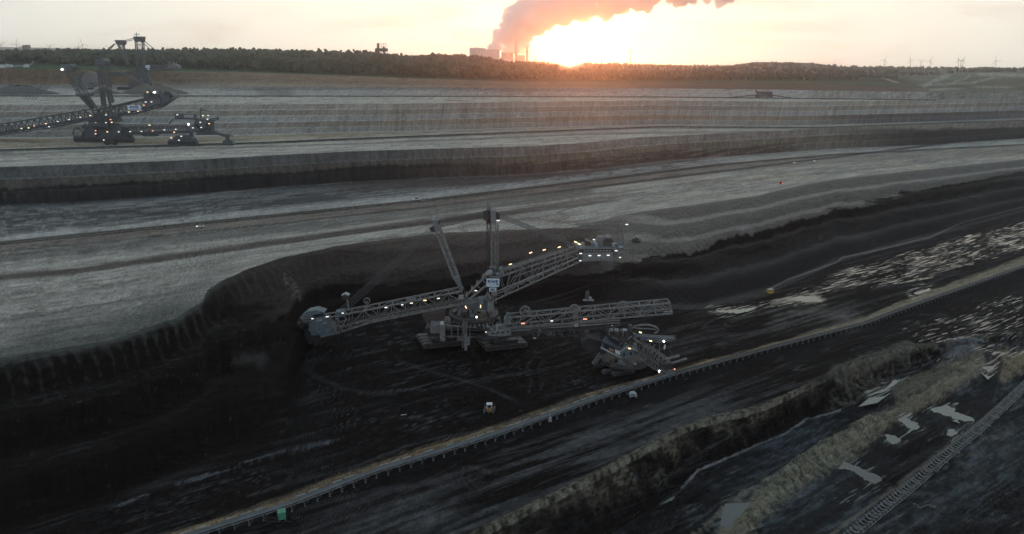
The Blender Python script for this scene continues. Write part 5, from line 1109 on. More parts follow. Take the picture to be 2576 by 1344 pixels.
# idler conveyor, lower right corner
IDL = [(2020, 1415), (2134, 1332), (2226, 1264), (2302, 1207), (2379, 1148), (2456, 1092), (2513, 1043), (2576, 990), (2700, 890)]
p2 = world_path(IDL, -9.5, 2.5, 2040, 2690); g2 = [Vector((p.x, p.y, ground_z(p) + .5)) for p in p2]
zs = np.array([p.z for p in g2]); zs = np.convolve(np.pad(zs, 6, 'edge'), np.ones(13) / 13, 'valid'); p2 = [Vector((p.x, p.y, float(z_) + .3)) for p, z_ in zip(p2, zs)]
c2_ = thing('idler_conveyor', p2[0], 'beltless conveyor with a row of bare troughed idler rollers in the lower right corner', 'conveyor', 'belt conveyors')
for s_ in (-2.2, 2.2): strip(c2_, 'stringer', p2, .22, -.2, .3, 'idl' if s_ > 0 else 'iron', side=s_)
strip(c2_, 'return_belt', p2, 2.4, -.75, .1, 'black')
u = MB(); u.beam((0, -1.9, 1.1), (0, -.75, .15), .42); u.beam((0, -.75, .12), (0, .75, .12), .42); u.beam((0, .75, .15), (0, 1.9, 1.1), .42)
u.beam((.35, -2.2, 0), (.35, 2.2, 0), .22); u.beam((.3, -2.1, -.6), (.3, -2.1, 1.2), .16); u.beam((.3, 2.1, -.6), (.3, 2.1, 1.2), .16)
follow(c2_, u, 'idler', 'idl', p2)
u = MB(); u.beam((0, -2.9, -.75), (0, 2.9, -.75), .35, .35); u.beam((0, 2.2, -.7), (0, 3.3, -.9), .2); follow(c2_, u, 'sleeper', 'conc', p2[::5])
u = MB(); u.beam((-.8, -1.2, .9), (.5, 1.4, .6), .18); u.beam((-.9, -1.6, 1.0), (.9, -1.3, 1.0), .16); follow(c2_, u, 'loose_bracket', 'iron', p2[2::6])
# conveyor on the light bench
BB1 = [(-60, 617), (0, 609), (1050, 504), (1500, 451), (1800, 414), (2100, 388), (2576, 363), (2700, 356)]
p3 = world_path(BB1, 35.8, 8.0, -50, 2690)
c3_ = thing('bench_conveyor', p3[0] - Vector((0, 0, 1.8)), 'dark belt conveyor on regular posts along the light middle bench', 'conveyor', 'belt conveyors')
strip(c3_, 'belt', p3, 2.6, 0, .3, 'black'); strip(c3_, 'stringer', p3, .3, 0, .4, 'dsteel', side=-1.6); strip(c3_, 'stringer', p3, .25, .0, .4, 'dsteel', side=1.6)
sp3 = MB()
for s_ in (-1.7, 1.7): sp3.beam((0, s_, -1.9), (0, s_, .5), .4)
sp3.beam((0, -1.7, -.5), (0, 1.7, -.5), .3); sp3.box((0, 1.9, -1.6), (.8, .8, .6))
follow(c3_, sp3, 'trestle', 'iron', p3[:290])
if len(p3) > 290: follow(c3_, sp3, 'trestles', 'iron', p3[290:], stuff=True)
for nm, pts, z_, lab in (('upper_conveyor', [(-60, 379), (0, 376), (648, 358), (854, 349), (1060, 341), (1295, 332), (1657, 318), (2050, 320), (2576, 302), (2700, 297)], 69., 'thin dark conveyor on the pale bench below the sand terraces'),
                         ('far_conveyor', [(-60, 240), (0, 240), (648, 241), (1295, 242), (1657, 243), (2120, 248), (2370, 251.5)], 107., 'farthest dark conveyor line at the foot of the brown rim')):
    p4 = world_path(pts, z_, 14., -50, 2690 if z_ < 100 else 2370)
    c4_ = thing(nm, p4[0] - Vector((0, 0, 2)), lab, 'conveyor', 'belt conveyors')
    strip(c4_, 'belt', p4, 3.6, 0, .5, 'dsteel'); strip(c4_, 'stringer', p4, .4, .1, 1.0, 'dsteel', side=1.9)
    mb = MB(); mb.beam((0, -1.7, -2.2), (0, -1.7, .2), .5); mb.beam((0, 1.7, -2.2), (0, 1.7, .2), .5); follow(c4_, mb, 'trestles', 'dsteel', p4, stuff=True)

# ------------------------------------------------------------------ smaller things on the ground
def on_ground(X, Y, z): p = PZ(X, Y, z); p.z = ground_z(p); return p
g = on_ground(1231, 1036, 0)
bd_ = thing('bulldozer', g, 'small orange bulldozer with white cab frame alone on the black floor above the near conveyor', 'bulldozer')
for s_ in (-1, 1): crawler(bd_, g + Vector((s_ * 2.1, 0, 0)), 5.6, .9, 1.5, d=Vector((0.1, 1, 0)).normalized())
MB().box(g + Vector((0, .6, 1.7)), (2.9, 4.2, 1.6), .0, .9).build('body', 'orange', bd_)
mb = MB()
for sx in (-1.1, 1.1):
    for sy in (-.8, 1.0): mb.beam(g + Vector((sx, sy, 2.4)), g + Vector((sx, sy, 4.0)), .28)
mb.box(g + Vector((0, .1, 4.1)), (2.8, 2.4, .3)); mb.build('cab_frame', 'white', bd_)
MB().box(g + Vector((0, .1, 3.1)), (1.9, 1.6, 1.4)).build('cab_glass', 'glass', bd_)
MB().box(g + Vector((0, -2.6, 1.9)), (2.2, .9, 1.5)).build('radiator', 'orange', bd_); MB().beam(g + Vector((-.9, -2.9, 2.9)), g + Vector((-1.2, -2.9, 3.9)), .35).build('exhaust', 'white', bd_)
mb = MB(); mb.box(g + Vector((0, 3.8, 1.1)), (5.6, .35, 2.0)); mb.build('blade', 'dsteel', bd_)
mb = MB(); mb.beam(g + Vector((-2.3, 0, 1)), g + Vector((-2.4, 3.7, 1)), .3); mb.beam(g + Vector((2.3, 0, 1)), g + Vector((2.4, 3.7, 1)), .3); mb.build('push_arms', 'orange', bd_)
MB().beam(g + Vector((0, -3.1, 1.4)), g + Vector((0, -3.9, .5)), .4, .5).build('ripper', 'dsteel', bd_)
def tarp_cone(name, g, sc_, label, cat, legs=True, mat='pale', sy=.8):
    """low humped housing on four stubby feet"""
    t_ = thing(name, g, label, cat); mb = MB(); prof = [(-1, .35), (-.95, .8), (-.55, 1.15), (-.1, 1.25), (.55, 1.15), (.95, .75), (1, .35)]
    for a, b in zip(prof[:-1], prof[1:]): pass
    mb.prism([g + Vector((a * sc_, -sy * sc_, b * sc_)) for a, b in prof], (0, 2 * sy * sc_, 0)); mb.build('housing', mat, t_)
    if legs:
        for a in (-.7, .7):
            for b in (-.55, .55): MB().box(g + Vector((a * sc_, b * sc_, .2 * sc_)), (.25 * sc_, .25 * sc_, .45 * sc_)).build('foot', mat, t_)
    return t_
g = on_ground(1592, 999, 0); t_ = tarp_cone('cable_drum_car', g, 2.0, 'small pale hump-backed housing on four feet just below the near conveyor', 'housing'); MB().box(g + Vector((-.5, -1.65, 1.7)), (1.3, .1, .3)).build('window', 'glass', t_)
g = on_ground(1384, 1062, 0); t_ = thing('switch_cabinet', g, 'small pale upright cabinet hanging at a conveyor trestle', 'cabinet')
MB().box(g + Vector((0, 0, 1.5)), (1.7, 1.4, 1.8), 0, .75).build('cabinet', 'pale', t_); mb = MB()
for a in (-.6, .6): MB().beam(g + Vector((a, -.3, 0)), g + Vector((a, -.3, .7)), .2).build('leg', 'pale', t_)
MB().beam(g + Vector((0, 0, 2.4)), g + Vector((0, .6, 4.2)), .25).build('post', 'pale', t_)
g = on_ground(710, 1308, 0); t_ = thing('transformer_hut', g, 'bright green square electric hut with loose black cables below the near conveyor', 'hut')
bx = MB().box(g + Vector((0, 0, 2.2)), (2.7, 2.7, 2.8), .35).build('body', 'green', t_); MB().box(g + Vector((0, 0, 3.7)), (2.95, 2.95, .22), .35).build('roof', M['green'], t_); MB().box(g + Vector((0, 0, 3.9)), (.22, 2.95, .2), .35).build('roof_ridge', 'green', t_)
for k in range(4): a = .35 + math.pi / 4 + k * math.pi / 2; MB().beam(g + Vector((1.8 * math.cos(a), 1.8 * math.sin(a), 0)), g + Vector((1.8 * math.cos(a), 1.8 * math.sin(a), .8)), .25).build('leg', 'iron', t_)
def coil(parent, c, r, n, name='cable', rise=.1, turns=1.4, drift=(0, 0)):
    mb = MB(); pts = [Vector((c.x + drift[0] * i / n + r * (1 - .45 * i / n) * math.cos(turns * 2 * math.pi * i / n), c.y + drift[1] * i / n + r * .8 * (1 - .45 * i / n) * math.sin(turns * 2 * math.pi * i / n), c.z + rise + .15)) for i in range(n + 1)]
    for a, b in zip(pts[:-1], pts[1:]): mb.beam(a, b, .16)
    return mb.build(name, 'brown', parent)
coil(t_, g + Vector((-4, -.5, 0)), 2.2, 18); coil(t_, g + Vector((4.2, .2, 0)), 1.6, 16, turns=1.2, drift=(1, 1.5)); MB().beam(g + Vector((-2.6, -1.8, .2)), g + Vector((3.8, -1.2, .2)), .16).build('cable', 'brown', t_)
g = on_ground(1937, 739, 0); t_ = thing('yellow_container', g, 'single yellow site container beside the flooded furrows', 'container')
MB().box(g + Vector((0, 0, 1.9)), (4.2, 3.0, 2.9), .35).build('body', 'yellow', t_); MB().box(g + Vector((0, 0, 3.42)), (4.3, 3.1, .15), .35).build('roof', 'pale', t_); MB().box(g + Vector((0, 0, .25)), (4.6, 1.2, .4), .35).build('skid', 'brown', t_)
g = on_ground(1479, 737, 6); t_ = thing('pump_station', g, 'pale pump raft and lattice post at the foot of the wall behind the bridge', 'pump station')
mb = MB(); lattice(mb, g + Vector((-1.6, 0, 0)), g + Vector((-1.2, 0, 7)), g + Vector((1.2, 0, 0)), g + Vector((.6, 0, 7)), 2, 4, .3, .2); mb.build('lattice_post', 'lpanel', t_)
MB().box(g + Vector((.5, 0, .4)), (7.5, 3, .5)).build('raft', 'pale', t_); MB().box(g + Vector((1.6, -.4, 1.8)), (2.6, 2, 2.4), .2, .7).build('pump_house', 'pale', t_)
def quad_truck(name, X, Y, z, label, cat, mat, L_=5.0, rz=.3, s_=1.):
    g = on_ground(X, Y, z); t_ = thing(name, g, label, cat); ca, sa = math.cos(rz), math.sin(rz); e = lambda a, b, c: g + Vector((a * ca - b * sa, a * sa + b * ca, c)) 
    MB().box(e(0, 0, 1.1 * s_), (L_, 2 * s_, 1.0 * s_), rz).build('body', mat, t_); MB().box(e(L_ * .12, 0, 1.9 * s_), (L_ * .5, 1.8 * s_, .8 * s_), rz, .8).build('cab', 'glass', t_)
    for a in (-.32, .32):
        for b in (-1, 1): MB().cyl(e(L_ * a, b * .8 * s_, .45 * s_), e(L_ * a, b * 1.05 * s_, .45 * s_), .45 * s_, n=10).build('wheel', 'black', t_)
    return t_
quad_truck('parked_van', 1046, 506, 34, 'white van parked on the brown strip below the bench conveyor', 'van', 'white', 6.5, .1, 1.4)
quad_truck('parked_van', 1064, 508, 34, 'second smaller pale van just right of the white van by the bench conveyor', 'van', 'pale', 5, .1, 1.1)
g = PZ(1601, 572, 34); g.z = ground_z(g); t_ = thing('crest_bulldozer', g, 'dark bulldozer standing on the crest beyond the counterweight crane', 'bulldozer')
for s_ in (-1, 1): crawler(t_, g + Vector((0, s_ * 2.0, 0)), 6, 1, 1.6, d=Vector((1, .1, 0)).normalized())
MB().box(g + Vector((0, 0, 2)), (5, 3, 1.6)).build('body', 'dsteel', t_); MB().box(g + Vector((.6, 0, 3.6)), (2.2, 2.4, 1.6), 0, .85).build('cab', 'glass', t_); MB().box(g + Vector((4.2, 0, 1.4)), (.4, 5, 2)).build('blade', 'steel', t_); MB().beam(g + Vector((-3, 0, 1.2)), g + Vector((-6, 0, 1.0)), .5).build('tow_bar', 'steel', t_)
for X_, Y_, mt, lk, lab in ((1962, 463.5, 'red', 'lampr', 'truck with glowing red tail lights near the edge of the light bench'), (2000, 412, 'white', 'lamp', 'left one of two white pickups on the upper right of the bench'), (2051, 407, 'white', 'lamp', 'right one of two white pickups on the upper right of the bench'), (504, 573, 'white', 'lamp', 'white pickup alone on the brown track left of the bench van')):
    t_ = quad_truck('parked_truck', X_, Y_, 34, lab, 'truck', mt, 5.5, .15, 1.2); q = wloc(t_)
    for dx in ((-2.2, 2.2) if mt == 'red' else (-2.0,)): MB().beam(q + Vector((dx - .6, -1.5, 1.3)), q + Vector((dx + .6, -1.5, 1.3)), .3, .5).build('lamp', lk, t_)
g = on_ground(2424, 374, 34); t_ = thing('site_container', g, 'pale green site container beside the bench conveyor at far right', 'container'); MB().box(g + Vector((0, 0, 1.6)), (8, 3, 2.8), .1).build('body', 'green', t_); MB().box(g + Vector((0, 0, 3.1)), (8.2, 3.2, .2), .1).build('roof', 'pale', t_)
# broken spill planks and scraps along the left floor edge
sc_b = thing('timber_scrap', on_ground(1015, 1046, 0), 'short pale plank lying alone left of the bulldozer', 'plank'); g = wloc(sc_b); MB().beam(g + Vector((-1.2, 0, .2)), g + Vector((1.4, .5, .35)), .5, .25).build('plank', 'pale', sc_b)
g = on_ground(2300, 1262, -10); g = on_ground(2330, 1278, -12)
hz = thing('loose_hose', g, 'pale hose lying in loose loops right of the idler conveyor', 'hose'); mb = MB()
hp_ = [(-4.5, 1.8), (-3.6, 2.4), (-3.0, 1.2), (-3.4, -.2), (-2.2, -.6), (-.9, .6), (.6, 1.3), (2.2, 1.5), (3.6, .9), (3.9, .1), (2.8, -.3), (1.4, .3)]
pp = [g + Vector((a, b, .3)) for a, b in hp_]
for a, b in zip(pp[:-1], pp[1:]): mb.beam(a, b, .2)
mb.build('hose', 'lpanel', hz)
# ------------------------------------------------------------------ standing water
wm_, t, b_ = newmat('pond_water'); b_.inputs['Base Color'].default_value = (.03, .04, .042, 1); b_.inputs['Roughness'].default_value = .06; b_.inputs['Specular IOR Level'].default_value = .6
nn = N(t, 'ShaderNodeTexNoise'); nn.inputs['Scale'].default_value = 1.5; nn.inputs['Detail'].default_value = 3; gg = N(t, 'ShaderNodeNewGeometry'); t.links.new(gg.outputs['Position'], nn.inputs['Vector'])
bb = N(t, 'ShaderNodeBump'); bb.inputs['Strength'].default_value = .03; t.links.new(nn.outputs['Fac'], bb.inputs['Height']); t.links.new(bb.outputs[0], b_.inputs['Normal'])
for k, (poly, lev) in enumerate(PONDS):
    c = [Vector((at_z(float(a), float(b), lev))) for a, b in poly]; me = bpy.data.meshes.new('water'); me.from_pydata([tuple(v) for v in c], [], [tuple(range(len(c)))]); me.materials.append(wm_)
    o = bpy.data.objects.new('water', me); COL.objects.link(o); o['kind'] = 'structure'
# ------------------------------------------------------------------ second excavator, on the upper left bench
y2 = PZ(265, 357, 67).y; b2_ = PZ(265, 357, 67); b2_.z = ground_z(b2_)
e2 = thing('bucket_wheel_excavator', b2_, 'dark lattice excavator dotted with lights on the left bench, its boom leaving the picture', 'excavator', 'bucket wheel excavators')
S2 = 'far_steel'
def poly(parent, name, mat, pts, y, dy, label=None): return MB().prism([P(a, b, y) for a, b in pts], (0, dy, 0)).build(name, mat, parent, label)
zc2 = b2_.z
for X_, W_ in ((229, 36), (301, 32)):
    for k in range(2): c = P(X_, 357, y2 - 6 + 12 * k); c.z = zc2; crawler(e2, c, W_ * 2 / 1.93, 6, 6.2, 'far_steel', Vector((1, 0, 0)))
poly(e2, 'undercarriage_frame', S2, [(205, 345), (318, 345), (308, 322), (292, 314), (236, 314), (214, 322)], y2 - 8, 16)
poly(e2, 'machinery_house', S2, [(221, 345), (221, 320), (240, 316), (242, 345)], y2 - 11, 8); poly(e2, 'machinery_house', S2, [(286, 340), (286, 318), (304, 320), (304, 340)], y2 - 11, 8)
MB().cyl(P(262, 316, y2), P(262, 308, y2), 16, 16, 24).build('turntable', S2, e2)
poly(e2, 'superstructure_girder', S2, [(228, 310), (298, 308), (288, 292), (240, 288), (230, 296)], y2 - 6, 12)
clutter(e2, P(262, 322, y2) + Vector((0, -8, 0)), 28, 4, 60, 31, (S2, S2, 'dsteel'), 6)
mb = truss(e2, S2, [(-60, 322), (21, 310), (214, 277)], [(-60, 350), (124, 322), (232, 300)], y2 - 6, y2 + 6, 1.3, .8, False, nodes=17); mb.beam(P(-60, 345, y2), P(232, 297, y2), 9, 3); mb.build('wheel_boom', S2, e2)['kind'] = 'stuff'
mb = truss(e2, S2, [(232, 279), (296, 264), (402, 239)], [(240, 301), (322, 290), (402, 268)], y2 - 7, y2 + 7, 1.3, .8, False, nodes=9)
for q in (((300, 290), (402, 262)), ((290, 268), (402, 243))): mb.beam(P(*q[0], y2), P(*q[1], y2), 9, 2)
mb.build('counterweight_boom', S2, e2)['kind'] = 'stuff'
poly(e2, 'counterweight_house', S2, [(361, 252), (402, 243), (404, 262), (362, 273)], y2 - 9, 16); poly(e2, 'ballast_box', S2, [(402, 238), (428, 233), (436, 240), (428, 252), (404, 268)], y2 - 8, 14)
poly(e2, 'tail_cover', 'lpanel', [(426, 240), (441, 240), (440, 247), (428, 251)], y2 - 8, 12); poly(e2, 'winch_house', S2, [(362, 232), (400, 230), (402, 241), (362, 250)], y2 - 4, 8)
for q in ([(366, 230), (376, 229), (376, 240), (366, 242)], [(385, 228), (400, 228), (400, 236), (385, 238)], [(412, 228), (426, 230), (425, 238), (412, 238)]): poly(e2, 'switch_cabinet', S2, q, y2 - 8, 5)
fm = MB(); lattice(fm, P(161, 179, y2 - 5), P(196, 238, y2 - 5), P(178, 174, y2 - 5), P(219, 241, y2 - 5), 6, 5, .85, .36)
lattice(fm, P(196, 238, y2 - 5), P(229, 276, y2 - 5), P(205, 240, y2 - 5), P(233, 276, y2 - 5), 3, 6, 0.9, .38); lattice(fm, P(212, 240, y2 - 5), P(236, 272, y2 - 5), P(220, 241, y2 - 5), P(241, 272, y2 - 5), 3, 6, 1.1, .5); fm.build('forward_mast', S2, e2)['kind'] = 'stuff'
poly(e2, 'mast_head', S2, [(151, 162), (175, 161), (182, 168), (181, 176), (166, 181), (156, 176)], y2 - 6, 12)
poly(e2, 'mast_platform', S2, [(190, 236), (222, 236), (222, 242), (190, 242)], y2 - 6, 12)
tw = MB(); lattice(tw, P(243, 161, y2 - 5), P(254, 248, y2 - 5), P(262, 161, y2 - 5), P(274, 226, y2 - 5), 6, 5, .85, .36)
lattice(tw, P(250, 226, y2 - 5), P(257, 268, y2 - 5), P(258, 226, y2 - 5), P(264, 268, y2 - 5), 3, 6, 0.9, .38); lattice(tw, P(267, 226, y2 - 5), P(276, 268, y2 - 5), P(274, 226, y2 - 5), P(284, 258, y2 - 5), 3, 5, .9, .38); tw.build('tower', S2, e2)['kind'] = 'stuff'
poly(e2, 'tower_head', S2, [(239, 149), (257, 147), (265, 154), (264, 164), (241, 163)], y2 - 6, 12); MB().beam(P(247, 150, y2), P(247, 141, y2), .6).build('antenna', S2, e2)
for k, q in enumerate((((146, 178), (62, 250)), ((151, 179), (68, 252)), ((160, 181), (78, 252)), ((166, 181), (86, 252)))):
    MB().beam(P(*q[0], y2 - 4 + 3 * k), P(*q[1], y2 - 4 + 3 * k), .5).build('rope', 'lpanel', e2)
for k in range(3): MB().beam(P(180, 166 + k * 2, y2), P(240, 153 + k * 2, y2), .35).build('rope', S2, e2); MB().beam(P(264, 153 + k * 3, y2), P(395, 229 + k * 2, y2), .35).build('rope', 'lpanel', e2)
mb = MB()
for q in (((232, 300), (258, 266)), ((245, 306), (268, 262)), ((270, 300), (280, 262)), ((290, 306), (276, 266)), ((236, 290), (286, 276)), ((258, 308), (240, 268)), ((262, 306), (262, 265)), ((296, 300), (300, 265))):
    for y_ in (y2 - 6, y2 + 6): mb.beam(P(*q[0], y_), P(*q[1], y_), 1.1)
mb.build('superstructure_frame', S2, e2)['kind'] = 'stuff'
bd, c, W_, H_ = signboard(e2, (320, 265), (355.5, 278), y2 - 12, 'RWE', .62, hfrac=.45, rise=.12)
MB().box(c + Vector((0, -.25, -H_ * .3)), (W_ * .66, .1, H_ * .09)).build('small_print', 'navy', bd)
mb = truss(e2, S2, [(304, 321), (477, 318)], [(304, 339), (477, 334)], y2 - 5, y2 + 5, 1.0, .6, False, nodes=18); mb.beam(P(304, 335, y2), P(477, 331, y2), 7, 1.6); mb.build('discharge_bridge', S2, e2)['kind'] = 'stuff'
poly(e2, 'hanging_cabin', S2, [(356, 337), (392, 336), (390, 344), (360, 344)], y2 - 4, 8)
rl_ = MB().ring(P(196, 336, y2 - 9), (0, 1, 0), 6, 1.5, .8, 20); rl_.build('cable_reel', S2, e2)
for X_, Y_, k in ((54, 323.5, 'lamp'), (72, 322, 'lampy'), (86, 317, 'lampr'), (115.5, 311.5, 'lampw'), (123.5, 319, 'lamp'), (145, 306, 'lamp'), (173.5, 301, 'lamp'), (202, 295.5, 'lamp'), (227, 291, 'lampw'), (266.5, 289.5, 'lamp'),
                  (278, 301, 'lampr'), (281, 308, 'lampw'), (266.5, 309, 'lamp'), (233, 309, 'lampy'), (240.5, 309.5, 'lampy'), (240.5, 329, 'lampr'), (240.5, 337, 'lamp'), (270, 332, 'lampw'), (298.5, 332, 'lamp'), (327.5, 331.5, 'lamp'),
                  (356, 331, 'lamp'), (384, 329.5, 'lampr'), (413.5, 327, 'lamp'), (442, 325.5, 'lamp'), (471, 323.5, 'lampw'), (438, 333, 'lampw'), (366.5, 257, 'lamp'), (381, 256.5, 'lamp'), (362, 265, 'lampr'), (324.5, 282, 'lampw'), (347, 280, 'lampw'), (261, 352.5, 'lamp'), (376, 315, 'lampy'), (371, 232, 'lampw'), (385, 233, 'lamp'), (390, 233, 'lamp')):
    lamp(e2, X_, Y_, y2 - 12, k, 1.7, .8)
lamp(e2, 156, 175, y2 - 7, 'spot', r=1.1); lamp(e2, 389, 232.5, y2 - 9, 'spot', r=1.0)
# loader unit beside it
g = PZ(461, 364, 67); g.z = ground_z(g); l2 = thing('belt_transfer_wagon', g, 'dark transfer wagon with spindly tower and lights at the end of the left excavator bridge', 'transfer wagon'); yy = g.y
for k in range(2): c = P(461, 362, yy - 4 + 8 * k); c.z = g.z; crawler(l2, c, 34, 4.5, 5, S2, Vector((1, 0, 0)))
poly(l2, 'undercarriage_frame', S2, [(434, 356), (436, 344), (448, 341), (475, 341), (486, 352), (484, 357)], yy - 5, 10)
poly(l2, 'top_cabin', S2, [(438, 287), (452, 286), (488, 288), (488, 298), (440, 299)], yy - 4, 8); poly(l2, 'window', 'pale', [(463, 289), (486, 289), (486, 296), (463, 296)], yy - 4.5, .3)
mb = MB(); mb.beam(P(505, 272, yy), P(505, 310, yy), 1.1); mb.beam(P(503, 278, yy), P(525, 279, yy), .8); mb.beam(P(507, 272, yy), P(520, 279, yy), .5); mb.build('mast', S2, l2)
poly(l2, 'body', S2, [(490, 302), (504, 300), (522, 302), (530, 298), (536, 306), (520, 310), (515, 325), (500, 324), (488, 312)], yy - 4, 8); poly(l2, 'body', S2, [(468, 318), (494, 312), (512, 326), (495, 333), (470, 334)], yy - 4, 8)
mb = MB(); lattice(mb, P(518, 306, yy - 3), P(520, 337, yy - 3), P(532, 306, yy - 3), P(534, 334, yy - 3), 6, 5, .9, .5)
for q in (((530, 302), (550, 295)), ((530, 310), (550, 298)), ((548, 293), (549, 303)), ((488, 300), (530, 300)), ((425, 312), (436, 299)), ((500, 334), (545, 332)), ((440, 299), (500, 300))): mb.beam(P(*q[0], yy), P(*q[1], yy), 1.1)
mb.build('tower', S2, l2)['kind'] = 'stuff'
mb = MB(); mb.beam(P(497, 335, yy), P(548, 335, yy), 5, 4); mb.beam(P(540, 334, yy), P(574, 343, yy), 4, 3); mb.beam(P(572, 338, yy), P(573, 355, yy), 4, 3); mb.beam(P(480, 318, yy), P(482, 341, yy), 3); mb.build('loading_boom', S2, l2)
poly(l2, 'loading_hopper', S2, [(558, 365), (561, 354), (580, 352), (588, 364)], yy - 4, 8); clutter(l2, P(505, 330, yy), 14, 3, 30, 33, (S2, 'dsteel'), 7); clutter(l2, P(570, 344, yy), 7, 2, 12, 34, (S2, 'dsteel'), 4)
for X_, Y_, k in ((446, 289, 'lamp'), (510.5, 291, 'lampy'), (524, 291, 'lamp'), (522, 300, 'lamp'), (504, 308, 'lamp'), (526, 311.5, 'lampw'), (506, 321, 'lamp'), (485, 322, 'lamp'), (456, 343, 'lamp'), (450, 353, 'lamp'), (431, 347, 'lampw')): lamp(l2, X_, Y_, yy - 6, k, 1.7, .8)
lamp(l2, 474, 313, yy - 6, 'spot', r=1.0)
g = PZ(280, 365, 67); quad_truck('parked_truck', 280, 365, 67, 'small dark truck below the crawlers of the left excavator', 'truck', 'dsteel', 13, .1, 2.2)
# ------------------------------------------------------------------ third excavator, farthest, against the sky
g = gz(340, 226); y3 = g.y
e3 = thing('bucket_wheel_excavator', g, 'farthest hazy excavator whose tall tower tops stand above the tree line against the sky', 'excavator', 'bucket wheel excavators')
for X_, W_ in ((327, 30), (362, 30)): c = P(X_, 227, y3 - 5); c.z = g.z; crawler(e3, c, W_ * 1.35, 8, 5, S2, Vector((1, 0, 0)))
poly(e3, 'undercarriage_frame', S2, [(322, 221), (324, 208), (334, 205), (340, 195), (372, 195), (374, 206), (380, 210), (380, 221)], y3 - 8, 16)
poly(e3, 'superstructure', S2, [(336, 196), (336, 184), (352, 180), (367, 181), (372, 196)], y3 - 6, 12)
tw = MB(); lattice(tw, P(340, 105, y3 - 5), P(344, 185, y3 - 5), P(357, 105, y3 - 5), P(364, 182, y3 - 5), 6, 5, 1.3, .5); tw.build('tower', S2, e3)['kind'] = 'stuff'
poly(e3, 'tower_head', S2, [(335, 92), (358, 92), (356, 106), (338, 105)], y3 - 6, 12); MB().beam(P(343, 92, y3), P(343, 82, y3), .9).build('antenna', S2, e3); MB().beam(P(336, 88, y3), P(352, 86.5, y3), .8).build('aerial_arm', S2, e3)
fm = MB(); lattice(fm, P(296, 114, y3 - 4), P(320, 164, y3 - 4), P(308, 113, y3 - 4), P(322, 164, y3 - 4), 5, 5, 1.2, .5); fm.beam(P(290, 110, y3), P(278, 124, y3), 1); fm.beam(P(310, 112, y3), P(316, 126, y3), 1); fm.build('forward_mast', S2, e3)['kind'] = 'stuff'
poly(e3, 'mast_head', S2, [(288, 101), (309, 101), (312, 108), (308, 114), (293, 113)], y3 - 5, 10)
for q in (((312, 103), (336, 96)), ((312, 106), (336, 100)), ((358, 98), (427, 160)), ((357, 104), (416, 164)), ((288, 110), (262, 132)), ((288, 112), (250, 143))): MB().beam(P(*q[0], y3), P(*q[1], y3), .9).build('rope', S2, e3)
mb = truss(e3, S2, [(330, 170), (425, 164)], [(322, 186), (449, 173)], y3 - 5, y3 + 5, 1.2, .8, False, nodes=9); mb.build('counterweight_boom', S2, e3)['kind'] = 'stuff'
poly(e3, 'counterweight_house', 'lpanel', [(420, 172), (422, 162), (434, 160), (449, 166), (449, 172)], y3 - 6, 12); poly(e3, 'switch_house', S2, [(376, 176), (376, 163), (418, 164), (418, 173)], y3 - 4, 8)
for a in (428, 436, 444): MB().beam(P(a, 163, y3), P(a, 154, y3), 1.2).build('vent_pipe', 'lpanel', e3)
poly(e3, 'sign', 'sign', [(366, 164), (377, 164), (377, 171.5), (366, 171.5)], y3 - 9, .4); poly(e3, 'sign', 'sign', [(370, 173), (376, 173), (376, 176), (370, 176)], y3 - 9, .4)
mb = MB(); mb.beam(P(326, 187, y3), P(212, 188, y3), 6, 3); lattice(mb, P(324, 181, y3 - 4), P(240, 184, y3 - 4), P(324, 190, y3 - 4), P(240, 190, y3 - 4), 8, 8, 1.1, .7); mb.build('wheel_boom', S2, e3)['kind'] = 'stuff'
wc3 = P(216, 208, y3); MB().cyl(wc3 + Vector((0, -3, 0)), wc3 + Vector((0, 3, 0)), 3, n=12).build('wheel_hub', S2, e3); MB().ring(wc3, (0, 1, 0), 14, 4, 4, 24).build('bucket_wheel', S2, e3)
poly(e3, 'drive_housing', 'steel', [(203, 206), (208, 190), (222, 180), (240, 184), (250, 194), (248, 214), (228, 222), (208, 218)], y3 - 9, 6); poly(e3, 'drive_cover', 'lpanel', [(212, 194), (214, 184), (222, 183), (225, 194)], y3 - 10, 4)
clutter(e3, P(354, 203, y3) + Vector((0, -8, 0)), 14, 4, 26, 35, (S2, 'steel'), 7); clutter(e3, P(232, 212, y3) + Vector((0, -8, 0)), 12, 4, 22, 36, (S2, 'steel'), 7)
# sand stockpiles
def pile(name, X, Y, z, rx, ry, h, label, mat, ridge=.0):
    c = gz(X, Y); n, mI = 40, 14; vs, fs = [], []
    for i in range(mI + 1):
        for j in range(n):
            a = 2 * math.pi * j / n; k = i / mI; e = 1 + .12 * math.sin(3 * a + 1) + .06 * math.sin(7 * a)
            X_ = math.cos(a) * rx * k * e; X_ += ridge * rx * math.cos(a) / abs(math.cos(a) + 1e-6) * (.35 * abs(math.cos(a)))
            vs.append(c + Vector((X_, math.sin(a) * ry * k * e, h * (1 - k) ** .9 * (1 + .08 * math.sin(5 * a + k * 6)) - .3)))
    for i in range(mI):
        for j in range(n): fs.append((i * n + j, (i + 1) * n + j, (i + 1) * n + (j + 1) % n, i * n + (j + 1) % n))
    o = MB().raw(vs, fs).build(name, mat, None, smooth=True); tag(o, label, 'spoil heap', 'sand heaps'); return recentre(o, c)
M['sandpile'] = vmat('heap_sand', (.13, .115, .09), rough=.95, scale=.2); M['greypile'] = vmat('heap_grey', (.10, .105, .10), rough=.95, scale=.2)
pile('spoil_heap', 384, 234, 105, 46, 30, 15, 'tan sand heap behind the tail of the left excavator', 'sandpile', .5); pile('spoil_heap', 50, 236, 105, 44, 26, 13, 'dark grey flat-topped heap at the far left edge', 'greypile', .8)
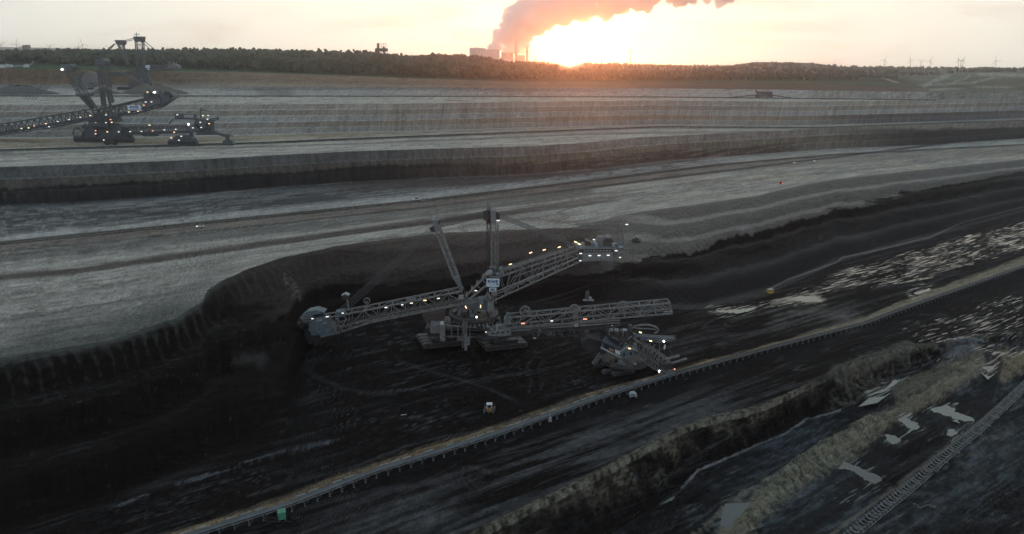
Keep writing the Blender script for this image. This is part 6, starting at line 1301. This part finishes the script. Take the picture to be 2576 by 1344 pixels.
pile('spoil_heap', 262, 236, 105, 22, 20, 10, 'small tan heap seen between the legs of the left tower', 'sandpile', .3)
# small drive station on the far right bench
g = PZ(1926, 246, 105); t_ = thing('drive_station', g, 'small dark lattice drive station on the far bench right of the sun', 'drive station'); y4 = g.y
for q in ([(1903, 245), (1904, 238), (1912, 238), (1912, 245)], [(1932, 245), (1933, 237), (1945, 237), (1944, 245)], [(1904, 233), (1904, 230), (1944, 231), (1944, 234)]): poly(t_, 'steel_house', S2, q, y4 - 5, 10)
mb = MB(); lattice(mb, P(1908, 231, y4 - 4), P(1908, 245, y4 - 4), P(1942, 231, y4 - 4), P(1942, 245, y4 - 4), 8, 3, 1, .7)
for q in (((1830, 246), (1905, 239)), ((1944, 240), (1990, 247)), ((1903, 230), (1903, 226)), ((1916, 238), (1932, 234))): mb.beam(P(*q[0], y4), P(*q[1], y4), 1.6)
mb.build('frame', S2, t_)['kind'] = 'stuff'
# ------------------------------------------------------------------ power station on the skyline
YP = 6800.
def PP(X, Y, r=YP): return P(X, Y, r)
def hyper(name, Xl, Xr, Ytop, Ybot, label, y=YP, mat='ctower'):
    a, b = P(Xl, Ytop, y), P(Xr, Ytop, y); rt = (b.x - a.x) / 2; cx = (a.x + b.x) / 2; zt = a.z; z0 = P(Xl, Ybot, y).z; H_ = zt - z0; mb = MB(); n = 36; rows_ = 12; vs, fs = [], []
    for i in range(rows_ + 1):
        k = i / rows_; r = rt * (.95 + .52 * (1 - k) ** 2 - .0 + .05 * k * k)
        for j in range(n): t__ = 2 * math.pi * j / n; vs.append((cx + r * math.cos(t__), y + r * math.sin(t__), z0 + H_ * k))
    for i in range(rows_):
        for j in range(n): fs.append((i * n + j, i * n + (j + 1) % n, (i + 1) * n + (j + 1) % n, (i + 1) * n + j))
    mb.raw(vs, fs); o = mb.build(name, mat, None, smooth=True); tag(o, label, 'cooling tower', 'cooling towers'); recentre(o, (cx, y, z0))
    mb = MB(); mb.ring((cx, y, zt), (0, 0, 1), rt * 1.01, 4, 5, 36); mb.build('rim', mat, o); return (cx, y, zt, rt)
CT = [hyper('cooling_tower', 1222.5, 1257, 125.5, 172, 'leftmost pale cooling tower beside the boiler block'), hyper('cooling_tower', 1261, 1292, 132, 176, 'second cooling tower from the left, half behind the wooded hill', YP + 150),
      hyper('cooling_tower', 1299, 1321, 139, 178, 'rightmost cooling tower, lowest behind the hill', YP + 420)] 
bl = thing('boiler_house', P(1202, 170, YP - 200), 'blocky pale boiler house left of the cooling towers', 'power plant')
for q in ([(1181, 170), (1181, 121), (1191, 121), (1191, 170)], [(1191, 170), (1191, 120), (1206, 120), (1206, 170)], [(1206, 170), (1206, 121.5), (1222, 121.5), (1222, 170)]): poly(bl, 'block', 'ctower', q, YP - 200, 60)
for X_ in (1191, 1206): MB().beam(P(X_, 121, YP - 203), P(X_, 150, YP - 203), 3).build('pilaster', 'pale', bl)
for X_ in (1186, 1199, 1213): MB().beam(P(X_, 122, YP - 170), P(X_, 119, YP - 170), 10).build('roof_vent', 'ctower', bl)
def chimney(X, Yt, Yb, w0, w1, lab, mat='conc', y=YP + 100):
    p, q = P(X, Yb, y), P(X, Yt, y); k = 1 / (F_PX / y); o = MB().cyl(p, q, w0 * k / 2, w1 * k / 2, 16).build('chimney', mat, None); tag(o, lab, 'chimney', 'power station chimneys'); recentre(o, p)
    MB().ring(q - Vector((0, 0, 6)), (0, 0, 1), w1 * k / 2 + 2, 4, 3, 16).build('gallery', mat, o)
chimney(1297.5, 101, 175, 7, 5, 'tall slim chimney in front of the steam, left of the pair'); chimney(1326, 117, 175, 8, 6.5, 'thicker chimney just right of the slim one at the edge of the steam'); chimney(1346, 140, 175, 4, 2.2, 'short thin stack right of the two chimneys')
chimney(1198 + 35, 110.5, 160, 5, 4.6, 'dark square flue at the left edge of the steam above the cooling tower', 'far_steel', YP + 300)
# steam plume: one merged billowing body
bl_r = random.Random(12); balls = []
AX = [(1237, 121, 11), (1248, 112, 15), (1258, 104, 18), (1272, 92, 24), (1284, 76, 30), (1298, 60, 36), (1316, 42, 44), (1345, 28, 52), (1395, 10, 56), (1450, -4, 54), (1530, -14, 52), (1620, -26, 50), (1720, -36, 48), (1830, -42, 44), (1960, -50, 40),
      (1268, 122, 10), (1284, 112, 16), (1300, 98, 24), (1322, 80, 28), (1350, 62, 26), (1380, 42, 30), (1310, 131, 6), (1326, 116, 12), (1285, 128, 8), (1440, 24, 26), (1500, 22, 24), (1560, 12, 26), (1630, 2, 24), (1700, -10, 22), (1780, -12, 16), (1226, 129, 7), (1240, 124, 11), (1262, 119, 15), (1285, 121, 14), (1302, 124, 12), (1318, 128, 8), (1400, 58, 10), (1470, 48, 8), (1530, 40, 8)]
for X_, Y_, r_ in AX:
    s_ = YP / F_PX; c = P(X_, Y_, YP + 80 + (X_ - 1237) * .3)
    balls.append((c, r_ * s_))
    for k in range(11 if r_ > 12 else 5):
        a, b = bl_r.uniform(0, 6.28), bl_r.uniform(-1, 1); d = Vector((math.cos(a) * math.sqrt(1 - b * b), math.sin(a) * math.sqrt(1 - b * b), b))
        balls.append((c + d * r_ * s_ * bl_r.uniform(.6, .95), r_ * s_ * bl_r.uniform(.22, .42)))
import bmesh
bm = bmesh.new()
for c, r_ in balls: bmesh.ops.create_icosphere(bm, subdivisions=3, radius=r_, matrix=Matrix.Translation(c))
me = bpy.data.meshes.new('steam_plume'); bm.to_mesh(me); bm.free()
pl = bpy.data.objects.new('steam_plume', me); COL.objects.link(pl)
rmz = pl.modifiers.new('merge', 'REMESH'); rmz.mode = 'VOXEL'; rmz.voxel_size = 11; rmz.use_smooth_shade = True
for nm, sz, st_ in (('billow', 95, -75), ('curl', 38, -30), ('wisp', 60, 24)):
    tx = bpy.data.textures.new(nm, 'VORONOI' if nm != 'wisp' else 'CLOUDS'); tx.noise_scale = sz; dmod = pl.modifiers.new(nm, 'DISPLACE'); dmod.texture = tx; dmod.strength = st_; dmod.mid_level = .45; dmod.texture_coords = 'GLOBAL'
sm = bpy.data.materials.new('steam'); sm.use_nodes = True; t = sm.node_tree; t.nodes.clear(); pv = N(t, 'ShaderNodeVolumePrincipled'); mo = N(t, 'ShaderNodeOutputMaterial')
pv.inputs['Color'].default_value = (1, 1, 1, 1); pv.inputs['Density'].default_value = .035; pv.inputs['Anisotropy'].default_value = .0; t.links.new(pv.outputs[0], mo.inputs['Volume'])
me.materials.append(sm); tag(pl, 'thick billowing steam plume rising from the cooling towers and drifting right across the sun', 'steam')
c = P(1270, 130, YP); me.transform(Matrix.Translation(-c)); pl.location = c
# ------------------------------------------------------------------ masts, turbines, lattice lookout
def turbine(X, Yt, Yb, y, lab, rot=0.):
    p, q = P(X, Yb, y), P(X, Yt, y); H_ = (q - p).length; s_ = y / F_PX; t_ = thing('wind_turbine', p, lab, 'wind turbine', 'wind turbines')
    MB().cyl(p, q, 1.5 * s_ * .5, .9 * s_ * .5, 8).build('tower', 'far_steel', t_); MB().box(q + Vector((0, 0, 0)), (.9 * s_, 2.0 * s_, .8 * s_)).build('nacelle', 'far_steel', t_)
    rt = MB().box(q + Vector((0, -1.4 * s_, 0)), (.8 * s_, .7 * s_, .8 * s_)).build('hub', 'pale', t_)
    for k in range(3): a = rot + k * 2 * math.pi / 3; e = Vector((math.cos(a), 0, math.sin(a))); MB().beam(q + Vector((0, -1.4 * s_, 0)), q + Vector((0, -1.4 * s_, 0)) + e * H_ * .48, .4 * s_, .65 * s_).build('blade', 'far_steel', rt)
LW = [(3, 113, 140, 'wind turbine at the very left edge'), (41, 111, 142, 'taller of the two turbines left of the village tower'), (52, 117, 142, 'shorter turbine just left of the village tower'), (125, 117, 142, 'lone turbine right of the village tower'),
      (198, 118, 142, 'left one of a close turbine pair before the far excavator'), (208, 112, 142, 'right, taller one of a close turbine pair before the far excavator'), (274.5, 120, 140, 'turbine nearest the far excavator mast, on its left'),
      (2225, 151, 178, 'turbine furthest left of the right-hand group, standing alone'), (2290, 152, 178, 'turbine on the right horizon, second standing alone'), (2317, 155, 178, 'middle turbine between two others on the right horizon'), (2340, 153, 178, 'turbine left of the pale dome hill'),
      (2411, 152, 178, 'left turbine of the cluster on the pale dome hill'), (2417, 154, 178, 'middle turbine of the cluster on the pale dome hill'), (2422, 151, 178, 'right turbine of the cluster on the pale dome hill'), (2505, 152, 180, 'rightmost turbine on the horizon')]
for i, (X_, a, b, lab) in enumerate(LW): turbine(X_, a, b, 6200 if X_ < 1000 else 7600, lab, .5 + i * .7)
for X_, Yt, lab in ((1514, 130, 'thin floodlight mast right of the sun, left of two'), (1586, 127, 'taller thin floodlight mast, right of two')):
    p, q = P(X_, 175, 3000), P(X_, Yt, 3000); t_ = thing('floodlight_mast', p, lab, 'mast', 'floodlight masts'); MB().cyl(p, q, 1.3, .7, 8).build('pole', 'dsteel', t_); MB().beam(q + Vector((-5, 0, 0)), q + Vector((5, 0, 0)), 1.6).build('lamp_ring', 'dsteel', t_)
p = P(960, 150, 2350); t_ = thing('lattice_lookout', p, 'square open steel scaffold tower rising out of the dark forest', 'tower'); s_ = 2350 / F_PX; mb = MB()
for y_ in (2350, 2362):
    for X_ in (948, 954, 959, 965, 971): mb.beam(P(X_, 109, y_), P(X_, 142, y_), 1.1 if X_ in (948, 971) else .7)
    for Y_ in (109, 113, 117, 121): mb.beam(P(948, Y_, y_), P(971, Y_ , y_), .8)
mb.build('steel_frame', 'far_steel', t_)['kind'] = 'stuff'
for q in ([(943, 136), (943, 122), (953, 121), (953, 136)], [(953, 130), (953, 122), (975, 122), (975, 130)], [(963, 134), (963, 118), (967, 118), (967, 134)], [(949, 122), (949, 109), (953, 109), (953, 122)]): poly(t_, 'stair_shaft', 'far_steel', q, 2352, 8)
p = P(62, 142, 4200); t_ = thing('water_tower', p, 'stubby brown village tower on the left horizon', 'tower'); poly(t_, 'shaft', 'brown', [(57, 142), (57, 122), (67, 122), (67, 142)], 4200, 20); poly(t_, 'head', 'brown', [(55.5, 122), (55.5, 114), (68, 113), (69, 122)], 4196, 28)
# houses and cars by the rim road
def house(X, Y, w_, h, lab, r=1640):
    i = int(np.argmin((PX - X) ** 2 + (PY - Y) ** 2)); c = Vector(G.reshape(-1, 3)[i]); t_ = thing('house', c, lab, 'house', 'pale sheds by the rim road'); MB().box(c + Vector((0, 0, h / 2)), (w_, 7, h)).build('wall', 'white', t_)
    MB().prism([c + Vector((-w_ / 2, -3.7, h)), c + Vector((0, -3.7, h + 2)), c + Vector((w_ / 2, -3.7, h))], (0, 7.4, 0)).build('roof', 'pale', t_)
for X_, Y_, w_, h, lab in ((4, 170, 9, 4, 'pale shed at the left edge of the green field'), (16, 170, 8, 4, 'second pale shed from the left edge on the green field'), (29, 170, 3, 3, 'tiny pale box right of the two sheds'), (66, 169, 7, 4, 'pale shed where the rim road bends')): house(X_, Y_, w_, h, lab)
# ------------------------------------------------------------------ woods
def blobs(pos, rad, hgt, seed, n_clump=3, tri_sub=1):
    """many small crowns: each a few jagged clumps; returned as one vertex / face array"""
    r_ = np.random.default_rng(seed); bm = bmesh.new(); bmesh.ops.create_icosphere(bm, subdivisions=tri_sub, radius=1); bv = np.array([v.co for v in bm.verts]); bf = np.array([[v.index for v in f.verts] for f in bm.faces]); bm.free()
    n = len(pos); V, Fc = [], []; off = 0
    for k in range(n_clump):
        sc_ = rad * r_.uniform(.5, .85, n); o = np.stack([r_.uniform(-.5, .5, n) * rad, r_.uniform(-.5, .5, n) * rad, hgt * (.45 + .5 * k / max(1, n_clump - 1)) - sc_ * .6 * (k / n_clump)], -1)
        jag = r_.uniform(.65, 1.3, (n, len(bv))); v = bv[None] * jag[..., None] * sc_[:, None, None] * np.array([1, 1, 1.15]) + (pos + o)[:, None, :]
        f = bf[None] + (np.arange(n) * len(bv))[:, None, None] + off; V.append(v.reshape(-1, 3)); Fc.append(f.reshape(-1, 3)); off += n * len(bv)
    return np.concatenate(V), np.concatenate(Fc)
def big_mesh(name, V, Fc, mats, midx):
    me = bpy.data.meshes.new(name); me.vertices.add(len(V)); me.vertices.foreach_set('co', V.reshape(-1).astype(np.float32)); me.loops.add(Fc.size); me.loops.foreach_set('vertex_index', Fc.reshape(-1).astype(np.int32))
    me.polygons.add(len(Fc)); me.polygons.foreach_set('loop_start', np.arange(0, Fc.size, 3, dtype=np.int32)); me.polygons.foreach_set('loop_total', np.full(len(Fc), 3, np.int32))
    for m_ in mats: me.materials.append(m_)
    me.update(); return me
lm_, t, b_ = newmat('foliage'); g_ = N(t, 'ShaderNodeNewGeometry'); n_ = N(t, 'ShaderNodeTexNoise'); n_.inputs['Scale'].default_value = .016; n_.inputs['Detail'].default_value = 6; t.links.new(g_.outputs['Position'], n_.inputs['Vector'])
cr = N(t, 'ShaderNodeValToRGB'); t.links.new(n_.outputs['Fac'], cr.inputs[0])
for i, (p_, c_) in enumerate(((.30, (.016, .026, .018, 1)), (.48, (.035, .045, .026, 1)), (.62, (.085, .082, .048, 1)))):
    e = cr.color_ramp.elements[i] if i < 2 else cr.color_ramp.elements.new(p_); e.position = p_; e.color = c_
t.links.new(cr.outputs[0], b_.inputs['Base Color']); b_.inputs['Roughness'].default_value = .9; b_.inputs['Specular IOR Level'].default_value = .1
iF0 = int(sum(NR[:13])); rW = [i for i in range(nR) if i >= iF0 and i < int(sum(NR[:15])) + 1]
def grid_sample(n, r0, r1, seed, X0, X1, keep=None):
    r_ = np.random.default_rng(seed); ri = r_.uniform(r0, r1 - 1.001, n); cX = r_.uniform(np.searchsorted(Xc, X0), np.searchsorted(Xc, X1) - 1.01, n)
    i, j = ri.astype(int), cX.astype(int); a, b = (ri - i)[:, None], (cX - j)[:, None]; p = (G[i, j] * (1 - a) + G[i + 1, j] * a) * (1 - b) + (G[i, j + 1] * (1 - a) + G[i + 1, j + 1] * a) * b
    return p, np.interp(cX, np.arange(nX), Xc), ri
w0, w1 = iF0, iF0 + NR[13]
pos, xx, ri = grid_sample(9500, w0, w1 + 1, 51, -500, 2262)
dn = fbm(pos[:, 0] / 140, pos[:, 1] / 140, 3, 130); kp = (xx < 1330) | (dn > -.12) & (xx < 2262)
kp &= ~((np.abs(xx - 1432) < 26) & (ri > w0 + 6)); kp &= ~((np.abs(xx - 84) < 5) & (ri < w0 + 6)); kp &= ~((xx > 2160) & (ri < w0 + 5)); pos, xx, ri = pos[kp], xx[kp], ri[kp]  # tree gap at the sun keeps the notch for its imitated bloom open
hh = np.interp(xx, [-500, 0, 450, 1000, 1330, 1500, 2260], [15, 15, 19, 19, 17, 7, 7]) * rng.uniform(.75, 1.2, len(pos)); rd_ = hh * rng.uniform(.26, .42, len(pos))
hh = hh * (1 + .45 * fbm(pos[:, 0] / 70, pos[:, 1] / 70, 3, 220)); V, Fc = blobs(pos, rd_, hh, 52, 3, 0); me = big_mesh('forest', V, Fc, [lm_], None); o = bpy.data.objects.new('forest', me); COL.objects.link(o); tag(o, 'dark mixed forest covering the hill beyond the pit rim', 'forest', None, 'stuff')
pos, xx, ri = grid_sample(5200, w1, w1 + NR[14] + 2, 53, -500, 2600); dn = fbm(pos[:, 0] / 300, pos[:, 1] / 300, 3, 131); kp = (dn > .02) & ~((xx > 1380) & (xx < 1470)) & ~((xx > 1840) & (xx < 2140) & (ri > w1 + 6)); pos = pos[kp]
hh = rng.uniform(7, 12, len(pos)); V, Fc = blobs(pos, hh * .8, hh, 54, 2, 0); me = big_mesh('distant_woods', V, Fc, [lm_], None); o = bpy.data.objects.new('distant_woods', me); COL.objects.link(o); tag(o, 'scattered hedges and copses on the plain behind the forest', 'woods', None, 'stuff')
# single trees that can be told apart along the forest edge and on the crest
def tree_mesh(seed, h, w_, n=26):
    r_ = np.random.default_rng(seed); p_ = np.zeros((n, 3)); a = r_.uniform(0, 6.28, n); u_ = r_.uniform(.25, 1, n); rr_ = w_ * np.sqrt(np.clip(1 - (u_ * 1.6 - .75) ** 2, .05, 1)) * r_.uniform(.2, 1, n)
    p_[:, 0] = np.cos(a) * rr_; p_[:, 1] = np.sin(a) * rr_; p_[:, 2] = h * u_; V, Fc = blobs(p_, np.full(n, w_ * .45), np.zeros(n), seed + 1, 1, 1); return big_mesh('crown', V, Fc, [lm2], None)
lm2 = lm_.copy(); lm2.name = 'spring_foliage'
for i, c_ in enumerate(((.04, .055, .028, 1), (.075, .09, .042, 1), (.12, .125, .07, 1))):
    [n for n in lm2.node_tree.nodes if n.type == 'VALTORGB'][0].color_ramp.elements[i].color = c_
kinds = [(tree_mesh(61, 15, 5.5), 'broad pale green'), (tree_mesh(63, 19, 5), 'tall mid green'), (tree_mesh(65, 11, 5), 'low bushy'), (tree_mesh(67, 17, 4), 'narrow')]
tm = MB(); tm.cyl((0, 0, -1), (0, 0, 9), .5, .25, 6); 
for a in range(4): tm.beam((0, 0, 5 + a), (2.2 * math.cos(a * 1.7), 2.2 * math.sin(a * 1.7), 9 + a), .25)
tm_me = bpy.data.meshes.new('trunk'); tm_me.from_pydata([tuple(v) for v in tm.v], [], tm.f); tm_me.materials.append(M['brown'])
def tree(c, k, sc_, lab, grp):
    t_ = thing('tree', c, lab, 'tree', grp); 
    for nm, me_ in (('trunk', tm_me), ('crown', kinds[k][0])):
        o = bpy.data.objects.new(nm, me_); COL.objects.link(o); o.parent = t_
    t_.scale = (sc_, sc_, sc_); t_.rotation_euler = (0, 0, r_.uniform(0, 6.28))
r_ = random.Random(9)
ORD = ['first', 'second', 'third', 'fourth', 'fifth', 'sixth', 'seventh', 'eighth', 'ninth', 'tenth', 'eleventh', 'twelfth', 'thirteenth', 'fourteenth', 'fifteenth', 'sixteenth', 'seventeenth', 'eighteenth', 'nineteenth', 'twentieth']
pos, xx, ri = grid_sample(70, w0 + .2, w0 + 3.0, 71, 0, 2150); od = np.argsort(xx); pos, xx = pos[od], xx[od]; cnt = {}
for p_, X_ in zip(pos, xx):
    if abs(X_ - 84) < 6: continue
    k = r_.randrange(4); q = (k, X_ < 1350); n_o = cnt.get(q, 0); cnt[q] = n_o + 1
    tree(Vector(p_), k, r_.uniform(.85, 1.35) * (1 if X_ < 1350 else .6), ORD[min(n_o, 19)] + ' ' + kinds[k][1] + (' tree from the left along the front of the forest' if X_ < 1350 else ' tree from the left along the low woods right of the sun'), 'trees along the front of the forest' if X_ < 1350 else 'trees along the woods right of the sun')
cnt = {}
for X_, Y_, k, s_ in [(x_, None, r_.randrange(4), r_.uniform(.75, 1.05)) for x_ in (470, 512, 560, 588, 640, 700, 745, 790, 830, 862, 905, 930, 990, 1020, 1040, 1050, 1062, 1075, 1110, 1150, 1190)]:
    j = int(np.searchsorted(Xc, X_)); i = w1; n_o = cnt.get(k, 0); cnt[k] = n_o + 1; tree(Vector(G[i, j]) - Vector((0, 0, 1)), k, s_, ORD[n_o] + ' ' + kinds[k][1] + ' tree from the left standing out on the forest skyline', 'trees on the forest skyline')
